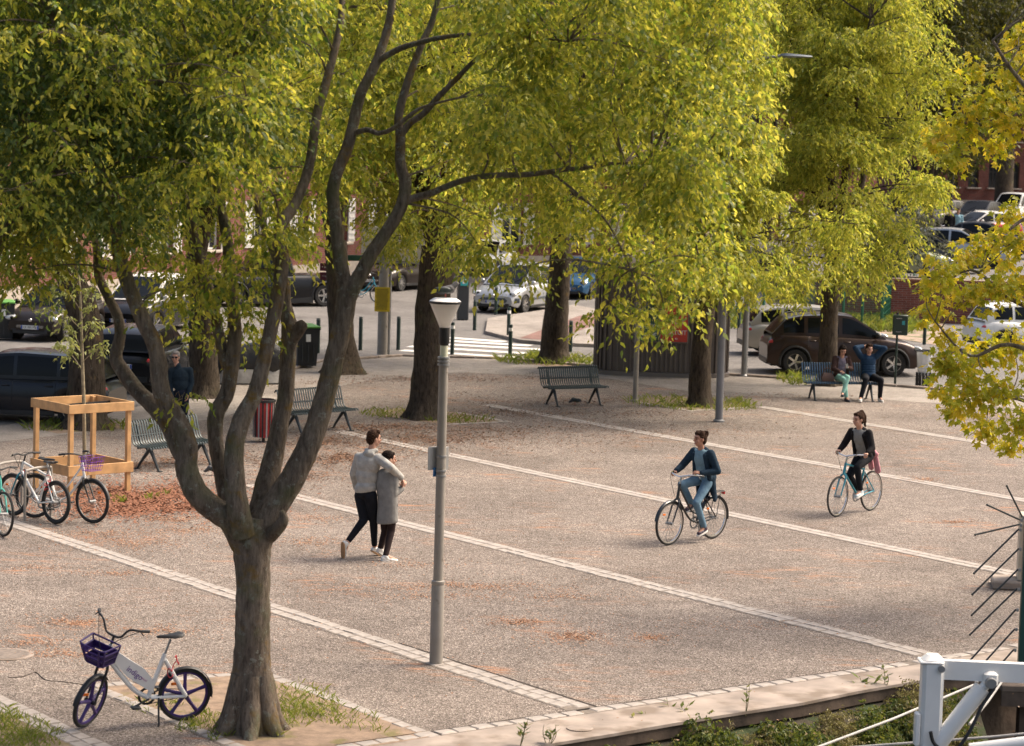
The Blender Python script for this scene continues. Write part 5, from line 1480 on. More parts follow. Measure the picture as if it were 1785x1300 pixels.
# wheelie bins
def wheelie(label, px, py, ang, lid):
    b = G(px, py)
    t = thing('wheelie_bin', label, 'wheelie bin', b, ang)
    BG = M_('bin_grey', (.028, .032, .036), .55)
    MB().rings([[(sx * w_, sy * d_, z) for sx, sy in ((-1, -1), (1, -1), (1, 1), (-1, 1))] for w_, d_, z in ((.24, .26, .06), (.27, .32, .55), (.30, .37, 1.0))]).build('tub', BG, t, True, 30)
    for q in (-.15, 0, .15): MB().box((q, -.335, .55), (.02, .04, .8), 0, Matrix.Rotation(-.1, 3, 'X')).build('front_rib', BG, t)
    MB().box((0, 0, 1.01), (.64, .79, .045), 0, None, .015).build('rim', BG, t)
    MB().rings([[(sx * w_, sy * d_ - .01, z) for sx, sy in ((-1, -1), (1, -1), (1, 1), (-1, 1))] for w_, d_, z in ((.315, .395, 1.036), (.31, .39, 1.07), (.22, .30, 1.11))]).build('lid', lid, t, True, 25)
    MB().tube([(-.24, .44, .98), (.24, .44, .98)], .018, 8).build('handle', BG, t)
    MB().box((.0, -.362, .78), (.12, .01, .19), 0, Matrix.Rotation(-.1, 3, 'X')).build('sticker', WHITEP, t)
    for s_ in (-1, 1):
        MB().lathe([(.001, -.025), (.10, -.025), (.11, 0), (.10, .025), (.001, .025)], 18, (s_ * .27, .28, .11), Matrix.Rotation(PI / 2, 3, 'Y')).build('wheel', RUBBER, t)
LIDG = M_('lid_green', (.09, .26, .045), .5)
wheelie('wheelie bin with bright green lid beside the foreground tree limbs', 531, 640, R(18), LIDG)
wheelie('wheelie bin with green lid at the left edge beside the small dark car', 6, 592, R(12), LIDG)
# covered motorcycle
b = G(440, 668)
t = thing('covered_motorcycle', 'motorcycle under a black and grey cover behind the tree limbs', 'motorcycle', b, R(20))
rg_ = []
for x, w_, h_ in ((-1.0, .12, .55), (-.85, .26, .85), (-.4, .30, .92), (0, .32, .98), (.4, .36, 1.15), (.7, .30, 1.08), (.95, .12, .6)):
    rg_.append([(x, w_ * math.cos(a) * (1 + .12 * math.sin(x * 9 + a * 3)), max(h_ / 2 + h_ / 2 * math.sin(a), .2)) for a in np.linspace(0, 2 * PI, 16, endpoint=False)])
MB().rings(rg_).build('cover', M_('black_cover', (.014, .014, .016), .4, 0, .3, 4, bump=.3, bscale=5), t, True, 60)
sk = []
for x, w_ in ((-.98, .15), (-.8, .30), (-.3, .36), (.3, .38), (.8, .30), (.98, .14)):
    sk.append([(x, s_ * w_ * k_, z) for s_, k_, z in ((-1, 1.05, .04), (-1, .9, .36), (1, .9, .36), (1, 1.05, .04))])
MB().rings(sk).build('cover_skirt', M_('grey_cover', (.30, .29, .28), .6, 0, .2, 5, bump=.3, bscale=6), t, True, 60)
for x in (-.62, .62): MB().lathe([(.2, -.05), (.29, -.06), (.3, 0), (.29, .06), (.2, .05)], 20, (x, 0, .3), Matrix.Rotation(PI / 2, 3, 'X'), True).build('wheel', RUBBER, t)

# benches: every slat runs over the back and along the seat
def bench(label, px, py, ang, length, n_sl, m):
    b = G(px, py)
    t = thing('slatted_bench', label, 'bench', b, ang, 'slatted steel benches on the square')
    prof = [(-.40, .80), (-.385, .845), (-.355, .855), (-.33, .82), (-.28, .66), (-.235, .52), (-.19, .455), (-.12, .43), (.05, .425), (.17, .44), (.215, .435), (.225, .40)]
    prof = [(p.x, p.z) for p in catmull([(a, 0, z) for a, z in prof], 2)]
    rg1 = []
    for i, (y, z) in enumerate(prof):
        a = prof[max(i - 1, 0)]; c = prof[min(i + 1, len(prof) - 1)]
        d = Vector((0, c[0] - a[0], c[1] - a[1])).normalized(); nn = Vector((0, -d.z, d.y)) * .007
        p = Vector((0, y, z)); wv = Vector((.013, 0, 0))
        rg1.append([p - wv - nn, p + wv - nn, p + wv + nn, p - wv + nn])
    sm = MB().rings(rg1).mesh('slat', True, 30); sm.materials.append(m)
    for i in range(n_sl):
        o = bpy.data.objects.new('slat', sm); COL.objects.link(o); o.parent = t
        o.location = (-length / 2 + length * (i + .5) / n_sl, 0, 0); o.rotation_euler = (0, 0, PI)
        o.rotation_euler = (0, 0, 0)
    DK = M_('bench_leg', (.03, .036, .04), .45, .3)
    for z_, y_ in ((.405, -.1), (.405, .12), (.60, -.275)):
        MB().tube([(-length / 2 + .02, y_, z_), (length / 2 - .02, y_, z_)], .018, 8).build('cross_rail', DK, t)
    for s_ in (-1, 1):
        x = s_ * (length / 2 - .22)
        lg = MB()
        lg.tube([(x, .02, .39), (x, -.04, .33), (x, -.22, .12), (x, -.30, 0)], [.035, .035, .025, .02], 8, True, 3)
        lg.tube([(x, 0, .39), (x, .05, .33), (x, .17, .12), (x, .24, 0)], [.035, .035, .025, .02], 8, True, 3)
        lg.box((x, -.31, .008), (.07, .09, .014)); lg.box((x, .25, .008), (.07, .09, .014))
        lg.tube([(x, -.05, .38), (x, -.22, .46), (x, -.30, .66), (x, -.345, .79)], [.025, .022, .018, .014], 7, True, 3)
        lg.build('leg', DK, t)
    return t
# local +y is the sitting direction
bA = bench('dark green slatted bench standing alone left of the kiosk', 1001, 706, hd(.47, -.88) - PI / 2, 1.55, 28, BENCHM)
bB = bench('blue-grey slatted bench on which two people sit', 1466, 697, hd(.16, -.98) - PI / 2, 1.85, 30, BENCHB)
bC = bench('grey-green slatted bench between the timber guard and the large tree', 306, 814, hd(.80, -.60) - PI / 2, 1.75, 28, BENCHM)
bD = bench('slatted bench half hidden behind the right limb of the large tree', 556, 752, hd(.72, -.70) - PI / 2, 1.75, 28, BENCHM)
# striped litter bin left, transparent bag bin right
b = G(459, 770)
t = thing('bag_litter_bin', 'striped litter bin with red bag behind the large tree fork', 'litter bin', b)
for i in range(16):
    a = 2 * PI * i / 16
    MB().box((.2 * math.cos(a), .2 * math.sin(a), .45), (.03, .012, .7), a + PI / 2).build('slat', STEEL if i % 2 else BLACKP, t)
MB().lathe([(.17, .1), (.19, .55), (.2, .8)], 18).build('bag', M_('red_bag', (.4, .03, .03), .35, 0, .3, 5, bump=.2, bscale=10), t)
MB().lathe([(.2, .78), (.23, .79), (.23, .83), (.2, .84)], 20, closed=True).build('rim', BLACKP, t)
MB().lathe([(.03, -.02), (.03, .12)], 10).build('foot', BLACKP, t)
b = G(1609, 674)
t = thing('bag_litter_bin', 'litter bin with clear plastic bag beside the brown car', 'litter bin', b)
kk = NT('clear_bag'); kk.p.inputs['Base Color'].default_value = (.75, .76, .77, 1); kk.p.inputs['Roughness'].default_value = .2; kk.p.inputs['Transmission Weight'].default_value = .6; kk.p.inputs['IOR'].default_value = 1.15
kk.bump(kk.noise(12, 5), .6, .03)
MB().lathe([(.14, .30), (.17, .5), (.19, .75), (.2, .9), (.215, .92), (.18, .9), (.15, .5), (.12, .32)], 20, closed=True).build('bag', kk.m, t)
for i in range(14):
    a = 2 * PI * i / 14
    MB().box((.19 * math.cos(a), .19 * math.sin(a), .19), (.05, .012, .36), a + PI / 2).build('slat', BLACKP, t)
MB().lathe([(.19, .9), (.225, .905), (.225, .93), (.19, .935)], 20, closed=True).build('rim', BLACKP, t)
# notice box on a post
b = G(1560, 672)
t = thing('notice_box', 'dark green box on a thin post behind the seated man', 'sign', b)
MB().lathe([(.03, -.05), (.03, PY(1567, 545, b.y).z)], 10).build('post', DKGREEN, t)
z = PY(1566, 566, b.y).z
MB().box((.06, -.06, z), (.38, .10, .52), R(-4), None, .02).build('box', M_('box_green', (.012, .03, .022), .4), t)
MB().box((.13, -.116, z + .06), (.07, .01, .10), R(-4)).build('sticker', M_('teal_label', (.03, .3, .35), .4), t)
for q in (-.17, .17): MB().box((.02, -.115, z + q), (.14, .012, .02), R(-4)).build('strap', STEEL, t)
# green mesh fence and gate
GF = M_('fence_green', (.015, .11, .06), .45)
def fence(name, label, p0, p1, h, nsec, wire=True):
    a, b = G(*p0), G(*p1); d = b - a
    t = thing(name, label, 'fence', a, math.atan2(d.y, d.x)); L = d.length
    for i in range(nsec + 1): MB().box((L * i / nsec, 0, h / 2), (.07, .07, h + .05), 0, None, .01).build('post', GF, t)
    for i in range(nsec):
        mb = MB(); x0, x1 = L * i / nsec, L * (i + 1) / nsec
        if wire:
            for z in np.arange(.1, h, .2): mb.bar((x0, 0, z), (x1, 0, z), .008, .008)
            for x in np.arange(x0 + .06, x1, .055 if L < 20 else .09): mb.bar((x, .006, .05), (x, .006, h), .006, .006, (0, 1, 0))
        else:
            for x in np.arange(x0 + .1, x1, .14): mb.bar((x, 0, .05), (x, 0, h), .03, .03, (0, 1, 0))
            mb.bar((x0, 0, .12), (x1, 0, .12), .04, .04); mb.bar((x0, 0, h - .1), (x1, 0, h - .1), .04, .04)
        mb.build('mesh_panel' if wire else 'barred_panel', GF, t, False)
    return t
fence('mesh_fence', 'green wire mesh fence in front of the brick retaining wall', (1404, 560), (1536, 575), 1.4, 4)
fence('mesh_fence', 'short green wire fence turning back towards the retaining wall', (1537, 575), (1566, 548), 1.45, 2)
fence('barred_gate', 'dark green barred gate beside the retaining wall', (1568, 549), (1613, 549), 1.45, 2, False)
fence('mesh_fence', 'low orange-brown edged fence right of the kiosk', (1262, 560), (1330, 566), 1.1, 3)
# far black lamp column among the parked cars
t = thing('lamp_column', 'slim black lamp column among the far parked cars', 'lamp post', up_at(1656, 135))
MB().lathe([(.14, 0), (.12, .8), (.09, 1), (.08, 6)], 12).build('shaft', BLACKP, t)
MB().ell((0, 0, 6.15), (.25, .25, .3)).build('lantern', BLACKP, t)

# ------------------------------------------------------------------ lock gate and fence at the canal
YG = 24.6
def pg(px, py, dy=0.0): return PY(px, py, YG + dy)
o_ = pg(1622, 1300); o_.z = -1.95
t = thing('lock_gate_rail', 'white tubular steel frame with diagonal strut at the lower right', 'railing', o_)
def lg(name, pts, r_, m=WHITEP, n=14, k_=0): return MB().tube([p - o_ for p in pts], r_, n, True, k_).build(name, m, t)
MB().box((pg(1622, 1235) - o_), (.215, .215, 1.1), 0, None, .05).build('upright', WHITEP, t)
lw = pg(1618, 1330); MB().box(((lw - o_).x, (lw - o_).y, (lw.z + o_.z) / 2 - o_.z), (.215, .215, lw.z - o_.z + .2), 0, None, .03).build('lower_upright', WHITEP, t)
MB().box((pg(1622, 1152) - o_), (.235, .235, .03), 0, None, .01).build('cap', WHITEP, t)
a_, b_ = pg(1642, 1166), pg(1990, 1182)
MB().bar(a_ - o_, b_ - o_, .10, .19).build('top_beam', WHITEP, t)
lg('strut', [pg(1630, 1303, -.05), pg(1712, 1198, -.05)], .085); lg('strut_rod', [pg(1705, 1208, -.05), pg(1731, 1180, -.05)], .05)
MB().box((pg(1727, 1184, -.08) - o_), (.14, .08, .16), 0, None, .03).build('bracket', WHITEP, t)
MB().lathe([(.05, -.05), (.06, 0), (.05, .05)], 14, pg(1727, 1190, -.12) - o_, Matrix.Rotation(PI / 2, 3, 'X')).build('pin', STEEL, t)
MB().lathe([(.001, -.02), (.035, -.02), (.035, .02), (.001, .02)], 12, pg(1641, 1166, -.12) - o_, Matrix.Rotation(PI / 2, 3, 'X')).build('bolt', STEEL, t)
lg('lower_beam', [pg(1690, 1306, -.1), pg(1990, 1268, -.1)], .06)
lg('hose', [pg(1622, 1275, -.15), pg(1630, 1298, -.15), pg(1660, 1312, -.15), pg(1690, 1275, -.15), pg(1712, 1230, -.12), pg(1733, 1200, -.1)], .018, BLACKP, 8, 5)
MB().box((pg(1598, 1270, -.05) - o_), (.05, .12, .34), 0, None, .015).build('side_plate', WHITEP, t)
GSTEEL = M_('cable_steel', (.34, .33, .32), .5, .5)
for i, (p, q, lab) in enumerate([((1400, 1312), (1702, 1192), 'steel cable running up behind the white upright to the quay'), ((1480, 1303), (1990, 1258), 'steel cable running level behind the white strut'), ((1690, 1262), (1752, 1180), 'thin dark steel rod rising to the green spiked panel')]):
    a_, b_ = PY(p[0], p[1], YG + .5), PY(q[0], q[1], YG + (2.6 if i != 1 else .5))
    t2 = thing('steel_cable', lab, 'cable', a_)
    MB().tube([(0, 0, 0), (b_ - a_) * .5 - Vector((0, 0, .02)), b_ - a_], .014, 8).build('strand', GSTEEL, t2)
    MB().lathe([(.022, -.03), (.022, .03)], 10, b_ - a_).build('end_fitting', STEEL, t2)
# spiked anti-climb panel
b = G(1772, 1168); b.z = 0
t = thing('spiked_panel', 'tall dark green panel with a fan of thin black rods at the right edge', 'fence', b)
z0_, z1_ = -.02, PY(1781, 903, b.y).z
GP = M_('panel_green', (.012, .06, .05), .45)
MB().box((.06, 0, (z0_ + z1_) / 2), (.10, .08, z1_ - z0_), 0, None, .01).build('post', GP, t)
MB().box((.5, .02, (z0_ + z1_) / 2), (.8, .02, z1_ - z0_ - .1)).build('panel', GP, t)
MB().box((.13, -.03, .9), (.06, .06, 1.5), 0, None, .01).build('stiffener', GP, t)
for (x0, y0, x1, y1) in ((1782, 901, 1755, 847), (1778, 906, 1721, 880), (1777, 914, 1700, 932), (1776, 922, 1698, 999), (1776, 956, 1695, 1036), (1775, 992, 1694, 1072), (1773, 1026, 1691, 1106), (1771, 1062, 1692, 1150), (1769, 1096, 1700, 1172), (1767, 1132, 1712, 1195)):
    p = PY(x0, y0, b.y) - b; q = PY(x1, y1, b.y - .1) - b
    MB().tube([p, q], [.011, .011], 7).ell(q, (.015, .015, .015), None, 8, 6).build('rod', M_('rod_black', (.02, .025, .025), .5), t)
    MB().box((p.x + .01, p.y - .045, p.z), (.03, .02, .04), 0, None, .005).build('rod_clip', STEEL, t)
pf = thing('landing_stage', 'rusty steel landing stage under the green spiked panel', 'platform', (b.x, b.y, -.35))
MB().box((.7, -.1, .22), (1.9, .7, .08), 0, None, .01).build('deck', M_('rusty_deck', (.17, .13, .10), .8, .2, .3, 6), pf)
MB().box((.7, -.42, .10), (1.9, .05, .18)).build('edge_beam', M_('rust_beam', (.11, .08, .06), .8, .2, .3, 6), pf)
for x in (.1, 1.2): MB().box((x, -.2, -.85), (.2, .2, 1.9)).build('pile', QUAYWALL, pf)
# beige cabinet
b = G(1768, 1030)
t = thing('beige_cabinet', 'cream metal cabinet on a concrete base at the right edge', 'cabinet', b)
MB().box((.22, .3, .06), (.95, .6, .12), R(-8), None, .02).build('concrete_base', COPING, t)
h = PY(1768, 900, b.y).z
MB().box((.30, .3, .12 + (h - .12) / 2), (.42, .40, h - .12), R(-8), None, .015).build('case', M_('cream_metal', (.55, .48, .38), .5), t)
MB().box((.12, .09, h * .55), (.02, .02, h * .7), R(-8)).build('door_edge', M_('cream_edge', (.45, .38, .3), .5), t)

# ------------------------------------------------------------------ pigeons
PG = M_('pigeon_grey', (.085, .082, .085), .7, 0, .4, 30); PGH = M_('pigeon_neck', (.04, .05, .05), .45, .2, .3, 30)
def pigeon(label, loc, ang, peck=False):
    t = thing('pigeon', label, 'pigeon', loc, ang, 'pigeons')
    mb = MB()
    tip = Vector((.13, 0, .19)) if not peck else Vector((.15, 0, .06))
    mb.caps((-.05, 0, .105), .045, (.06, 0, .125), .052); mb.caps((.06, 0, .125), .042, tip, .026); mb.caps((-.05, 0, .10), .035, (-.17, 0, .085), .012, 10, ((0, 0, 1), .5)); mb.ell(tip, (.03, .024, .024))
    blob_build(mb, 'body', PG, t, .007, 3)
    MB().ell((-.03, .042, .115), (.10, .016, .038)).build('wing', PGH, t); MB().ell((-.03, -.042, .115), (.10, .016, .038)).build('wing', PGH, t)
    MB().tube([tip + Vector((.024, 0, 0)), tip + Vector((.05, 0, -.006))], [.007, .002], 6).build('beak', BLACKP, t)
    for s_ in (-1, 1): MB().tube([(.0, s_ * .022, .08), (.005, s_ * .022, .0), (.035, s_ * .022, .002)], [.005, .003, .002], 6).build('leg', M_('pigeon_leg', (.4, .1, .09), .6), t)
def blob_build(mb, name, m, parent, voxel, smooth_it=2, smooth_f=.5):
    me = mb.mesh(name, True)
    o = bpy.data.objects.new(name, me); COL.objects.link(o)
    md = o.modifiers.new('r', 'REMESH'); md.mode = 'VOXEL'; md.voxel_size = voxel; md.use_smooth_shade = True
    if smooth_it:
        ms = o.modifiers.new('s', 'SMOOTH'); ms.factor = smooth_f; ms.iterations = smooth_it
    dg = bpy.context.evaluated_depsgraph_get()
    me2 = bpy.data.meshes.new_from_object(o.evaluated_get(dg))
    bpy.data.objects.remove(o); bpy.data.meshes.remove(me)
    me2.name = name
    return link_mesh(name, me2, m, parent)
pigeon('pigeon perched on top of the cone lamp post', (lp.x + .0, lp.y, z6 + .035), R(15))
p_ = G(1003, 706); pigeon('pigeon pecking under the bench left of the kiosk', (p_.x, p_.y, 0), R(150), True)
p_ = G(371, 828); pigeon('pigeon on the ground seen between the limbs of the large tree', (p_.x, p_.y, 0), R(160), True)
# ================================================================== bicycles
def rot_axis(p, a0, ax, ang):
    return Matrix.Rotation(ang, 3, ax) @ (Vector(p) - a0) + a0
def bicycle(label, loc, ang, frame_m, style='diamond', r=.335, bar='flat', fender=None, basket=None, rack=False, steer=0.0, lean=0.0, rimm=CHROME, mag=None, crank=-90, tyre_w=.02, grip_m=BLACKP, fork_m=None, stand=False, wb=1.04, lock=None, barm=None):
    t = thing('bicycle', label, 'bicycle', loc, ang)
    t.rotation_euler = (lean, 0, ang)
    RA = Vector((-wb * .45, 0, r)); FA = Vector((wb * .55, 0, r)); BB = Vector((-.06, 0, .28))
    ST = Vector((-.22, 0, .74)); HT = Vector((.36, 0, .86)); HB = Vector((.41, 0, .70))
    if style == 'step': HT = Vector((.36, 0, .90)); HB = Vector((.41, 0, .70))
    sa = (HT - HB).normalized()
    def sv(p): return rot_axis(p, HB, sa, steer)
    fr = MB()
    if style == 'diamond':
        fr.tube([ST + Vector((.0, 0, -.02)), HT], .017, 10); fr.tube([BB, HB + Vector((-.01, 0, .03))], .019, 10)
    elif style == 'step':
        fr.tube([BB + Vector((0, 0, .02)), Vector((.10, 0, .36)), Vector((.28, 0, .56)), HB + Vector((-.01, 0, .03))], .018, 10, True, 4)
        fr.tube([BB + Vector((-.05, 0, .14)), Vector((.06, 0, .48)), Vector((.24, 0, .70)), HT - Vector((0, 0, .03))], .015, 10, True, 4)
    elif style == 'share':
        fr.tube([BB, Vector((.12, 0, .40)), HB + Vector((-.02, 0, .04))], .026, 10, True, 4)
        sd_ = []
        for (x, z0, z1) in ((-.11, .33, .46), (.0, .40, .60), (.18, .53, .72), (.34, .70, .84)):
            sd_.append([(x, -.028, z0), (x, .028, z0), (x, .028, z1), (x, -.028, z1)])
        pn = MB().rings(sd_)
        pp = pn.build('side_panel', frame_m, t, True, 40)
        Mt = Matrix.Translation((.10, .0315, .56)) @ Matrix.Rotation(PI, 4, 'Z') @ Matrix.Rotation(PI / 2, 4, 'X') @ Matrix.Rotation(-R(38), 4, 'Z')
        text_part('panel_text', 'indigo', .085, M_('logo_purple', (.13, .03, .25), .5), pp, Mt, .001)
        Mt2 = Matrix.Translation((-.0, .0315, .49)) @ Matrix.Rotation(PI, 4, 'Z') @ Matrix.Rotation(PI / 2, 4, 'X') @ Matrix.Rotation(-R(38), 4, 'Z')
        text_part('panel_text', 'weel', .04, M_('logo_pink', (.5, .25, .4), .5), pp, Mt2, .001)
    sr = .024 if style == 'share' else .016
    fr.tube([BB, ST], sr, 10)
    fr.tube([HB - sa * .02, HT + sa * .02], .022, 10)
    for s_ in (-1, 1):
        y = s_ * .055
        fr.tube([BB + Vector((-.02, s_ * .02, 0)), RA + Vector((.05, y, 0)), RA + Vector((0, y, 0))], sr * .72, 8)
        fr.tube([ST + Vector((0, s_ * .012, -.06)), RA + Vector((.02, y, .03)), RA + Vector((0, y, 0))], sr * (.6 if style != 'share' else .9), 8)
    fr.build('frame', frame_m, t)
    fk = MB()
    for s_ in (-1, 1):
        fk.tube([sv(HB + Vector((0, s_ * .02, -.01))), sv(HB + Vector((.02, s_ * .055, -.06))), sv(HB.lerp(FA, .55) + Vector((.0, s_ * .055, 0))), sv(FA + Vector((0, s_ * .055, 0)))], [.016, .016, .013, .010], 8, True, 3)
    fk.build('fork', fork_m or frame_m, t)
    Mx = Matrix.Rotation(PI / 2, 4, 'X').to_3x3()
    def wheel(c, front):
        ty = MB(); n = 36
        rg = []
        for i in range(n):
            a = 2 * PI * i / n
            ring = []
            for j in range(8):
                b = 2 * PI * j / 8
                rr = r - tyre_w + tyre_w * math.cos(b)
                p = c + Vector((rr * math.cos(a), tyre_w * math.sin(b), rr * math.sin(a)))
                ring.append(sv(p) if front else p)
            rg.append(ring)
        ty.rings(rg + [rg[0]], False)
        w_ = ty.build('wheel', RUBBER, t)
        rm = MB(); rg = []
        for i in range(n + 1):
            a = 2 * PI * i / n; ring = []
            for (rr, yy) in ((r - tyre_w * 1.7, -.012), (r - tyre_w * 1.7, .012), (r - tyre_w * 2.7, .009), (r - tyre_w * 2.7, -.009)):
                p = c + Vector((rr * math.cos(a), yy, rr * math.sin(a))); ring.append(sv(p) if front else p)
            rg.append(ring)
        rm.rings(rg, False); rm.build('rim', mag or rimm, w_)
        sp = MB()
        f_ = sv if front else (lambda q: q)
        if mag:
            for i in range(5):
                a = 2 * PI * i / 5 + .3
                d = Vector((math.cos(a), 0, math.sin(a)))
                sp.tube([f_(c + d * .02), f_(c + d * (r * .5)), f_(c + d * (r - tyre_w * 2.3))], [.026, .018, .022], 7)
        else:
            for i in range(28):
                a = 2 * PI * i / 28; d = Vector((math.cos(a), 0, math.sin(a))); h_ = Vector((math.cos(a + .5), 0, math.sin(a + .5))) * .025
                sp.bar(f_(c + h_ + Vector((0, .03 * (1 if i % 2 else -1), 0))), f_(c + d * (r - tyre_w * 2.6)), .0028, .0028)
        sp.build('spokes', mag or STEEL, w_)
        hb = MB(); hb.tube([f_(c + Vector((0, -.065, 0))), f_(c + Vector((0, .065, 0)))], .022, 10); hb.build('hub', BLACKP if mag else STEEL, w_)
    wheel(RA, False); wheel(FA, True)
    # handlebar
    hm = barm or BLACKP
    top = HT + sa * .12
    MB().tube([sv(HT), sv(top)], .014, 8).build('stem', hm, t)
    if bar == 'flat': hp = [(-.02, -.29, .02), (.02, -.15, .03), (.05, -.03, 0), (.05, .03, 0), (.02, .15, .03), (-.02, .29, .02)]
    elif bar == 'swept': hp = [(-.20, -.27, .03), (-.10, -.25, .05), (.02, -.16, .05), (.05, -.03, .02), (.05, .03, .02), (.02, .16, .05), (-.10, .25, .05), (-.20, .27, .03)]
    else: hp = [(-.14, -.31, .12), (-.06, -.26, .13), (.0, -.16, .12), (.02, -.09, .02), (.02, 0, 0), (.02, .09, .02), (.0, .16, .12), (-.06, .26, .13), (-.14, .31, .12)]
    pts = [sv(top + Vector(q)) for q in hp]
    MB().tube(pts, .012, 8, True, 4).build('handlebar', hm, t)
    GR = []
    for s_ in (0, -1):
        a, b = (pts[0], pts[1]) if s_ == 0 else (pts[-1], pts[-2])
        MB().tube([a + (a - b) * .02, a.lerp(b, .9)], .017, 8).build('grip', grip_m, t); GR.append(a.lerp(b, .45))
        MB().tube([a.lerp(b, .8) + sv(HB + Vector((.03, 0, 0))) - HB, a.lerp(b, .2) + sv(HB + Vector((.06, 0, -.03))) - HB], .006, 6).build('brake_lever', STEEL if barm else BLACKP, t)
    cb = MB()
    cb.tube([pts[1], sv(top + Vector((.16, -.08, .0))), sv(HB + Vector((.07, 0, .05)))], .004, 5, True, 4)
    cb.tube([pts[-2], sv(top + Vector((.16, .08, -.02))), HB + Vector((-.05, .02, .0))], .004, 5, True, 4)
    cb.build('brake_cable', BLACKP, t)
    # saddle
    sz = ST + (ST - BB).normalized() * .16
    MB().tube([ST - (ST - BB) * .05, sz], .013, 8).build('seat_post', STEEL, t)
    sd_ = []
    for x, w_, h_ in ((-.13, .055, .03), (-.10, .085, .045), (-.03, .075, .045), (.05, .035, .04), (.13, .022, .03), (.15, .010, .018)):
        sd_.append([Vector((sz.x + x, w_ * math.cos(a), sz.z + .035 + h_ * .5 * math.sin(a) + (.012 if x < -.08 else 0))) for a in np.linspace(0, 2 * PI, 10, endpoint=False)])
    MB().rings(sd_).build('saddle', BLACKP, t, True, 60)
    # drivetrain
    MB().lathe([(.07, -.004), (.095, -.004), (.095, .004), (.07, .004)], 26, BB + Vector((0, -.045, 0)), Mx, True).build('chainring', BLACKP if style == 'share' else STEEL, t)
    MB().lathe([(.02, -.004), (.042, -.004), (.042, .004), (.02, .004)], 18, RA + Vector((0, -.045, 0)), Mx, True).build('sprocket', STEEL, t)
    MB().tube([BB + Vector((0, -.045, .09)), RA + Vector((0, -.045, .04))], .005, 5).tube([BB + Vector((0, -.045, -.09)), RA + Vector((0, -.045, -.04))], .005, 5).build('chain', BLACKP, t)
    for s_, a in ((1, R(crank)), (-1, R(crank + 180))):
        e = BB + Vector((math.cos(a) * .17, s_ * .075, math.sin(a) * .17))
        MB().tube([BB + Vector((0, s_ * .05, 0)), e], .010, 7).build('crank', STEEL if style != 'share' else BLACKP, t)
        MB().box(e + Vector((0, s_ * .045, 0)), (.095, .08, .024), 0, None, .006).build('pedal', BLACKP, t)
    if fender:
        for c, f_, a0, a1 in ((RA, (lambda q: q), R(20), R(190)), (FA, sv, R(10), R(150))):
            rg = []
            for a in np.linspace(a0, a1, 16):
                rr = r + .018; d = Vector((math.cos(a), 0, math.sin(a)))
                rg.append([f_(c + d * rr + Vector((0, y, 0)) - d * (.012 if abs(y) > .02 else 0)) for y in (-.03, -.015, 0, .015, .03)])
            MB().grid(rg).build('mudguard', fender, t)
    if rack:
        mb = MB(); z = r * 2 + .06
        for y in (-.06, 0, .06): mb.tube([RA + Vector((.14, y, z - r)), RA + Vector((-.20, y, z - r))], .006, 6)
        for s_ in (-1, 1): mb.tube([RA + Vector((-.08, s_ * .06, z - r)), RA + Vector((0, s_ * .06, 0))], .005, 6)
        mb.tube([RA + Vector((-.2, -.06, z - r)), RA + Vector((-.2, .06, z - r))], .006, 6)
        mb.build('rack', BLACKP, t)
        MB().box(RA + Vector((-.22, 0, z - r - .03)), (.025, .07, .05), 0, None, .008).build('rear_reflector', REDL, t)
    if basket:
        c0 = HT + Vector((.19, 0, .02))
        if style == 'share':
            c0 = HT + Vector((.20, 0, -.0)); bk = MB()
            def rim(k_, z): return [sv(c0 + Vector((x * k_ + (z * .25), y * k_, z))) for x, y in ((-.13, -.17), (.12, -.15), (.15, -.10), (.15, .10), (.12, .15), (-.13, .17))]
            lv = [rim(.72, -.11), rim(.82, -.03), rim(.92, .04), rim(1.0, .11)]
            for l_ in lv:
                bk.tube(l_ + [l_[0]], .010, 6)
            for i in range(6):
                bk.tube([l_[i] for l_ in lv], .009, 6)
            bk.add(lv[0], [tuple(range(6))]); bk.add(lv[0], [tuple(range(5, -1, -1))])
            for i in (0, 1, 3, 4, 5):
                j = (i + 1) % 6
                q = [lv[1][i], lv[1][j], lv[2][j], lv[2][i]]
                bk.add(q, [(0, 1, 2, 3)]); bk.add(q, [(3, 2, 1, 0)])
            for i in range(6):
                j = (i + 1) % 6
                q = [lv[0][i], lv[0][j], lv[1][j].lerp(lv[0][j], .3), lv[1][i].lerp(lv[0][i], .3)]
                bk.add(q, [(0, 1, 2, 3)]); bk.add(q, [(3, 2, 1, 0)])
            bk.build('basket', basket, t)
            MB().box(sv(HT + Vector((.02, 0, -.10))), (.06, .15, .17), 0, Matrix.Rotation(-.2, 3, 'Y'), .02).build('lock_box', M_('smoky_plastic', (.09, .07, .05), .3), t)
        else:
            bk = MB()
            for z, k_ in ((-.1, .75), (-.03, .84), (.04, .92), (.11, 1.0)):
                l_ = [sv(c0 + Vector((x * k_, y * k_, z))) for x, y in ((-.12, -.16), (.13, -.16), (.13, .16), (-.12, .16))]
                bk.tube(l_ + [l_[0]], .004, 5)
            for i in range(20):
                u = i / 20 * 4; s0 = int(u); f0 = u - s0; cs = [(-.12, -.16), (.13, -.16), (.13, .16), (-.12, .16), (-.12, -.16)]
                x = cs[s0][0] + (cs[s0 + 1][0] - cs[s0][0]) * f0; y = cs[s0][1] + (cs[s0 + 1][1] - cs[s0][1]) * f0
                bk.bar(sv(c0 + Vector((x * .75, y * .75, -.1))), sv(c0 + Vector((x, y, .11))), .004, .004)
            for i in range(5): bk.bar(sv(c0 + Vector((-.09 + .045 * i, -.12, -.1))), sv(c0 + Vector((-.09 + .045 * i, .12, -.1))), .004, .004)
            bk.build('basket', basket, t)
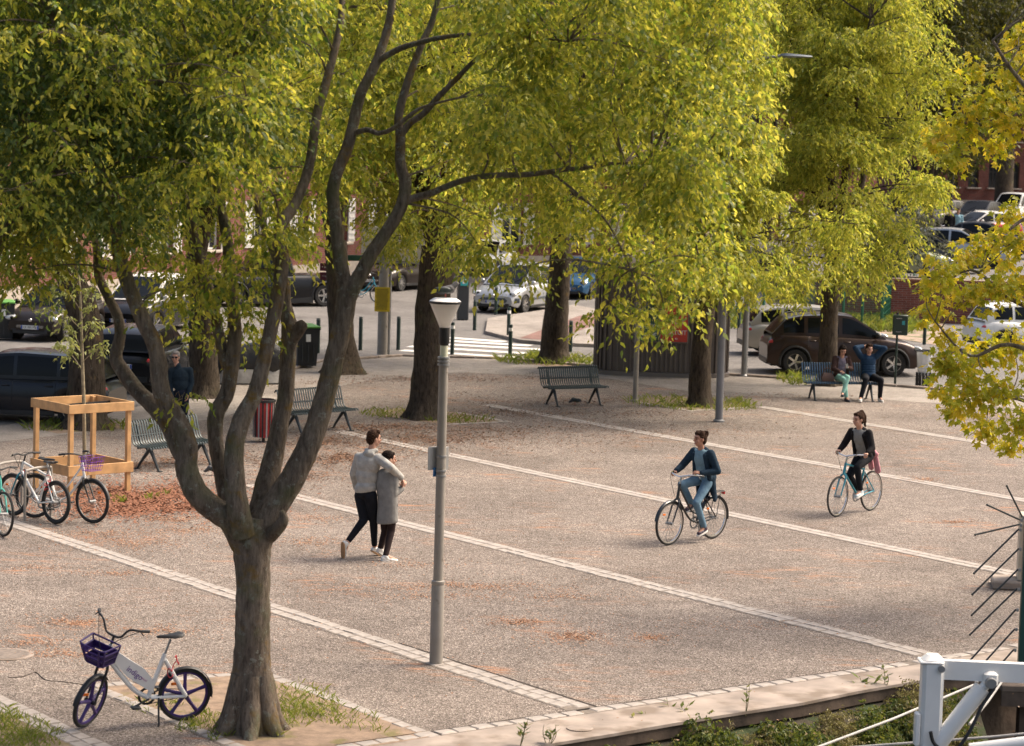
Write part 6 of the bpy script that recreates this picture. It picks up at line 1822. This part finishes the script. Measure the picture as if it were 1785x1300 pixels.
    if stand:
        MB().tube([BB + Vector((-.1, .04, 0)), Vector((-.14, .16, .02)), Vector((-.10, .17, .005))], [.012, .010, .008], 7).build('kickstand', BLACKP, t)
    if lock:
        pts = []
        for i in range(40):
            a = i * .55
            pts.append(ST + Vector((-.08 - .05 * math.sin(i * .17), .05 + .035 * math.cos(a), -.02 - .006 * i + .03 * math.sin(a))))
        MB().tube(pts, .006, 6).build('cable_lock', lock, t)
    for c, f_ in ((RA, (lambda q: q)), (FA, sv)):
        MB().box(f_(c + Vector((.6 * r * math.cos(.8), .0, .6 * r * math.sin(.8)))), (.06, .012, .03), 0, None, .004).build('reflector', ORANGEL, t)
    return t, GR
def gl(px, py): p = G(px, py); return (p.x, p.y, .002)
PURP = M_('purple_plastic', (.045, .02, .13), .4, 0, .15, 6)
FWHITE = M_('frame_white', (.74, .73, .70), .35, 0, .05, 4, coat=.4); TEAL = M_('frame_teal', (.02, .24, .32), .35, .1, .1, 5, coat=.4); FBLACK = M_('frame_black', (.012, .014, .017), .3, .1, .1, 5, coat=.4)
MINT = M_('frame_mint', (.08, .42, .36), .35, 0, .1, 5)
bicycle('white shared bicycle with purple mag wheels and basket beside the large tree', gl(246, 1262), hd(-.90, -.42), FWHITE, 'share', .285, 'high', BLACKP, PURP, False, R(42), R(-6), mag=PURP, crank=-20, tyre_w=.022, fork_m=BLACKP, stand=True, wb=1.0, lock=M_('red_cable', (.5, .02, .03), .4))
bicycle('white mountain bike with teal front half leaning near the timber guard', gl(62, 907), hd(-.76, .65), FWHITE, 'diamond', .335, 'flat', None, None, False, R(6), R(3), rimm=BLACKP, crank=30, tyre_w=.026, fork_m=TEAL, lock=M_('red_cable', (.5, .02, .03), .4))
bicycle('white city bicycle with purple wire basket in front of the timber guard', gl(104, 907), hd(.93, -.36), FWHITE, 'step', .34, 'swept', BLACKP, M_('purple_wire', (.16, .04, .32), .4), True, R(-12), R(-3), rimm=BLACKP, crank=0, fork_m=BLACKP)
bicycle('mint green bicycle cut off by the left edge of the picture', gl(-12, 925), hd(.45, -.9), MINT, 'diamond', .335, 'flat', None, None, False, R(10), 0, rimm=CHROME, crank=0)
bicycle('bicycle chained behind the pickup truck near the maroon signs', gl(632, 528), hd(.95, .3), TEAL, 'step', .33, 'swept', None, None, False, 0, 0, crank=0)
for px, py in ((66, 906), (15, 895)):
    b = G(px, py)
    t = thing('bicycle_rack', 'steel hoop bicycle stand between the parked bicycles' if px > 40 else 'steel hoop bicycle stand at the left edge', 'bicycle rack', b, R(60))
    MB().tube([(-.3, 0, -.03), (-.3, 0, .7), (-.22, 0, .8), (.22, 0, .8), (.3, 0, .7), (.3, 0, -.03)], .022, 10, True, 4).build('hoop', GREYPAINT, t)
    for x in (-.3, .3): MB().lathe([(.06, 0), (.06, .01), (.025, .014)], 14, (x, 0, 0)).build('foot_plate', GREYPAINT, t)

# ================================================================== people
SKIN = M_('skin', (.50, .28, .20), .55, 0, .08, 9, spec=.3)
SKIN2 = M_('skin_tanned', (.42, .22, .15), .55, 0, .08, 9, spec=.3)
HAIRD = M_('hair_dark', (.016, .010, .008), .8, 0, .4, 40, bump=.2, bscale=60, spec=.12)
HAIRB = M_('hair_brown', (.040, .020, .012), .8, 0, .4, 40, bump=.2, bscale=60, spec=.12)
SHOEW = M_('white_shoe', (.74, .72, .68), .5, 0, .05, 10)
def cloth(name, col, b=.25, sc=9): return M_('cloth_' + name, col, .9, 0, .14, 14, bump=b, bscale=sc, spec=.15)
def axes(side, up):
    s_ = Vector(side).normalized(); u = Vector(up); u = (u - s_ * u.dot(s_)).normalized(); return s_, u.cross(s_), u   # side(right->left?), fwd, up
def mat_axes(a, b, c): return Matrix((a, b, c)).transposed()
def hand(mb, wr, d, n, s_, curl=.5, k=1.0):
    d = Vector(d).normalized(); n = Vector(n); n = (n - d * n.dot(d)).normalized(); s_ = Vector(s_); s_ = (s_ - d * s_.dot(d) - n * s_.dot(n)).normalized()
    wr = Vector(wr)
    mb.caps(wr, .024 * k, wr + d * .03 * k, .026 * k, 10, (n, .7))
    mb.caps(wr + d * .035 * k + s_ * .012 * k, .022 * k, wr + d * .075 * k + s_ * .018 * k, .02 * k, 10, (n, .62)); mb.caps(wr + d * .035 * k - s_ * .012 * k, .022 * k, wr + d * .072 * k - s_ * .018 * k, .02 * k, 10, (n, .62))
    for i, L in enumerate((.070, .080, .074, .058)):
        b0 = wr + d * (.082 - .004 * abs(i - 1)) * k + s_ * (.032 - .0215 * i) * k
        a1 = curl; a2 = curl * 2.1
        m_ = b0 + (d * math.cos(a1) + n * math.sin(a1)) * L * .5 * k
        e = m_ + (d * math.cos(a2) + n * math.sin(a2)) * L * .5 * k
        mb.caps(b0, .0088 * k, m_, .0082 * k, 8); mb.caps(m_, .0082 * k, e, .007 * k, 8)
    b0 = wr + d * .025 * k + s_ * .028 * k
    m_ = b0 + (s_ * .75 + d * .6 + n * .25).normalized() * .036 * k
    e = m_ + (d * .8 + s_ * .15 + n * .5 * (1 + curl)).normalized() * .034 * k
    mb.caps(b0, .012 * k, m_, .010 * k, 8); mb.caps(m_, .010 * k, e, .0078 * k, 8)
def person(label, loc, rz, J, o, group=None):
    """J: joints in local metres. o: options for clothes, hair, face"""
    t = thing('person', label, 'person', loc, rz, group)
    J = {k: Vector(v) for k, v in J.items()}
    g = o.get('g', 1.0)                       # girth
    up = (J['chest'] - J['pel']).normalized(); sd_ = (J['shR'] - J['shL']).normalized(); hs_ = (J['hipR'] - J['hipL']).normalized()
    fwd = up.cross(sd_).normalized()          # right hand side x up
    fwd = -sd_.cross(up).normalized() if False else up.cross(sd_).normalized()
    tm = mat_axes(sd_, fwd, sd_.cross(fwd)); pm_ = mat_axes(hs_, up.cross(hs_).normalized(), up)
    face = Vector(o['face']).normalized(); hu = Vector(o.get('headup', (0, 0, 1))); hu = (hu - face * hu.dot(face)).normalized(); hr_ = face.cross(hu)
    hm_ = mat_axes(hr_, face, hu)
    skin = o.get('skin', SKIN)
    H = J['head']
    def hp(x, y, z): return H + hm_ @ Vector((x, y, z))
    body = MB()
    # head
    body.ell(H + hm_ @ Vector((0, -.008, .022)), (.074, .094, .095), hm_, 16, 12)
    body.ell(hp(0, .022, -.045), (.056, .066, .072), hm_, 14, 10)
    body.ell(hp(0, .045, -.092), (.026, .028, .022), hm_)
    body.caps(hp(0, .092, .01), .009, hp(0, .112, -.026), .013, 8); body.ell(hp(0, .078, .034), (.05, .018, .012), hm_)
    for s_ in (-1, 1):
        body.ell(hp(s_ * .076, -.004, -.008), (.010, .019, .031), hm_, 8, 6); body.ell(hp(s_ * .04, .065, -.03), (.022, .02, .022), hm_, 8, 6)
    body.caps(hp(0, .084, -.060), .011, hp(0, .080, -.068), .012, 8)
    body.caps(J['neck'] - up * .06, .058 * g, H - hu * .07 - face * .012, .050, 12)
    wst = J['pel'].lerp(J['chest'], .48)
    body.ell(J['pel'], (.155 * g, .105 * g, .12), pm_, 14, 10); body.ell(wst, (.125 * g, .09 * g, .14), tm, 14, 10)
    body.ell(J['pel'].lerp(J['chest'], .85), (.148 * g, .10 * g, .17), tm, 14, 10)
    body.caps(J['shL'], .05 * g, J['shR'], .05 * g, 10)
    for s_ in 'LR':
        sh, el, wr = J['sh' + s_], J['el' + s_], J['wr' + s_]
        body.caps(sh, .05 * g, el, .039 * g, 10); body.caps(el, .039 * g, wr, .025 * g, 10)
        d, n, th, cu = o['hand' + s_]
        hand(body, wr, d, n, th, cu, 1.0 if g > .95 else .92)
        hip, kn, an, to = J['hip' + s_], J['kn' + s_], J['an' + s_], J['to' + s_]
        body.caps(hip, .083 * g, kn, .053 * g, 12); body.caps(kn, .053 * g, kn.lerp(an, .35), .052 * g, 10); body.caps(kn.lerp(an, .3), .052 * g, an, .034, 10)
        body.caps(an, .034, an + (to - an) * .1 - Vector((0, 0, .03)), .034, 8); body.caps(an.lerp(to, .15), .034, to, .026, 8)
    blob_build(body, 'body', skin, t, o.get('vox', .0085), 2, .4)
    # face details
    for s_ in (-1, 1):
        if not o.get('shades'): MB().ell(hp(s_ * .031, .083, .004), (.014, .008, .0065), hm_, 10, 6).build('eye', M_('eye_dark', (.03, .02, .015), .2), t)
        MB().caps(hp(s_ * .016, .094, .026), .0045, hp(s_ * .048, .078, .027), .004, 6).build('eyebrow', o.get('hairm', HAIRD), t)
    MB().caps(hp(-.02, .090, -.064), .0055, hp(.02, .090, -.064), .0055, 6).build('mouth', M_('lips', (.32, .10, .085), .5), t)
    if o.get('shades'):
        sg = MB()
        for s_ in (-1, 1): sg.ell(hp(s_ * .034, .092, .006), (.030, .010, .021), hm_, 10, 6); sg.tube([hp(s_ * .06, .085, .012), hp(s_ * .08, .0, .012)], .004, 5)
        sg.tube([hp(-.01, .1, .012), hp(.01, .1, .012)], .004, 5)
        sg.build('sunglasses', M_('black_lens', (.008, .008, .009), .12), t)
    # hair
    if o.get('hair'):
        hb = MB()
        hb.ell(hp(0, -.022, .038), (.086, .094, .090), hm_, 16, 12)
        hb.ell(hp(0, -.055, -.01), (.074, .060, .085), hm_, 12, 8)
        st_ = o['hair']
        if st_ == 'short': hb.ell(hp(.0, .040, .095), (.062, .050, .032), hm_)
        if st_ == 'bun': hb.ell(hp(0, -.115, .045), (.046, .042, .046), hm_); hb.ell(hp(0, .045, .088), (.055, .04, .026), hm_)
        if st_ == 'lowbun': hb.ell(hp(0, -.115, -.055), (.045, .04, .042), hm_); hb.ell(hp(0, .05, .08), (.05, .035, .024), hm_)
        if st_ == 'curlbun':
            hb.ell(hp(.0, -.095, .075), (.058, .052, .05), hm_); hb.ell(hp(0, .035, .085), (.066, .05, .034), hm_)
            for q in range(10): hb.ell(hp(.055 * math.sin(q * 2.1), -.03 + .06 * math.cos(q * 1.7), .098 + .012 * math.sin(q)), (.025, .025, .022), hm_)
        if st_ == 'pony':
            hb.ell(hp(0, -.07, .115), (.035, .035, .035), hm_); hb.ell(hp(0, .04, .09), (.055, .04, .03), hm_)
            hb.caps(hp(0, -.09, .12), .032, hp(0, -.15, .02), .036, 10); hb.caps(hp(0, -.15, .02), .036, hp(.0, -.16, -.14), .014, 10)
        if st_ == 'long': hb.caps(hp(.07, -.02, .02), .03, hp(.085, .0, -.14), .024, 8); hb.caps(hp(-.07, -.02, .02), .03, hp(-.085, .0, -.14), .024, 8); hb.caps(hp(0, -.08, 0), .05, hp(0, -.085, -.17), .04, 8); hb.ell(hp(0, .045, .085), (.06, .035, .03), hm_)
        hh = blob_build(hb, 'hair', o.get('hairm', HAIRD), t, .008, 2)
        vn = np.zeros(len(hh.data.vertices) * 3, dtype=np.float32); hh.data.vertices.foreach_get('co', vn); vn = vn.reshape(-1, 3)
        vn += np.sin(vn @ np.array([[160., 90, 210], [220, 190, 60], [70, 140, 150]])) * .0035 + RNG.normal(0, .0018, vn.shape)
        hh.data.vertices.foreach_set('co', vn.astype(np.float32).ravel())
    # clothes
    def torso(mb, k=.022, hem=None, off=Vector((0, 0, 0)), kf=1.0):
        mb.ell(J['pel'].lerp(J['chest'], .85) + off, (.158 * g + k, (.108 * g + k) * kf, .185), tm, 16, 10); mb.ell(wst + off, (.142 * g + k, (.102 * g + k) * kf, .19), tm, 16, 10)
        mb.caps(J['shL'] + off, .055 * g + k * .5, J['shR'] + off, .055 * g + k * .5, 12)
        if hem: mb.ell(J['pel'] + up * hem + off, (.155 * g + k, (.112 * g + k) * kf, .13), pm_, 16, 10)
    def sleeves(mb, k=.014, to_=.93):
        for s_ in 'LR':
            sh, el, wr = J['sh' + s_], J['el' + s_], J['wr' + s_]
            mb.caps(sh, .055 * g + k, el, .044 * g + k, 12); mb.caps(el, .044 * g + k, el.lerp(wr, to_), .032 * g + k, 12)
    def legs(mb, k=.012, to_=.95, w_=1.0):
        mb.ell(J['pel'], (.158 * g + k, .112 * g + k, .13), pm_, 16, 10)
        for s_ in 'LR':
            hip, kn, an = J['hip' + s_], J['kn' + s_], J['an' + s_]
            mb.caps(hip, .088 * g + k, kn, .058 * g * w_ + k, 14); mb.caps(kn, .058 * g * w_ + k, kn.lerp(an, to_), .040 * w_ + k, 12)
    lm_ = MB(); legs(lm_, o.get('leg_k', .010), o.get('leg_to', .95), o.get('leg_w', 1.0)); blob_build(lm_, o.get('leg_name', 'trousers'), o['leg_m'], t, .010, 3)
    tp_ = MB(); torso(tp_, o.get('top_k', .016), o.get('hem', .02)); 
    if not o.get('coat'): sleeves(tp_, o.get('slv', .012), o.get('slv_to', .93))
    if o.get('collar'): tp_.caps(J['neck'] - up * .05, .07, J['neck'] + up * .005, .062, 12)
    if o.get('puffer'):
        for q in np.linspace(.12, 1.02, 7): tp_.ell(J['pel'].lerp(J['chest'], q), (.172 * g, .128 * g, .045), tm, 16, 8)
    blob_build(tp_, o.get('top_name', 'top'), o['top_m'], t, .010, 3)
    if o.get('hood'):
        hd_ = MB(); b0 = J['neck'] - fwd * .055 - up * .03
        hd_.caps(b0 + sd_ * .075 + fwd * .05, .036, b0 - up * .03 - fwd * .03, .05, 10); hd_.caps(b0 - sd_ * .075 + fwd * .05, .036, b0 - up * .03 - fwd * .03, .05, 10); hd_.ell(b0 - up * .055 - fwd * .02, (.10, .05, .07), tm)
        hd_.caps(b0 + sd_ * .07 + fwd * .06, .03, b0 + fwd * .13 - up * .03 + sd_ * .03, .024, 8); hd_.caps(b0 - sd_ * .07 + fwd * .06, .03, b0 + fwd * .13 - up * .03 - sd_ * .03, .024, 8)
        blob_build(hd_, 'hood', o['top_m'], t, .010, 3)
    if o.get('coat'):
        c_ = MB(); sleeves(c_, .017, .93); k = .03
        c_.caps(J['shL'], .062 * g, J['shR'], .062 * g, 12)
        if o['coat'] == 'open':
            off = -fwd * .035
            c_.ell(J['pel'].lerp(J['chest'], .8) + off, (.17 * g + .02, .095 * g + .012, .22), tm, 16, 10); c_.ell(wst + off, (.165 * g + .02, .09 * g + .015, .22), tm, 16, 10); c_.ell(J['pel'] + off + up * .02, (.175 * g + .02, .09 * g + .02, .15), pm_, 16, 10)
            for s_ in (-1, 1):
                top_ = J['chest'] + sd_ * s_ * .115 * g + up * .03 + fwd * .055; bot = J['pel'] + sd_ * s_ * .155 * g + fwd * .06 + up * .02
                c_.caps(top_, .045, bot, .05, 10, (sd_, .75))
                if o.get('coat_drop'):
                    q = J['pel'] + sd_ * s_ * .17 * g - fwd * .06 - Vector((0, 0, o['coat_drop']))
                    c_.caps(J['pel'] + sd_ * s_ * .165 * g, .055, q, .045, 10, (sd_, .6)); c_.caps(J['pel'] - fwd * .08, .075, q + fwd * -.08 - sd_ * s_ * .07, .055, 10, (fwd, .6))
        else:
            hem_ = o['hemz']
            a0 = J['neck'] - up * .07; rr_ = []
            dn = Vector((0, 0, 1))
            for z, wx, wy in o['coat']:
                c = J['pel'].copy(); c.z = z
                f_ = (z - J['pel'].z) / (J['chest'].z - J['pel'].z)
                c = J['pel'].lerp(J['chest'], f_) if f_ > 0 else Vector((J['pel'].x, J['pel'].y, z))
                rr_.append([c + (sd_ if f_ > .3 else hs_) * wx * math.cos(a) + fwd * wy * math.sin(a) for a in np.linspace(0, 2 * PI, 20, endpoint=False)])
            c_.rings(rr_)
        blob_build(c_, o.get('coat_name', 'coat'), o['coat_m'], t, .010, 3)
    # shoes
    for s_ in 'LR':
        an, to = J['an' + s_], J['to' + s_]; f = to - an; f2 = f.copy(); 
        dn = Vector(o.get('soledir' + s_, (0, 0, -1))).normalized()
        heel = an + dn * .045 - f.normalized() * .035; toe = to + dn * .008
        sm_ = MB(); ds = (toe - heel).normalized(); sx_ = ds.cross(dn).normalized()
        sm_.caps(heel, .037, toe, .034, 12, (dn, .85)); sm_.caps(an + dn * .005, .043, heel.lerp(toe, .35), .038, 12); sm_.caps(heel.lerp(toe, .6), .042, toe, .036, 12, (dn, .75))
        so_ = blob_build(sm_, 'shoe', o['shoe_m'], t, .008, 2)
        mm = mat_axes(ds, sx_, ds.cross(sx_))
        sl_ = MB(); n_ = 14; cc = heel.lerp(toe, .5) + dn * .030; L_ = (toe - heel).length / 2 + .042
        ring = [(L_ * math.copysign(abs(math.cos(a)) ** .7, math.cos(a)), .042 * math.copysign(abs(math.sin(a)) ** .7, math.sin(a))) for a in np.linspace(0, 2 * PI, n_, endpoint=False)]
        sl_.rings([[cc + mm @ Vector((x, y, z)) for x, y in ring] for z in (-.010, .012)])
        sl_.build('sole', o.get('sole_m', SHOEW), so_)
    return t
def px_joints(b, tab):
    """joints read off the photo: name -> (px, py, depth offset from the feet)"""
    return {k: PY(x, y, b.y + dy) - b for k, (x, y, dy) in tab.items()}
# --- the couple walking
b = G(641, 972)
J = px_joints(b, dict(pel=(637, 856, .02), chest=(643, 800, .0), neck=(648, 781, .0), head=(652, 764, 0), shL=(626, 797, .06), shR=(660, 799, -.08), elL=(617, 826, .12), wrL=(622, 851, .25),
     elR=(681, 815, -.24), wrR=(700, 833, -.04), hipL=(629, 864, .08), hipR=(646, 864, -.04), knL=(634, 906, .02), anL=(604, 947, -.14), toL=(601, 966, -.10), knR=(651, 906, .04), anR=(653, 955, .18), toR=(667, 967, .24)))
person('man in grey hoodie and black trousers with his arm round the woman', b, 0, J, dict(face=(.86, .5, -.05), handL=((.3, .5, -.7), (1, 0, 0), (0, 1, 0), .4), handR=((.35, -.1, -.8), (-.7, -.2, -.3), (.6, .6, .3), .5), hair='short', hairm=HAIRB, g=1.04,
       leg_m=cloth('black', (.012, .013, .017)), leg_to=.86, leg_k=.006, leg_w=.95, top_m=cloth('grey_hoodie', (.36, .35, .325)), top_name='hoodie', top_k=.026, hem=.05, slv=.018, hood=True, shoe_m=SHOEW, sole_m=M_('gum_sole', (.34, .19, .09), .7), soledirL=(-.72, -.35, -.62)))
b = G(673, 974)
J = px_joints(b, dict(pel=(676, 871, 0), chest=(674, 832, 0), neck=(675, 815, 0), head=(678, 800, 0), shL=(660, 829, .06), shR=(688, 830, -.05), elL=(664, 855, .18), wrL=(682, 860, .3),
     elR=(686, 862, -.08), wrR=(701, 851, .04), hipL=(669, 880, .05), hipR=(684, 880, -.04), knL=(671, 926, .1), anL=(663, 956, .08), toL=(676, 970, .16), knR=(682, 925, .0), anR=(672, 969, -.16), toR=(690, 976, -.10)))
person('woman in grey coat and dark tights walking under his arm', b, 0, J, dict(face=(.9, .42, -.05), handL=((.5, .3, .3), (0, 1, 0), (0, 0, 1), .5), handR=((.3, .2, .85), (0, .7, 0), (-.6, .5, 0), .5), hair='lowbun', g=.92,
       leg_m=cloth('tights', (.03, .02, .019), .05), leg_name='tights', leg_w=.97, leg_k=.004, leg_to=.99, top_m=cloth('dark_jumper', (.05, .05, .055)), top_k=-.014, hem=None, shoe_m=SHOEW,
       coat=[(1.31, .07, .06), (1.26, .15, .10), (1.1, .172, .128), (.9, .168, .135), (.7, .172, .142), (.54, .178, .146), (.52, .17, .14)], hemz=.5, coat_m=cloth('grey_coat', (.205, .20, .19), .12)))
# --- cyclists
def rider(label, loc, ang, J, o, bike):
    bt, GR = bicycle(*bike[0], **bike[1])
    return person(label, loc, ang, J, o)
a1 = hd(-.69, -.72); l1 = gl(1208, 944)
bicycle('black city bicycle ridden by the woman in the long navy coat', l1, a1, FBLACK, 'step', .335, 'swept', FBLACK, None, True, R(2), 0, crank=-88, fork_m=FBLACK, barm=CHROME)
J = dict(pel=(-.24, 0, .97), chest=(-.15, 0, 1.31), neck=(-.12, 0, 1.42), head=(-.08, 0, 1.575), shL=(-.15, .165, 1.36), shR=(-.15, -.165, 1.36), elL=(-.20, .27, 1.10), wrL=(.03, .13, 1.07), elR=(-.02, -.29, 1.13), wrR=(.135, -.272, 1.07),
     hipL=(-.22, .085, .93), hipR=(-.22, -.085, .93), knL=(.10, .12, .62), anL=(-.10, .13, .225), toL=(.02, .13, .155), knR=(.17, -.12, .88), anR=(-.10, -.13, .56), toR=(.02, -.13, .49))
person('woman with curly bun in long navy coat and jeans riding the black bicycle', l1, a1, J, dict(face=(1, -.28, .02), handL=((.6, -.5, .2), (0, -.5, -.5), (.4, .3, .8), .6), handR=((1, -.05, -.15), (0, 0, -1), (0, 1, 0), .9), hair='curlbun', hairm=HAIRB, g=.93, skin=SKIN2,
       leg_m=cloth('denim', (.13, .22, .30), .2), leg_to=.93, leg_k=.008, top_m=cloth('blue_shirt', (.17, .27, .33)), top_k=.014, coat='open', coat_drop=.34, coat_m=cloth('navy_coat', (.018, .035, .055), .2), shoe_m=M_('plum_shoe', (.035, .02, .04), .5)))
a2 = hd(-.64, -.77); l2 = gl(1491, 895)
bicycle('turquoise road bicycle ridden by the woman in the black jacket', l2, a2, TEAL, 'diamond', .34, 'swept', None, None, False, R(3), 0, crank=8, tyre_w=.017, barm=CHROME)
J = dict(pel=(-.22, 0, .98), chest=(-.06, 0, 1.31), neck=(-.02, 0, 1.42), head=(.03, 0, 1.575), shL=(-.05, .165, 1.355), shR=(-.05, -.165, 1.355), elL=(.0, .27, 1.12), wrL=(.13, .272, 1.05), elR=(.0, -.28, 1.12), wrR=(.13, -.272, 1.05),
     hipL=(-.20, .085, .94), hipR=(-.20, -.085, .94), knL=(.18, .11, .80), anL=(.06, .12, .40), toL=(.18, .12, .335), knR=(.06, -.11, .62), anR=(-.27, -.12, .36), toR=(-.15, -.12, .28))
pc2 = person('woman with ponytail in black jacket riding the turquoise bicycle', l2, a2, J, dict(face=(1, -.2, -.08), handL=((1, .05, -.2), (0, 0, -1), (0, -1, 0), .9), handR=((1, -.05, -.2), (0, 0, -1), (0, 1, 0), .9), hair='pony', hairm=HAIRB, g=.92,
       leg_m=cloth('black', (.012, .013, .017)), leg_to=.92, leg_k=.008, top_m=cloth('grey_top', (.22, .22, .21)), top_k=.014, coat='open', coat_name='jacket', coat_m=cloth('black_jacket', (.013, .012, .013), .2), shoe_m=M_('pale_blue_shoe', (.55, .64, .68), .5)))
mb = MB(); mb.caps((-.36, .10, 1.0), .05, (-.44, .13, .70), .06, 10, ((1, 0, 0), .6)); mb.caps((-.38, -.02, 1.0), .05, (-.44, 0, .74), .055, 10, ((1, 0, 0), .6)); mb.caps((-.34, .15, .98), .04, (-.34, -.15, .98), .04, 8)
blob_build(mb, 'tied_shirt', cloth('pink_shirt', (.55, .26, .30)), pc2, .01, 3)
# --- two people on the bench (bench axes: +y is forward)
def on_bench(bn, x, dz=0): return bn.matrix_basis @ Vector((x, 0, 0))
bpy.context.view_layer.update()
rzB = bB.rotation_euler.z
def seat(x, **kw): return {k: (v[0] + x, v[1], v[2]) for k, v in kw.items()}
# local frame: x = bench width, +y forward; a sitter's left is -x... right hand at +x
J = seat(0, pel=(0, -.09, .56), chest=(0, -.10, .93), neck=(0, -.07, 1.05), head=(0, .0, 1.19), shL=(-.16, -.09, .99), shR=(.16, -.09, .99), elL=(-.22, .0, .74), wrL=(-.09, .20, .80), elR=(.22, .0, .74), wrR=(.12, .20, .70),
         hipL=(-.085, -.05, .54), hipR=(.085, -.05, .54), knL=(-.03, .38, .58), anL=(.10, .46, .20), toL=(.15, .58, .18), knR=(.05, .39, .52), anR=(-.02, .36, .09), toR=(-.04, .49, .045))
lw_ = on_bench(bB, .0)
wv = person('woman in brown jacket and mint trousers sitting on the bench looking at her phone', lw_, rzB, J, dict(face=(.1, .85, -.5), handL=((.5, .6, .2), (.4, 0, -.6), (.2, .2, .8), .6), handR=((-.5, .6, 0), (-.4, 0, -.6), (0, .3, .8), .6), hair='long', g=.93, vox=.010,
       leg_m=cloth('mint', (.27, .52, .44)), leg_k=.006, leg_to=.93, top_m=cloth('mauve_top', (.16, .14, .18)), coat='open', coat_name='jacket', coat_m=cloth('brown_jacket', (.055, .032, .028)), shoe_m=M_('navy_shoe', (.015, .02, .035), .6), sole_m=M_('navy_sole', (.03, .03, .04), .6)))
tq = thing('handbag', 'brown leather handbag beside the sitting woman', 'bag', on_bench(bB, .36) + Vector((0, -.03, .448)), rzB)
MB().rings([[(sx * w_, sy * d_, z) for sx, sy in ((-1, -1), (1, -1), (1, 1), (-1, 1))] for w_, d_, z in ((.14, .07, 0), (.15, .08, .10), (.10, .03, .20))]).build('pouch', M_('brown_leather', (.09, .045, .03), .5), tq, True, 50)
MB().tube([(-.10, 0, .18), (-.06, 0, .30), (.06, 0, .30), (.10, 0, .18)], .010, 7, True, 4).build('strap', M_('brown_leather', (.09, .045, .03)), tq)
tq = thing('mobile_phone', 'dark phone in the hand of the sitting woman', 'phone', lw_ + Matrix.Rotation(rzB, 3, 'Z') @ Vector((-.02, .30, .84)), rzB)
MB().box((0, 0, 0), (.07, .012, .14), 0, Matrix.Rotation(.7, 3, 'X'), .004).build('case', BLACKP, tq)
MB().box((0, -.006, .005), (.062, .006, .125), 0, Matrix.Rotation(.7, 3, 'X')).build('screen', GLASSD, tq)
J = seat(0, pel=(0, -.09, .57), chest=(0, -.16, .96), neck=(0, -.15, 1.08), head=(0, -.11, 1.22), shL=(-.18, -.16, 1.03), shR=(.18, -.16, 1.03), elL=(-.36, -.05, 1.24), wrL=(-.13, -.19, 1.27), elR=(.36, -.05, 1.24), wrR=(.13, -.19, 1.27),
         hipL=(-.095, -.05, .55), hipR=(.095, -.05, .55), knL=(-.17, .37, .52), anL=(-.18, .30, .09), toL=(-.20, .44, .045), knR=(.20, .36, .53), anR=(.33, .44, .10), toR=(.39, .58, .07))
person('man in navy padded jacket sitting with both hands behind his head', on_bench(bB, -.68), rzB, J, dict(face=(-.05, .97, -.12), handL=((.9, -.3, .1), (0, .9, 0), (0, 0, -1), .5), handR=((-.9, -.3, .1), (0, .9, 0), (0, 0, -1), .5), hair='short', hairm=HAIRB, g=1.06, vox=.010,
       leg_m=cloth('black', (.012, .013, .017)), leg_k=.012, top_m=cloth('navy_puffer', (.016, .038, .075), .15), top_name='padded_jacket', top_k=.022, slv=.022, puffer=True, collar=True, shoe_m=SHOEW))
# --- man in sunglasses standing at the left
b = G(317, 747)
J = px_joints(b, dict(pel=(316, 686, 0), chest=(315, 650, 0), neck=(310, 637, 0), head=(306, 622, -.02), shL=(331, 645, 0), shR=(299, 646, 0), elL=(334, 667, .02), wrL=(328, 688, -.1), elR=(296, 668, .02), wrR=(300, 690, -.1), hipL=(322, 690, 0), hipR=(309, 690, 0), knL=(322, 717, -.03), anL=(321, 741, .02), toL=(323, 745, -.12), knR=(310, 717, -.03), anR=(311, 741, .02), toR=(309, 746, -.12)))
person('grey-haired man in sunglasses and dark checked shirt standing by the dark trunk', b, 0, J, dict(face=(-.1, -.97, -.08), handL=((-.1, -.3, -.9), (-1, 0, 0), (0, -1, 0), .4), handR=((.1, -.3, -.9), (1, 0, 0), (0, -1, 0), .4), hair='short', shades=True, hairm=M_('hair_grey', (.30, .27, .25), .6), g=1.0, vox=.010,
       leg_m=cloth('navy_trousers', (.014, .018, .03)), leg_k=.010, top_m=cloth('navy_shirt', (.018, .03, .042), .2), top_name='shirt', top_k=.02, hem=.0, collar=True, shoe_m=M_('dark_shoe', (.02, .018, .016), .5), sole_m=BLACKP))
# --- two far walkers among the parked cars, a few pixels tall
for i, (px, lab, cm) in enumerate(((1655, 'tiny far walker in black beside the black lamp column', (.012, .012, .014)), (1669, 'tiny far walker in pale blue beside the thick trunk', (.25, .42, .5)))):
    Yw = 116 + i
    bw_ = Vector(up_at(px, Yw)); s_ = 1
    J = dict(pel=(0, 0, .95), chest=(0, 0, 1.32), neck=(0, 0, 1.44), head=(0, -.02, 1.6), shL=(.17, 0, 1.37), shR=(-.17, 0, 1.37), elL=(.22, .03, 1.12), wrL=(.2, -.08, .9), elR=(-.22, .03, 1.12), wrR=(-.2, -.08, .9), hipL=(.09, 0, .9), hipR=(-.09, 0, .9), knL=(.1, -.1, .5), anL=(.1, -.05, .09), toL=(.1, -.2, .04), knR=(-.1, .05, .5), anR=(-.1, .18, .1), toR=(-.1, .05, .04))
    person(lab, bw_, 0, J, dict(face=(0, -1, 0), handL=((0, -.3, -.9), (-1, 0, 0), (0, -1, 0), .4), handR=((0, -.3, -.9), (1, 0, 0), (0, -1, 0), .4), hair='short', vox=.016, leg_m=cloth('black', (.012, .013, .017)), top_m=cloth('walker%d' % i, cm), shoe_m=BLACKP, sole_m=BLACKP))
